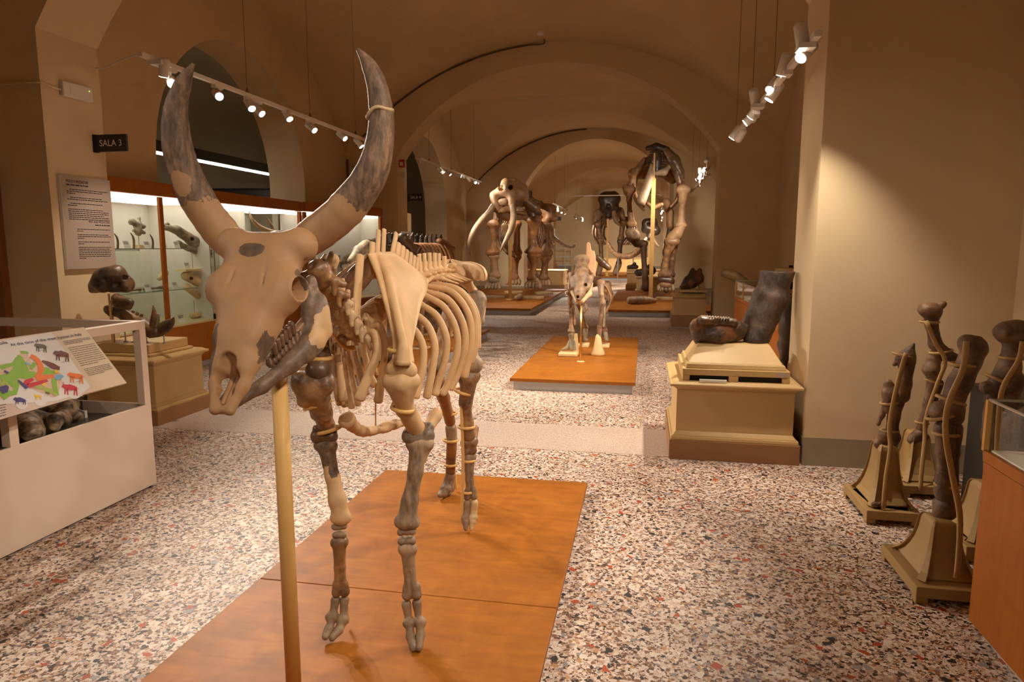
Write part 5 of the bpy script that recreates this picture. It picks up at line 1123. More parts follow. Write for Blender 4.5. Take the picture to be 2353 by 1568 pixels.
t = thing('smoke_detector', 'small white smoke detector on the vault above the second arch', 'detector', (-1.88, 12.35, zA(-1.9) - .06)); m = MB(); m.lathe((0, 0, 0), [(.03, 0), (.06, .02), (.06, .06)], 14); m.build('case', 'lamp_white', t)
t = thing('text_stand', 'small white label stand in front of the second left pillar', 'sign', (-4.35, 12.2, 0)); m = MB(); m.box(-.1, .1, -.01, .01, 1.48, 1.78); m.build('plate', 'white_paint', t); m = MB(); m.tube([(0, 0, 0), (0, 0, 1.48)], .012, 8); m.lathe((0, 0, 0), [(.14, 0), (.14, .015), (.02, .02)], 14); m.build('stand', 'steel', t)
lines(t, frame_from((-.1, -.0105, 1.48), (1, 0, 0), (0, 0, 1)), [(.03, .17, .25 - .03 * i, .012) for i in range(7)], 'ink', 5)
# dark wooden door frame at the left edge
t = tag(MB().box(-5.80, -5.255, 4.80, 4.869, 0, 2.18).build('door_1', 'door_wood'), kind='structure')
d_ = MB(); d_.box(-5.80, -5.345, 4.79, 4.81, 0.05, 2.05); tag(d_.build('door_1', 'case_sage'), kind='structure')

# ------------------------------------------------------------------ long lit wall showcase on the left
CF, CBk = -5.45, -6.42; CY0, CYA, CYB = 5.62, 8.02, 10.4
zb, zc, ztp = .57, 2.06, 2.22
def case_box(t, name, x0, x1, y0, y1, z0, z1, mat, bev=0): 
    m = MB(); m.box(x0, x1, y0, y1, z0, z1); o = m.build(name, mat, t)
    if bev: add_bevel(o, bev)
    return o
def wall_case(label, y0, y1, f, step, back):
    t = thing('glass_showcase', label, 'showcase', (f, (y0 + y1) / 2, 0))
    case_box(t, 'plinth', CBk, f - .04, y0, y1, 0, .07, 'grey_metal'); case_box(t, 'base', CBk, f, y0, y1, .07, zb - .02, 'orange_wood')
    n = int((y1 - y0) / .8)
    for i in range(1, n): case_box(t, 'door_gap', f - .002, f + .001, y0 + (y1 - y0) * i / n - .002, y0 + (y1 - y0) * i / n + .002, .1, zb - .03, 'black')
    case_box(t, 'display_floor', CBk, f, y0, y1, zb - .02, zb, 'case_floor'); case_box(t, 'back_panel', CBk, CBk + .02, y0, y1, zb, zc, back)
    case_box(t, 'cornice', CBk, f + .02, y0, y1, zc + .01, ztp, 'orange_wood', .004)
    case_box(t, 'light_panel', CBk + .15, f - .06, y0 + .05, y1 - .05, zc - .03, zc + .01, 'case_light')
    case_box(t, 'glass_pane', f - .03, f - .024, y0, y1, zb, zc, 'glass')
    case_box(t, 'end_panel', CBk, f - .03, y0, y0 + .018, zb, zc, 'case_back')
    return t
ca = wall_case('lit wooden wall showcase with sabre teeth and vertebrae, nearest the left pillar', CY0, CYA, CF, 0, 'case_back')
case_box(ca, 'wood_post', CF - .03, CF, 7.02, 7.08, zb, zc, 'orange_wood'); case_box(ca, 'glass_edge', CF - .035, CF - .018, CYA - .02, CYA, zb, zc, 'steel'); case_box(ca, 'lock', CF - .005, CF + .01, CYA - .12, CYA - .07, zb, zb + .07, 'black')
cb = wall_case('long lit wooden wall showcase with tusks and skulls behind the big horns', CYA, CYB, CF - .06, 0, 'case_sage')
case_box(cb, 'wood_post', CF - .08, CF - .03, CYB - .06, CYB, zb, zc, 'orange_wood'); case_box(cb, 'partition', CBk + .02, CF - .5, CYB - .9, CYB - .88, zb, zc, 'case_back')
for c in (ca, cb): wc(c)
# third case turned towards the room
e0, e1 = Vector((CF, CYB + .03, 0)), Vector((-4.93, 12.5, 0)); L3 = (e1 - e0).length; az = math.atan2((e1 - e0).y, (e1 - e0).x)
cc = thing('glass_showcase', 'lit wooden showcase set at an angle before the second left pillar', 'showcase', e0, az)
for nm, b, mt in (('plinth', (0, L3, .04, .8, 0, .07), 'grey_metal'), ('base', (0, L3, 0, .8, .07, zb - .02), 'orange_wood'), ('display_floor', (0, L3, 0, .8, zb - .02, zb), 'case_floor'), ('back_panel', (0, L3, .5, .52, zb, zc), 'case_back'), ('cornice', (0, L3, -.02, .8, zc + .01, ztp), 'orange_wood'), ('light_panel', (.05, L3 - .05, .06, .45, zc - .03, zc + .01), 'case_light'), ('wood_post', (0, .05, 0, .05, zb, zc), 'orange_wood'), ('wood_post', (L3 - .06, L3, 0, .05, zb, zc), 'orange_wood'), ('end_panel', (L3 - .02, L3, .05, .5, zb, zc), 'case_back'), ('glass_pane', (.05, L3 - .06, .02, .026, zb, zc), 'glass')):
    m = MB(); m.box(*b); m.build(nm, mt, cc)
# shelves and exhibits
def Xp(u, v, x): return np.array(WX(u, v, x))
def shelf(label, y0, y1, z, x0=CBk + .05, x1=CF - .1):
    t = thing('glass_shelf', label, 'shelf', ((x0 + x1) / 2, (y0 + y1) / 2, z)); hx, hy_ = (x1 - x0) / 2, (y1 - y0) / 2
    m = MB(); m.box(-hx, hx, -hy_, hy_, -.008, 0); m.build('pane', 'shelf_glass', t)
    m = MB(); m.box(hx - .004, hx, -hy_, hy_, -.0085, .0005); m.build('front_edge', plain('glass_edge', (.30, .42, .36), .2, var=0) if 'glass_edge' not in M else 'glass_edge', t); return t
xs = -5.75
s1 = Xp(340, 571, xs)[2]; s2 = Xp(340, 668, xs)[2]; s3 = Xp(600, 610, xs)[2]
shelf('upper glass shelf with the row of sabre teeth in the nearest showcase', 5.75, 7.75, s1); shelf('lower glass shelf with loose limb bones in the nearest showcase', 5.75, 7.75, s2); shelf('glass shelf behind the skull horns in the long showcase', 8.1, 10.3, s3)
t = thing('shelf_upright', 'thin dark metal upright carrying the glass shelves of the nearest showcase', 'rod', (-6.2, 6.95, zb)); m = MB(); m.box(-.012, .012, -.012, .012, 0, s1 + .32 - zb); m.build('bar', 'dark_metal', t); m = MB(); m.box(-.012, .5, -.01, .01, s1 - zb - .03, s1 - zb - .01); m.build('bracket', 'steel', t)
for i, (u, v) in enumerate(((267, 552), (304, 550), (348, 553))):
    a = Xp(u, v, xs); o = stube('sabre_tooth', [a + np.array([0, -.02, .07]), a + np.array([0, .012, .03]), a + np.array([0, .022, -.02]), a + np.array([0, .012, s1 - a[2]])], [.006, .013, .016, .016], 'dark_bone', None, 5, 8, .6, (1, 0, 0)); tag(o, ['curved sabre tooth on the upper shelf, beside the wall panel', 'curved sabre tooth on the upper shelf, left of the vertebra', 'curved sabre tooth on the upper shelf, right of the vertebra'][i], 'tooth', 'sabre teeth on the upper glass shelf')
t = thing('vertebra_fossil', 'dark knobbly vertebra on a cream block on the upper glass shelf', 'fossil', Xp(322, 566, xs))
a = Xp(316, 516, xs); sdf('bone', [rc(a + np.array([0, -.09, .02]), a + np.array([0, .09, -.02]), .03, .03), rc(a, a + np.array([0, .0, -.09]), .04, .04), rc(a + np.array([0, -.06, -.07]), a + np.array([0, .09, -.09]), .022, .025), rc(a + np.array([0, .02, 0]), a + np.array([0, .03, .07]), .03, .02), rc(a + np.array([0, -.1, .03]), a + np.array([0, -.06, .05]), .025, .02)], .008, 'grey_fossil', t, .02, rough=.008, rscale=60)
m = MB(); m.box(a[0] - .05, a[0] + .05, a[1] - .06, a[1] + .08, s1 + .001, s1 + .04); m.build('block', 'cream_block', t); m = MB(); m.tube([(a[0], a[1], a[2]), (a[0], a[1], s1 + .04)], .006, 6); m.build('pin', 'steel', t); wc(t)
def card(u, v, x, z, label, grp, w_=.10, h=.085):
    a = Xp(u, v, x); t = thing('specimen_label', label, 'label', (x, a[1], z), 0, grp); m = MB(); m.taper(-.004, 0, -w_ / 2, w_ / 2, .001, -.03, -.026, -w_ / 2, w_ / 2, h); m.build('plate', 'card', t)
    m = MB()
    for k in range(3): m.add([(.001 - .026 * (.55 + .13 * k), -w_ * .38, h * (.55 + .13 * k)), (.001 - .026 * (.55 + .13 * k), w_ * .3, h * (.55 + .13 * k)), (.001 - .026 * (.6 + .13 * k), w_ * .3, h * (.6 + .13 * k)), (.001 - .026 * (.6 + .13 * k), -w_ * .38, h * (.6 + .13 * k))], [(0, 1, 2, 3)])
    m.build('print', 'ink', t); return t
g1 = 'small white labels on the upper glass shelf'; g2 = 'small white labels in the lower part of the showcases'
for (u, v), lb in zip(((293, 560), (340, 560), (378, 558), (408, 558)), ('first small white label on the upper glass shelf', 'second small white label on the upper glass shelf', 'third small white label on the upper glass shelf', 'rightmost small white label on the upper glass shelf')): card(u, v, xs + .12, s1, lb, g1)
card(341, 655, xs + .1, s2, 'small white label on the lower glass shelf, left end', g2); card(404, 655, xs + .1, s2, 'small white label on the lower glass shelf, right end', g2)
card(432, 608, xs + .05, s3, 'small white label beside the tan skull on the long showcase shelf', g2); card(470, 608, xs + .05, s3, 'small white label at the left end of the long showcase shelf', g2)
card(420, 742, CF - .15, zb, 'small white label on the floor of the nearest showcase', g2, .13, .1); card(447, 720, xs, zb, 'small white label before the pale long bone', g2); card(521, 706, xs, zb, 'small white label at the end of the pale long bone', g2)
t = thing('fossil_skull', 'pale crested carnivore skull tilted on a stand in the nearest showcase', 'fossil', Xp(430, 575, xs))
sdf('cranium', [rc(Xp(378, 522, xs), Xp(405, 528, xs), .035, .05), rc(Xp(405, 528, xs), Xp(445, 555, xs), .055, .075), rc(Xp(445, 555, xs), Xp(480, 578, xs), .065, .035), rc(Xp(480, 575, xs), Xp(490, 590, xs), .03, .02), rc(Xp(410, 560, xs), Xp(455, 582, xs), .04, .035)], .009, 'grey_fossil', t, .03, [rc(Xp(440, 550, xs + .12), Xp(442, 550, xs), .025, .02)], .01, rough=.005)
sdf('horned_end', [rc(Xp(370, 522, xs), Xp(384, 516, xs), .02, .03)], .007, 'dark_bone', t, .01); stube('front_tooth', [Xp(482, 585, xs), Xp(492, 595, xs), Xp(495, 615, xs)], [.02, .018, .008], 'ivory', t, 4, 8)
q = Xp(440, 570, xs); m = MB(); m.tube([q, (q[0], q[1], s3 + .0)], .006, 6); m.build('support_rod', 'steel', t); m = MB(); m.box(q[0] - .08, q[0] + .08, q[1] - .25, q[1] + .25, s3 - .03, s3 - .002); m.build('block', 'cream_block', t); wc(t)
t = thing('fossil_skull', 'large pale long-snouted skull low in the showcase left of the horned skull', 'fossil', Xp(460, 700, xs))
sdf('cranium', [rc(Xp(425, 635, xs), Xp(450, 645, xs), .05, .07), rc(Xp(450, 645, xs), Xp(490, 672, xs), .065, .03), rc(Xp(430, 660, xs), Xp(470, 690, xs), .05, .045), rc(Xp(470, 690, xs), Xp(500, 692, xs), .04, .02), rc(Xp(425, 632, xs), Xp(440, 625, xs), .03, .02)], .009, 'ivory', t, .03, [rc(Xp(438, 640, xs + .12), Xp(440, 640, xs), .025, .02)], .01, rough=.005)
for u in (445, 480): q = Xp(u, 690, xs); m = MB(); m.tube([q, (q[0], q[1], zb)], .006, 6); m.build('support_rod', 'steel', t)
wc(t)
t = thing('small_skull', 'small tan skull hanging by the wooden post of the nearest showcase', 'fossil', Xp(375, 660, xs)); a = Xp(374, 634, xs); sdf('cranium', [rc(a + np.array([0, -.06, -.03]), a + np.array([0, .03, .03]), .03, .05), rc(a, a + np.array([0, .02, -.06]), .035, .02)], .007, 'ivory', t, .02, [rc(a + np.array([.1, 0, 0]), a, .015, .012)], .005, rough=.004); m = MB(); m.tube([a, (a[0], a[1], s2)], .005, 6); m.build('support_rod', 'steel', t); wc(t)
for u0, u1, v, lb in ((300, 322, 664, 'orange-brown bone splinter on the lower glass shelf'), (330, 372, 660, 'long grey limb bone on the lower glass shelf')):
    a, b = Xp(u0, v, xs), Xp(u1, v, xs); a[2] = b[2] = s2 + .022; tag(stube('limb_bone', [a, a * .7 + b * .3, a * .3 + b * .7, b], [.020, .014, .013, .021], 'brown_bone' if u0 == 300 else 'grey_fossil', None, 4, 8), lb, 'bone', 'limb bones on the lower shelf')
a, b = Xp(440, 700, xs), Xp(520, 688, xs); a[2] = b[2] = zb + .045; tag(stube('long_bone', [a, a * .6 + b * .4, b], [.045, .03, .04], 'ivory', None, 5, 10), 'pale long bone lying on the floor of the showcase', 'bone')
t = thing('curved_tusk', 'pale curved tusk rising behind the left horn inside the long showcase', 'fossil', Xp(620, 605, -5.68)); stube('tusk', [Xp(572, 486, -5.68), Xp(580, 505, -5.68), Xp(597, 522, -5.68), Xp(622, 533, -5.68), Xp(650, 538, -5.68)], [.006, .022, .034, .042, .04], 'ivory', t, 6, 12); q = Xp(640, 536, -5.68); m = MB(); m.tube([q, (q[0], q[1], s3)], .008, 6); m.build('support_rod', 'steel', t); wc(t)
t = thing('horn_core', 'thin brown pointed horn core beside the pale tusk in the long showcase', 'fossil', Xp(625, 605, -5.8)); stube('horn', [Xp(613, 499, -5.8), Xp(622, 515, -5.8), Xp(632, 540, -5.8)], [.005, .022, .035], 'brown_bone', t, 5, 10); q = Xp(630, 538, -5.8); m = MB(); m.tube([q, (q[0], q[1], s3)], .008, 6); m.build('support_rod', 'steel', t); wc(t)
# framed print of a horned skull on the back of the long case
a = Xp(643, 494, CBk + .06); b = Xp(697, 545, CBk + .06)
t = thing('framed_print', 'grey framed print with a drawing of two curved horns in the long showcase', 'picture', (CBk + .0185, a[1], b[2])); wl, hl_ = b[1] - a[1], a[2] - b[2]
m = MB(); m.box(0, .02, 0, wl, 0, hl_); m.build('frame', 'steel', t); m = MB(); m.box(.02, .022, .02, wl - .02, .02, hl_ - .02); m.build('print', 'cream_block', t)
for s in (-1, 1): stube('drawn_horn', [(.023, wl / 2 + s * .02, hl_ * .3), (.023, wl / 2 + s * .13, hl_ * .5), (.023, wl / 2 + s * .10, hl_ * .85)], [.008, .006, .003], 'brown_paint', t, 5, 6)
t = thing('standing_fossils', 'green-grey and rust fossil lump behind the shoulder blades in the angled showcase', 'fossil', (-5.4, 11.4, zb)); yv = 11.45
sdf('lump', [rc(D(790, 600, yv), D(808, 590, yv), .07, .09), rc(D(808, 590, yv), D(826, 600, yv), .08, .07), rc(D(775, 590, yv), D(785, 630, yv), .05, .04)], .016, 'grey_fossil', t, .05, rough=.016, rscale=30); q = D(805, 620, yv); m = MB(); m.tube([q, (q[0], q[1], zb)], .012, 8); m.build('support_rod', 'steel', t); wc(t)
# side room: linear pendant lamp and pale banner
t = thing('linear_lamp', 'long black beam lamp with a white light line in the room behind the arch', 'lamp', (-7.6, 7.0, 2.95)); m = MB(); m.box(-.09, .09, 0, 10.5, .03, .2); m.build('housing', 'black_box', t); m = MB(); m.box(-.03, .03, .02, 10.48, .0, .03); m.build('light_strip', 'led', t)
for yy in (1.5, 9.0): m = MB(); m.tube([(0, yy, .2), (0, yy, 1.6)], .006, 5); m.build('hanging_wire', 'cable', t)
t = thing('dark_beam', 'dark steel beam crossing the side room under the light line', 'beam', (-9.0, 13.3, 2.55)); m = MB(); m.box(-3.3, 2.4, -.08, .08, 0, .14); m.box(-3.3, 2.4, -.12, .12, .14, .16); m.build('bar', 'black_box', t)
t = thing('pale_banner', 'tall pale panel standing in the side room above the showcase', 'panel', (-7.3, 10.0, 0)); m = MB(); m.box(-.06, .06, -.16, .16, 0.03, 2.75); m.build('board', 'cream_block', t); m = MB(); m.box(-.2, .2, -.25, .25, 0, .03); m.build('foot', 'dark_metal', t)
t = thing('track_gallery', 'pale plaster block wall in the room behind the arch', 'partition', (-9.8, 15.0, 0)); m = MB(); m.box(-2.4, -.4, -.2, .2, 0, 2.5); m.box(-.4, 1.2, -.1, .2, 0, 2.3); m.build('slab', 'plaster_side', t)
# ------------------------------------------------------------------ platforms and the other skeletons
def platform(label, x0, x1, y0, y1, z, zt, inset=.05, nboards=1):
    t = thing('display_platform', label, 'platform', ((x0 + x1) / 2, (y0 + y1) / 2, 0)); hx, hy_ = (x1 - x0) / 2, (y1 - y0) / 2
    m = MB(); m.box(-hx + inset, hx - inset, -hy_ + inset, hy_ - inset, 0, z - zt); m.build('base_frame', 'grey_metal', t)
    for i in range(nboards):
        a = -hy_ + 2 * hy_ * i / nboards; b = -hy_ + 2 * hy_ * (i + 1) / nboards; m = MB(); m.box(-hx, hx, a + (.002 if i else 0), b, z - zt, z); add_bevel(m.build('board', 'plywood', t), .003)
    return t
def S(t, name, pts, rad, mat, vox=.014, k=.03, rough=.0, subs=()):
    q = [D(*p) for p in pts]; P = chain(q, rad)
    if name in ('upper_arm', 'forearm', 'thigh', 'shin'):      # paired condyles at both ends of a long bone
        P = chain(q, [rad[0]] + [r * .82 for r in rad[1:-1]] + [rad[-1]]) if len(q) > 2 else [rc(q[0], q[0] * .5 + q[1] * .5, rad[0], min(rad) * .8), rc(q[0] * .5 + q[1] * .5, q[1], min(rad) * .8, rad[1])]
        for e, r in ((q[0], rad[0]), (q[-1], rad[-1])):
            for g in (-1, 1): P.append(rc(e + np.array([g * r * .62, -r * .25, 0]), e + np.array([g * r * .5, r * .4, 0]), r * .68, r * .6))
    return sdf(name, P, vox, mat, t, k, subs, rough=rough, rscale=18)
# --- small rhinoceros skeleton on the middle platform
platform('low plywood platform under the small rhinoceros skeleton', -1.36, -0.06, 6.93, 10.45, .13, .035, .03)
t = thing('rhinoceros_skeleton', 'small brown rhinoceros skeleton facing the camera on the middle platform', 'skeleton', (-0.72, 8.7, .13))
y = 8.25
sk = sdf('skull', [rc(D(1328, 597, y + .45), D(1346, 597, y + .45), .05, .05), rc(D(1337, 600, y + .42), D(1336, 640, y + .2), .075, .10), rc(D(1336, 640, y + .2), D(1332, 675, y), .10, .065), rc(D(1331, 672, y), D(1330, 686, y - .05), .055, .035), rc(D(1309, 630, y + .25), D(1316, 660, y + .1), .028, .03), rc(D(1362, 632, y + .25), D(1352, 662, y + .1), .028, .03)],
    .011, 'rhino_bone', t, .05, [rc(D(1314, 628, y + .05), D(1318, 628, y + .3), .028, .02), rc(D(1359, 628, y + .05), D(1356, 628, y + .3), .028, .02), rc(D(1347, 655, y - .1), D(1345, 655, y + .1), .022, .02), rc(D(1327, 684, y - .15), D(1328, 682, y), .018, .016)], .01, rough=.005)
sdf('mandible', [rc(D(1326, 692, y), D(1338, 692, y), .022, .025), rc(D(1338, 692, y), D(1354, 676, y + .12), .025, .035), rc(D(1354, 676, y + .12), D(1360, 652, y + .25), .03, .018), rc(D(1326, 692, y), D(1316, 672, y + .15), .02, .03)], .009, 'ivory', t, .02, rough=.003)
m = MB(); m.prism([(0, 0), (.13, 0), (.13, .28), (.11, .35), (.07, .36), (.06, .44), (.035, .47), (.008, .44)], -.02, .02, 'y'); o = m.build('spine_board', 'peach_board', t, False); add_bevel(o, .01, 3); o.location = D(1345, 640, 8.85)
ry = 8.62
for nm, pts, rad, mt in [('forearm', [(1310, 668, ry), (1310, 692, ry), (1311, 715, ry), (1313, 750, ry), (1313, 762, ry)], [.04, .05, .033, .042, .045], 'rhino_bone'), ('side_arm_bone', [(1318, 700, ry), (1320, 745, ry)], [.022, .025], 'rhino_bone'), ('upper_arm', [(1310, 640, ry + .1), (1310, 672, ry)], [.05, .05], 'brown_bone'), ('foot', [(1313, 768, ry), (1313, 785, ry), (1312, 801, ry - .03)], [.045, .04, .035], 'grey_fossil'),
        ('toe', [(1310, 785, ry), (1302, 800, ry - .04), (1292, 804, ry - .05)], [.025, .022, .018], 'grey_fossil'), ('toe', [(1318, 785, ry), (1321, 803, ry - .05)], [.025, .022], 'grey_fossil'),
        ('forearm', [(1380, 650, ry + .1), (1382, 680, ry), (1385, 698, ry), (1381, 725, ry), (1378, 752, ry), (1377, 786, ry)], [.06, .045, .055, .035, .045, .025], 'rhino_bone'), ('side_arm_bone', [(1389, 700, ry), (1386, 750, ry)], [.022, .024], 'grey_fossil'),
        ('shin', [(1331, 700, 9.3), (1338, 730, 9.35), (1345, 752, 9.4)], [.05, .035, .045], 'brown_bone'), ('foot', [(1345, 755, 9.4), (1346, 780, 9.36)], [.05, .04], 'grey_fossil'), ('shin', [(1385, 700, 9.35), (1388, 740, 9.4), (1390, 760, 9.4)], [.045, .035, .04], 'brown_bone'), ('foot', [(1390, 762, 9.4), (1394, 781, 9.36)], [.045, .035], 'grey_fossil'),
        ('shoulder_blade', [(1374, 592, 8.9), (1385, 605, 8.9), (1398, 615, 8.9)], [.045, .06, .05], 'dark_bone'), ('shoulder_blade', [(1320, 615, 8.95), (1314, 650, 8.8)], [.04, .05], 'dark_bone'), ('neck', [(1345, 620, 8.6), (1358, 640, 8.8), (1365, 650, 9.0)], [.06, .07, .06], 'dark_bone'), ('spine', [(1362, 645, 8.9), (1372, 640, 9.3), (1376, 645, 9.6)], [.05, .05, .06], 'dark_bone'), ('pelvis', [(1352, 655, 9.6), (1372, 650, 9.65), (1396, 655, 9.6)], [.07, .05, .07], 'brown_bone'), ('thigh', [(1352, 660, 9.6), (1338, 690, 9.4)], [.06, .055], 'brown_bone'), ('thigh', [(1394, 660, 9.6), (1388, 692, 9.4)], [.06, .055], 'brown_bone')]:
    S(t, nm, pts, [q * .8 for q in rad], mt, .009, .018, .005)
for i in range(6):
    for g in (-1, 1):
        yy = 8.95 + .11 * i; c = np.array([-.62, yy, 1.02]); stube('rib', [c, c + np.array([g * .13, 0, -.03]), c + np.array([g * .2, 0, -.2]), c + np.array([g * .14, -.05, -.38])], .013, 'brown_bone', t, 5, 6)
def cblock(t, u0, u1, v, yc, d, z0, z1, name='foot_block', mat='cream_block'):
    a, b = D(u0, v, yc), D(u1, v, yc); m = MB(); m.box(a[0], b[0], yc - d, yc + d, z0, z1); return add_bevel(m.build(name, mat, t), .008)
cblock(t, 1285, 1328, 810, 8.55, .12, .131, .17); cblock(t, 1329, 1354, 786, 9.38, .12, .131, .17); cblock(t, 1382, 1401, 786, 9.4, .12, .131, .17)
a = D(1374, 806, 8.62); m = MB(); m.lathe((a[0], 8.62, .131), [(.088, 0), (.085, .03), (.055, .12), (.035, .24), (.02, .27)], 14); m.build('cone_block', 'cream_block', t, True)
a = D(1323, 800, 8.66); m = MB(); m.taper(a[0] - .04, a[0] + .04, 8.62, 8.70, .131, a[0] - .015, a[0] + .02, 8.63, 8.66, .40); m.build('leg_wedge', 'cream_block', t)
wc(t)
a = D(1336, 700, 8.09); t = thing('support_rod', 'thin brass rod with a round foot under the small rhinoceros skull', 'rod', (a[0], 8.09, .13)); m = MB(); m.tube([(0, 0, .008), (0, 0, a[2] - .15)], .012, 10); m.build('rod', 'brass', t, True); m = MB(); m.lathe((0, 0, 0), [(.045, 0), (.045, .008), (.02, .012)], 14); m.build('foot', 'cream_block', t)
# --- dark skeleton on the platform behind the bovid
platform('low plywood platform under the dark skeleton, behind the bovid ribs', -3.80, -2.52, 6.82, 11.06, .13, .035, .03)
t = thing('dark_skeleton', 'shiny dark brown hoofed skeleton standing behind the horned bovid', 'skeleton', (-3.1, 9.2, .13)); xq = -3.1
X_ = lambda u, v, dx=0: np.array(WX(u, v, xq + dx))
def SX(name, pts, rad, mat, vox=.013, rough=.004): return sdf(name, chain(pts, rad), vox, mat, t, .025, rough=rough, rscale=20)
SX('shoulder_blade', [X_(925, 548, .15), X_(945, 570, .2), X_(955, 600, .2)], [.07, .06, .04], 'black_bone'); SX('shoulder_blade', [X_(905, 548, -.15), X_(912, 580, -.2)], [.06, .04], 'black_bone')
for i in range(13):
    u = 880 + 11 * i; p = X_(u, 562 + (.0 if i > 5 else 3)); sdf('vertebra', [rc(p, p + np.array([0, 0, .11 if i > 4 else .14]), .035, .022), rc(p - np.array([.09, 0, 0]), p + np.array([.09, 0, 0]), .018, .018), rc(p + np.array([0, .02, .1]), p + np.array([0, .06, .15]), .022, .014)], .013, 'black_bone', t, .02, rough=.008, rscale=40)
for i in range(9):
    p = X_(940 + 8 * i, 560)
    for g in (-1, 1): stube('rib', [p, p + np.array([g * .17, -.02, -.03]), p + np.array([g * .27, -.03, -.22]), p + np.array([g * .26, -.05, -.42]), p + np.array([g * .18, -.08, -.58])], .016, 'rust_bone', t, 5, 7)
sdf('pelvis', [rc(X_(1005, 556), X_(1025, 562), .07, .06), rc(X_(1010, 556, .1), X_(1042, 572, .26), .06, .03), rc(X_(1005, 556, -.1), X_(1000, 562, -.26), .06, .04), rc(X_(1020, 575, .1), X_(1032, 600, .12), .05, .05)], .014, 'rust_bone', t, .04, rough=.005)
SX('neck', [X_(880, 572), X_(862, 560), X_(848, 562), X_(838, 570)], [.07, .06, .055, .05], 'black_bone'); SX('skull', [X_(842, 566), X_(824, 578), X_(805, 600)], [.075, .06, .035], 'grey_fossil')
for yy, dx, hz in ((8.75, .16, 0), (8.85, -.16, 0), (10.1, .15, 1), (10.2, -.15, 1)):
    b = np.array([xq + dx, yy, 0])
    if hz: P = [('thigh', [b + (0, .1, 1.15), b + (.02, -.1, .85)], [.06, .055]), ('shin', [b + (.02, -.08, .8), b + (0, .12, .5)], [.05, .04]), ('foot', [b + (0, .12, .46), b + (0, .05, .2)], [.04, .035])]
    else: P = [('upper_arm', [b + (0, -.05, 1.0), b + (0, .08, .78)], [.055, .05]), ('forearm', [b + (0, .06, .74), b + (0, .02, .45)], [.045, .042]), ('foot', [b + (0, .02, .42), b + (0, 0, .2)], [.038, .034])]
    for nm, pp, rr in P: SX(nm, pp, rr, 'brown_bone', .012)
    SX('hoof', [b + (0, 0, .19), b + (0, -.06, .165)], [.035, .03], 'grey_fossil'); m = MB(); m.box(b[0] - .1, b[0] + .1, yy - .16, yy + .1, .131, .155); add_bevel(m.build('foot_block', 'ivory', t), .006)
wc(t)
t = thing('dark_jaw_piece', 'dark bone block on the platform under the bovid ribs', 'fossil', (-3.0, 7.5, .131)); sdf('lump', [rc((-3.2, 7.5, .19), (-2.9, 7.6, .19), .06, .05)], .012, 'black_bone', t, .02, rough=.006); wc(t)
# --- mammoth on the left platform
platform('raised plywood platform with grey sides under the left mammoth', -5.2, -2.42, 14.75, 21.9, .15, .05, .06, 3)
t = thing('mammoth_skeleton', 'tusked mammoth skeleton with a pale domed skull on the left platform', 'skeleton', (-3.5, 18.6, .15)); y = 16.9; yl = 17.9
def ES(name, P, mat, vox=.028, k=.08, subs=(), rough=.0, ks=.03): return sdf(name, P, vox, mat, t, k, subs, ks, rough=rough, rscale=9)
c = lambda pts, rad: chain([D(*p) for p in pts], rad)
sk = ES('skull', c([(1165, 424, y + .3), (1182, 426, y + .35)], [.17, .18]) + c([(1140, 446, y + .1), (1165, 440, y + .1), (1196, 448, y + .25)], [.11, .2, .15]) + c([(1137, 455, y), (1138, 470, y - .1)], [.1, .07]) + c([(1175, 445, y), (1176, 470, y - .1)], [.1, .085]) + c([(1200, 435, y + .5), (1205, 452, y + .5)], [.14, .12]) + c([(1131, 448, y + .1), (1136, 462, y + .05)], [.06, .07]) + c([(1140, 474, y - .1), (1144, 480, y - .1)], [.07, .06]), 'ele_pale', .022, .10,
   [rc(D(1149, 433, y - .6), D(1153, 432, y + .14), .075, .065), rc(D(1173, 430, y - .6), D(1173, 431, y + .14), .07, .06), rc(D(1155, 464, y - .6), D(1157, 460, y + .15), .10, .08), rc(D(1140, 452, y - .5), D(1160, 448, y - .2), .03, .05), rc(D(1150, 450, y - .35), D(1160, 449, y - .3), .04, .05)], .012)
sdf('nasal_plug', c([(1150, 466, y - .05), (1160, 464, y - .05)], [.09, .09]), .025, 'grey_bone', t, .04)
sdf('mandible', c([(1135, 480, y), (1147, 484, y - .05)], [.07, .08]) + c([(1157, 484, y - .05), (1172, 480, y)], [.08, .07]) + c([(1150, 492, y + .2), (1165, 500, y + .3)], [.12, .1]), .025, 'ele_bone', t, .05, rough=.01)
def et(pts, rad, mat='tusk_pale'): return stube('tusk', [D(*p) for p in pts], rad, mat, t, 8, 12)
et([(1133, 474, y - .15), (1122, 490, y - .4), (1105, 508, y - .8), (1089, 530, y - 1.1), (1079, 555, y - 1.2), (1079, 575, y - 1.15), (1083, 590, y - 1.05)], [.075, .075, .075, .065, .05, .03, .008])
et([(1178, 474, y - .15), (1180, 498, y - .4), (1175, 525, y - .8), (1166, 545, y - 1.0), (1156, 565, y - 1.1), (1149, 580, y - 1.1)], [.08, .08, .075, .06, .04, .01])
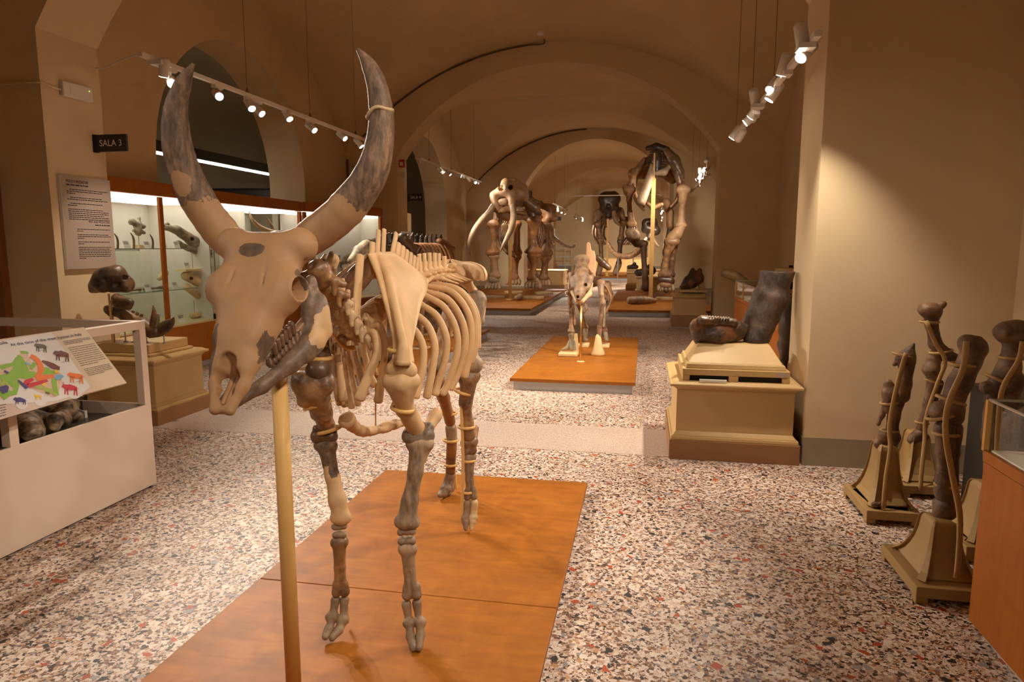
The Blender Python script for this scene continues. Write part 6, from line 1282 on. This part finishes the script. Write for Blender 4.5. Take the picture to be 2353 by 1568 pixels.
for nm, pts, rad, mt in [('upper_arm', [(1134, 516, yl), (1136, 540, yl), (1134, 562, yl), (1133, 580, yl)], [.13, .11, .1, .15], 'rust_bone'), ('forearm', [(1135, 588, yl), (1137, 610, yl), (1138, 634, yl)], [.12, .09, .12], 'ele_pale'), ('forearm', [(1132, 590, yl + .1), (1131, 632, yl + .1)], [.07, .08], 'ele_bone'), ('wrist', [(1130, 643, yl - .05), (1140, 643, yl)], [.10, .10], 'grey_bone'),
        ('upper_arm', [(1228, 508, yl), (1227, 535, yl), (1229, 560, yl), (1230, 578, yl)], [.15, .12, .12, .15], 'rust_bone'), ('forearm', [(1230, 586, yl), (1225, 612, yl), (1222, 640, yl)], [.12, .085, .10], 'rust_bone'), ('forearm', [(1220, 588, yl + .1), (1228, 635, yl + .1)], [.08, .09], 'dark_bone'), ('wrist', [(1219, 645, yl), (1230, 645, yl)], [.09, .09], 'grey_bone'),
        ('thigh', [(1186, 515, yl + 1.9), (1188, 550, yl + 1.9), (1186, 580, yl + 1.9)], [.14, .11, .15], 'rust_bone'), ('shin', [(1185, 590, yl + 1.9), (1184, 612, yl + 1.9), (1181, 640, yl + 1.9)], [.14, .10, .12], 'rust_bone'), ('thigh', [(1252, 520, yl + 1.7), (1256, 550, yl + 1.7), (1254, 582, yl + 1.7)], [.16, .13, .17], 'ele_bone'), ('shin', [(1254, 592, yl + 1.7), (1252, 612, yl + 1.7), (1249, 638, yl + 1.7)], [.14, .10, .12], 'ele_bone'),
        ('shoulder_blade', [(1206, 460, yl - .2), (1224, 478, yl), (1240, 490, yl + .2)], [.10, .14, .07], 'dark_bone'), ('shoulder_blade', [(1215, 475, yl), (1225, 505, yl)], [.12, .09], 'dark_bone'), ('shoulder_blade', [(1150, 470, yl + .2), (1140, 508, yl + .1)], [.14, .1], 'dark_bone'), ('neck', [(1180, 462, y + .5), (1200, 462, yl + .1)], [.18, .16], 'dark_bone'), ('spine', [(1195, 452, yl), (1220, 462, yl + .9), (1240, 470, yl + 1.7), (1250, 480, yl + 2.1)], [.13, .11, .1, .1], 'dark_bone'), ('breast_bone', [(1160, 520, yl - .2), (1162, 545, yl - .2)], [.09, .05], 'ele_pale')]:
    S(t, nm, pts, rad, mt, .026, .05, .008)
ES('pelvis', c([(1240, 478, yl + 1.9), (1262, 486, yl + 1.8), (1274, 502, yl + 1.75)], [.16, .20, .10]) + c([(1228, 490, yl + 2.0), (1210, 500, yl + 2.1)], [.16, .12]) + c([(1262, 500, yl + 1.7), (1250, 515, yl + 1.7)], [.12, .14]), 'rust_bone', .03, .08, (), .01)
for i in range(9):
    for g in (-1, 1):
        yy = yl + .15 + .17 * i; a = np.array([-3.35, yy, 2.45 - .02 * i]); w_ = .5 + .1 * math.sin(i / 8 * PI); stube('rib', [a, a + np.array([g * w_ * .7, 0, -.05]), a + np.array([g * w_, -.05, -.45]), a + np.array([g * w_ * .85, -.1, -.85]), a + np.array([g * w_ * .5, -.15, -1.1])], .035, 'brown_bone', t, 5, 8)
for i in range(6): p = D(1200 + 4 * i, 450 + .8 * i, yl + .1 * i); stube('neural_spine', [p, p + np.array([0, .06, .17])], [.035, .02], 'black_bone', t, 3, 6)
def foot(u, v, yy, slab='ivory', w_=.30, mat='grey_bone'):
    for j in range(5):
        a = (j - 2) * .085; p = D(u, v, yy); sdf('toe', chain([p + np.array([a * .5, .04, .16]), p + np.array([a, -.07, .05]), p + np.array([a * 1.1, -.13, -.02])], [.06, .055, .045]), .022, mat, t, .02)
    p = D(u, v + 6, yy); m = MB(); m.lathe((p[0], yy - .08, .151), [(w_, 0), (w_, .04), (w_ - .03, .055)], 18); m.build('foot_slab', slab, t)
foot(1134, 660, yl, 'tusk_pale', .32); foot(1226, 658, yl, 'ivory'); foot(1181, 650, yl + 1.9, 'ivory', .28, 'ele_pale'); foot(1250, 652, yl + 1.7, 'ivory', .28, 'ele_pale')
wc(t)
a = D(1172, 560, 17.2); b_ = D(1172, 515, 17.2); t = thing('support_pole', 'pale round pole under the skull of the left mammoth', 'pole', (a[0], 17.2, .15)); m = MB(); m.tube([(0, 0, 0), (0, 0, b_[2] - .1)], .045, 14); m.build('shaft', 'pole_wood', t, True); m = MB(); m.lathe((0, 0, 0), [(.1, 0), (.1, .012), (.05, .016)], 14); m.build('foot', 'cream_block', t)
a = WZ(1190, 684, .23); t = thing('tusk_piece', 'short bent tusk piece lying on the left mammoth platform', 'fossil', (a.x, a.y, .151)); stube('tusk', [a + Vector((-.03, .3, .0)), a + Vector((.05, .05, .02)), a + Vector((-.02, -.2, -.0))], [.06, .075, .05], 'grey_bone', t, 6, 10, bumpy=.08); wc(t)
# --- headless mammoth on the right platform
platform('raised plywood platform with grey sides under the headless mammoth', -0.80, 1.5, 14.85, 21.5, .15, .05, .06, 3)
t = thing('mammoth_skeleton', 'towering headless mammoth skeleton with one hanging tusk on the right platform', 'skeleton', (0.3, 18.6, .15)); y = 18.2
for nm, pts, rad, mt in [('withers', [(1488, 341, y), (1508, 338, y), (1532, 345, y)], [.06, .1, .09], 'black_bone'), ('shoulder_blade', [(1530, 345, y), (1548, 370, y), (1562, 395, y), (1570, 415, y)], [.10, .16, .11, .05], 'dark_bone'), ('shoulder_blade', [(1545, 360, y), (1556, 395, y), (1562, 420, y)], [.09, .1, .08], 'dark_bone'), ('shoulder_blade', [(1482, 368, y + .3), (1462, 392, y + .2), (1446, 425, y)], [.08, .08, .05], 'brown_bone'),
        ('upper_arm', [(1570, 436, y), (1568, 460, y), (1566, 490, y), (1564, 518, y)], [.14, .12, .10, .12], 'ele_pale'), ('elbow', [(1564, 522, y), (1554, 540, y), (1546, 548, y)], [.13, .15, .16], 'ele_pale'), ('forearm', [(1544, 556, y), (1534, 580, y), (1528, 610, y), (1526, 632, y)], [.16, .12, .11, .13], 'brown_bone'), ('forearm', [(1550, 555, y + .1), (1544, 600, y + .1), (1540, 632, y + .1)], [.10, .09, .10], 'dark_bone'), ('wrist', [(1522, 644, y), (1540, 646, y)], [.12, .12], 'dark_bone'), ('foot', [(1522, 656, y - .05), (1536, 658, y - .05)], [.10, .10], 'ele_bone'),
        ('inner_arm', [(1530, 466, y + .9), (1540, 490, y + .9), (1540, 520, y + .9)], [.12, .09, .10], 'ele_bone'), ('inner_leg', [(1542, 530, y + 2), (1532, 580, y + 2), (1532, 664, y + 2)], [.12, .11, .12], 'dark_bone'),
        ('upper_arm', [(1447, 437, y), (1446, 460, y), (1448, 490, y), (1452, 515, y)], [.13, .085, .085, .10], 'ele_bone'), ('elbow', [(1448, 535, y), (1460, 540, y)], [.13, .13], 'grey_bone'), ('forearm', [(1455, 546, y + .2), (1462, 558, y + .4), (1470, 560, y + .6)], [.14, .13, .1], 'dark_bone'), ('shoulder_joint', [(1438, 432, y), (1440, 445, y)], [.09, .07], 'ele_bone'),
        ('neck', [(1508, 350, y), (1508, 372, y), (1508, 392, y)], [.12, .14, .12], 'black_bone'), ('breast_bone', [(1510, 398, y - .1), (1526, 396, y - .1), (1540, 380, y)], [.07, .08, .04], 'tusk_pale'), ('breast_bone', [(1488, 468, y), (1500, 478, y), (1520, 470, y)], [.05, .06, .06], 'brown_bone')]:
    S(t, nm, pts, rad, mt, .026, .05, .008)
for i in range(7): p = D(1494 + 4.6 * i, 366 + 2 * i % 9, y); stube('vertebra_wing', [D(1508, 352 + 6 * i, y), D(1494 - i, 350 + 6 * i, y - .05)], [.05, .02], 'black_bone', t, 3, 7); stube('vertebra_wing', [D(1508, 352 + 6 * i, y), D(1522 + i, 350 + 6 * i, y - .05)], [.05, .02], 'black_bone', t, 3, 7)
for i in range(8):                          # rings of ribs seen from the front
    yy = y + .3 + .24 * i; w_ = .60 + .06 * math.sin(i / 7 * PI); zc_ = 3.20
    for g in (-1, 1):
        pts = [np.array([.28 + g * w_ * math.sin(a), yy - .1 * (1 - math.cos(a)), zc_ - .06 + .72 * math.cos(a) * (1 if math.cos(a) > 0 else 1.05)]) for a in np.linspace(.05, 2.55, 8)]
        stube('rib', pts, [.03, .035, .04, .042, .042, .04, .036, .03], 'brown_bone' if i % 2 else 'ele_bone', t, 4, 8, .7, (0, 1, 0))
sdf('pelvis', c([(1455, 400, y + 2.2), (1475, 395, y + 2.2), (1500, 392, y + 2.3), (1530, 398, y + 2.2), (1545, 410, y + 2.2)], [.16, .2, .13, .2, .16]), .035, 'rust_bone', t, .08)
stube('tusk', [D(1500, 380, y - .3), D(1494, 405, y - .4), D(1484, 435, y - .5), D(1472, 466, y - .6)], [.07, .10, .115, .125], 'tusk_pale', t, 6, 14)
foot(1530, 664, y, 'ivory', .26, 'tusk_pale')
S(t, 'shin', [(1478, 560, y + 2.0), (1480, 600, y + 2.0), (1484, 662, y + 2.0)], [.11, .09, .11], 'dark_bone', .028)
wc(t)
a = D(1498, 640, 17.8); b_ = D(1506, 352, 17.8); t = thing('support_pole', 'tall square wooden post holding up the headless mammoth', 'pole', (b_[0] - .02, 17.8, .15)); m = MB(); m.box(-.05, .05, -.05, .05, 0, D(1506, 410, 17.8)[2] - .15); m.build('post', 'pole_wood', t); m = MB(); m.box(-.02, .02, -.02, .02, D(1506, 410, 17.8)[2] - .15, b_[2] - .15); m.build('upper_bar', 'pole_wood', t)
a = WZ(1473, 690, .252); t = thing('tusk_piece', 'thick ringed tusk piece lying in front of the headless mammoth', 'fossil', (a.x, a.y, .151)); stube('tusk', [a + Vector((-.28, -.12, -.0)), a + Vector((-.1, -.05, 0)), a + Vector((.1, .05, .0)), a + Vector((.33, .12, -.02))], [.085, .095, .09, .06], 'grey_bone', t, 6, 12, bumpy=.06); stube('band', [a + Vector((-.14 + .02 * math.cos(q), .1 * math.sin(q) * .4 - .05, .1 * math.cos(q))) for q in np.linspace(0, 2 * PI, 9)], .008, 'tusk_pale', t, 2, 5); wc(t)
# --- far hall
platform('far low platform under the dark elephant skeleton', -3.2, 0.4, 30.9, 35.5, .18, .06, .06)
t = thing('elephant_skeleton', 'dark elephant skeleton with a round skull at the far end of the hall', 'skeleton', (-1.6, 32.5, .18)); y = 31.8
ES('skull', c([(1392, 458, y), (1408, 458, y)], [.36, .36]) + c([(1388, 480, y - .1), (1412, 480, y - .1)], [.22, .22]) + c([(1400, 470, y - .1), (1398, 495, y - .3)], [.26, .18]), 'black_bone', .05, .12, [rc(D(1398, 476, y - .9), D(1398, 474, y - .3), .09, .1)], .02)
stube('tusk', [D(1390, 492, y - .3), D(1388, 508, y - .5), D(1393, 522, y - .7)], [.09, .08, .03], 'dark_bone', t); stube('tusk', [D(1410, 488, y - .3), D(1416, 508, y - .5), D(1424, 518, y - .7)], [.12, .11, .04], 'grey_bone', t)
for nm, pts, rad, mt in [('shoulder_blade', [(1375, 490, y + .4), (1368, 512, y + .2)], [.2, .14], 'grey_bone'), ('shoulder_blade', [(1424, 486, y + .4), (1432, 508, y + .2)], [.2, .14], 'grey_bone'), ('upper_arm', [(1374, 515, y), (1378, 545, y)], [.15, .13], 'brown_bone'), ('forearm', [(1380, 552, y), (1382, 600, y)], [.13, .11], 'brown_bone'), ('upper_arm', [(1431, 512, y), (1427, 548, y)], [.15, .13], 'brown_bone'), ('forearm', [(1426, 555, y), (1422, 605, y)], [.13, .11], 'dark_bone'), ('foot', [(1381, 606, y), (1376, 628, y - .2)], [.15, .12], 'grey_bone'), ('foot', [(1421, 610, y), (1414, 627, y - .2)], [.15, .13], 'grey_bone'), ('spine', [(1400, 470, y + .5), (1408, 480, y + 3)], [.2, .2], 'dark_bone')]: S(t, nm, pts, rad, mt, .05, .08)
for i in range(5):
    for g in (-1, 1): a = np.array([-1.6 + .1 * i, y + .7 + .4 * i, 2.9]); stube('rib', [a, a + np.array([g * .6, 0, -.1]), a + np.array([g * .8, 0, -.8]), a + np.array([g * .5, 0, -1.3])], .05, 'dark_bone', t, 4, 6)
wc(t)
a = D(1397, 503, 31.3); t = thing('support_pole', 'wooden post under the skull of the dark elephant', 'pole', (a[0], 31.3, .18)); m = MB(); m.box(-.05, .05, -.05, .05, 0, a[2] - .18); m.build('post', 'pole_wood', t); m = MB(); m.box(-.12, .12, -.12, .12, 0, .02); m.build('foot', 'pole_wood', t)
t = thing('elephant_skull', 'black elephant skull with short pale tusks on rods behind the right mammoth', 'fossil', (0.35, 27.5, .62)); y = 27.5
ES('cranium', c([(1485, 512, y), (1500, 512, y)], [.18, .2]) + c([(1488, 525, y), (1506, 530, y)], [.2, .2]) + c([(1484, 520, y), (1480, 530, y)], [.12, .1]) + c([(1495, 530, y), (1492, 545, y - .1)], [.16, .12]), 'black_bone', .04, .08, [rc(D(1491, 516, y - .5), D(1491, 516, y), .08, .07)], .015)
stube('tusk', [D(1488, 545, y - .1), D(1478, 556, y - .3), D(1464, 566, y - .5), D(1455, 566, y - .6)], [.06, .06, .05, .03], 'tusk_pale', t); stube('tusk', [D(1500, 545, y - .1), D(1508, 560, y - .3), D(1514, 566, y - .5)], [.06, .05, .03], 'tusk_pale', t)
for u in (1483, 1492, 1500): q = D(u, 545, y); m = MB(); m.tube([q, (q[0], q[1], .62)], .02, 6); m.build('support_rod', 'pole_wood', t)
wc(t)
def simple_ped(label, x0, x1, y0, y1, h, base=.15):
    return pedestal('stone_pedestal', label, x0, x1, y0, y1, (base, base + .05, h - .06, h))
simple_ped('low cream pedestal under the black elephant skull', -.05, .75, 27.0, 28.0, .62)
simple_ped('narrow cream pedestal in the far hall left of the post, with a small dark fossil', -.62, -.15, 23.9, 24.8, .63, .2); simple_ped('cream pedestal half hidden behind the post of the right mammoth', -.28, .5, 22.0, 22.8, .55, .1)
simple_ped('long cream bench cabinet against the far end of the hall', -3.3, .2, 37.5, 38.6, .9); simple_ped('cream pedestal behind the legs of the left mammoth', -4.25, -2.75, 24.0, 25.2, .68)
t = thing('fossil_block', 'small dark fossil on a cream block in the far hall', 'fossil', (-.4, 24.3, .631)); m = MB(); m.box(-.2, .2, -.2, .2, 0, .1); m.build('block', 'cream_paint', t); o = sdf('bone', [rc((-.15, 0, .16), (.12, 0, .17), .07, .08), rc((0, 0, .2), (.06, 0, .3), .06, .05)], .02, 'black_bone', t, .04, rough=.015, rscale=20)
t = thing('fossil_jaw', 'dark jaw block on the pedestal behind the square post', 'fossil', (.0, 22.3, .551)); o = sdf('bone', [rc((-.2, 0, .12), (.2, 0, .2), .11, .16), rc((.1, 0, .25), (.2, 0, .35), .1, .08)], .025, 'black_bone', t, .05, rough=.02, rscale=15)
t = thing('curved_tusk', 'large brown curved tusk resting on rods in the far hall', 'fossil', (-.9, 28.6, 0)); y = 28.6; stube('tusk', [D(1399, 560, y), D(1408, 578, y), D(1424, 588, y), D(1445, 589, y), D(1464, 580, y), D(1476, 566, y)], [.06, .09, .11, .12, .12, .12], 'brown_bone', t, 6, 12)
for u in (1420, 1455): q = D(u, 589, y); m = MB(); m.tube([q, (q[0], q[1], 0.02)], .02, 6); m.lathe((q[0], q[1], 0), [(.15, 0), (.15, .02), (.03, .03)], 10); m.build('support_rod', 'steel', t)
wc(t)
t = thing('elephant_skull', 'pale tusked elephant skull on the pedestal behind the left mammoth', 'fossil', (-3.4, 24.5, .69)); y = 24.5
ES('cranium', c([(1250, 535, y), (1262, 530, y)], [.25, .22]) + c([(1250, 550, y), (1242, 565, y)], [.2, .14]) + c([(1268, 545, y), (1272, 556, y)], [.14, .1]), 'tusk_pale', .04, .08, [rc(D(1256, 545, y - .6), D(1258, 543, y - .1), .08, .07)], .015)
stube('tusk', [D(1272, 545, y), D(1284, 555, y - .3), D(1300, 566, y - .5), D(1316, 568, y - .6), D(1320, 563, y - .6)], [.07, .07, .06, .05, .04], 'tusk_pale', t); stube('tusk', [D(1262, 555, y - .1), D(1270, 568, y - .4), D(1278, 578, y - .5)], [.07, .06, .02], 'tusk_pale', t); stube('tusk', [D(1226, 568, y), D(1214, 576, y - .3), D(1206, 585, y - .4)], [.06, .06, .05], 'tusk_pale', t)
q = D(1252, 560, y); m = MB(); m.tube([q, (q[0], q[1], .69)], .03, 8); m.build('support_rod', 'steel', t); wc(t)
t = thing('metal_rack', 'thin grey metal rack standing at the far end wall', 'rack', (-5.1, 43.5, 0))
for x in (-.6, .15, .55): m = MB(); m.tube([(x, 0, 0), (x, 0, 1.5)], .02, 6); m.build('upright', 'grey_metal', t)
for z in (.3, .85, 1.4): m = MB(); m.box(-.6, .55, -.03, .03, z, z + .04); m.build('shelf_bar', 'grey_metal', t)
t = thing('orange_box', 'small orange box beside the far metal rack', 'box', (-5.55, 42.8, 0)); m = MB(); m.box(-.12, .12, -.12, .12, 0, .42); add_bevel(m.build('body', 'orange_wood', t), .01); m = MB(); m.box(-.125, .125, -.125, .125, .42, .45); m.build('lid', 'orange_wood', t)
t = thing('room_sign', 'tiny black flag sign on the far pillar behind the left mammoth', 'sign', (-3.9, 30.0, 2.62)); m = MB(); m.box(.0, .3, -.1, -.08, 0, .17); m.build('plate', 'black_box', t); m = MB(); m.box(-.01, .02, -.1, .11, 0, .17); m.build('wall_bracket', 'black', t)
t = thing('tie_rod', 'thin pale iron tie rod spanning the farthest arch', 'rod', (-1.6, 30.45, 3.7)); m = MB(); m.tube([(-2.2, 0, 0), (2.2, 0, 0)], .02, 6); m.build('rod', 'lamp_white', t)
for s in (-2.2, 2.2): m = MB(); m.box(s - .02, s + .02, -.06, .06, -.06, .06); m.build('anchor_plate', 'lamp_white', t)
t = thing('relief_panel', 'pale wood-grained slab leaning beyond the second left pillar', 'panel', (-5.5, 15.3, 0)); m = MB(); m.box(-.1, .0, -1.0, .5, 0.02, 2.28); m.build('slab', 'cream_block', t); m = MB(); m.box(-.2, .1, -1.0, .5, 0, .02); m.build('foot', 'dark_metal', t)
t = None
# ------------------------------------------------------------------ second bay lamps and the far lamps
track_rail(-4.55, 13.55, 19.0, 3.27, 'white lighting track beyond the second left pillar', [(y, VZ(-4.55, y, 13.5, PILL[2][0])) for y in (14.3, 16, 18.2)])
TZ0 = TZ; TZ = 3.27
lamps(-4.5, [(966, 374, (-4.8, 16.5, 1.0), True, .6), (1013, 394, (-3.0, 17.0, 1.5), True, .8), (1019, 397, (-2.2, 15.5, 0), True, 1), (1035, 402, (-1.5, 16.0, 0), True, 1), (1060, 405, (-.2, 18.0, 2.0), True, 1.0), (1067, 408, (-2.8, 20.5, 1), True, 1), (1080, 416, (-3.0, 21.5, .5), True, .8), (1093, 420, (-1.0, 14.5, 0), True, 1), (1099, 421, (.4, 22.0, 1.5), True, 1)], 'white track spotlight beyond the second left pillar, %s of its row', 'spotlights of the left track in the third bay', None, -4.55)
TZ = TZ0
track_rail(1.2, 13.55, 20.0, 2.95, 'white lighting track on the right above the headless mammoth', [(y, VZ(1.2, y, 13.5, PILL[2][0])) for y in (14.8, 17, 19.4)])
TZ = 2.95
lamps(1.17, [(1621, 371, (.4, 18.0, 2.4), True, .8), (1622, 391, (-3.0, 17.5, 1.8), True, .8), (1615, 395, (.3, 19.5, 1.5), True, 1), (1608, 398, (1.5, 18.5, 1), True, .8), (1600, 413, (-3.3, 19.5, 1.2), True, 1.2), (1606, 411, (.0, 16.0, 0), True, 1)], 'white track spotlight above the headless mammoth, %s of its row', 'spotlights of the right track in the third bay', None, 1.2)
for lb, x, y0, aims in (('left', -3.2, 24.0, [(-1.2, 31, 1), (-3, 25, .5), (-2, 24, 0), (-1.5, 29, 0)]), ('right', .6, 24.5, [(.2, 27.5, 1), (-.5, 24.5, .5), (-1.5, 26, 0), (-3.6, 24.5, 1)]), ('farthest', -3.2, 32.0, [(-1.5, 33, 1.5), (-1, 38, .5), (-4, 44.5, 1.5), (-3.5, 36, 0)]), ('farthest right', .8, 32.0, [(-1.0, 34, 1.5), (-.5, 38, .5), (1.5, 44, 1.5), (0, 37, 0)])):
    track_rail(x, y0, y0 + 4.5, 2.98, 'short lighting track in the far hall, %s one' % lb, [(yw, VZ(x, yw, 23.0 if y0 < 30 else 30.8, 30.1 if y0 < 30 else 45.0)) for yw in (y0 + .6, y0 + 3.6)])
    for i, a in enumerate(aims): p = Vector((x, y0 + .4 + 1.15 * i, 2.80)); spot_lamp(2.98, tuple(p), Vector(a) - p, SPOT_W * 2.6, 'track_spotlight', 'white track spotlight in the far hall, %s of the %s track' % (ORD[i], lb), 'spotlights in the far hall', tx=x)
TZ = TZ0
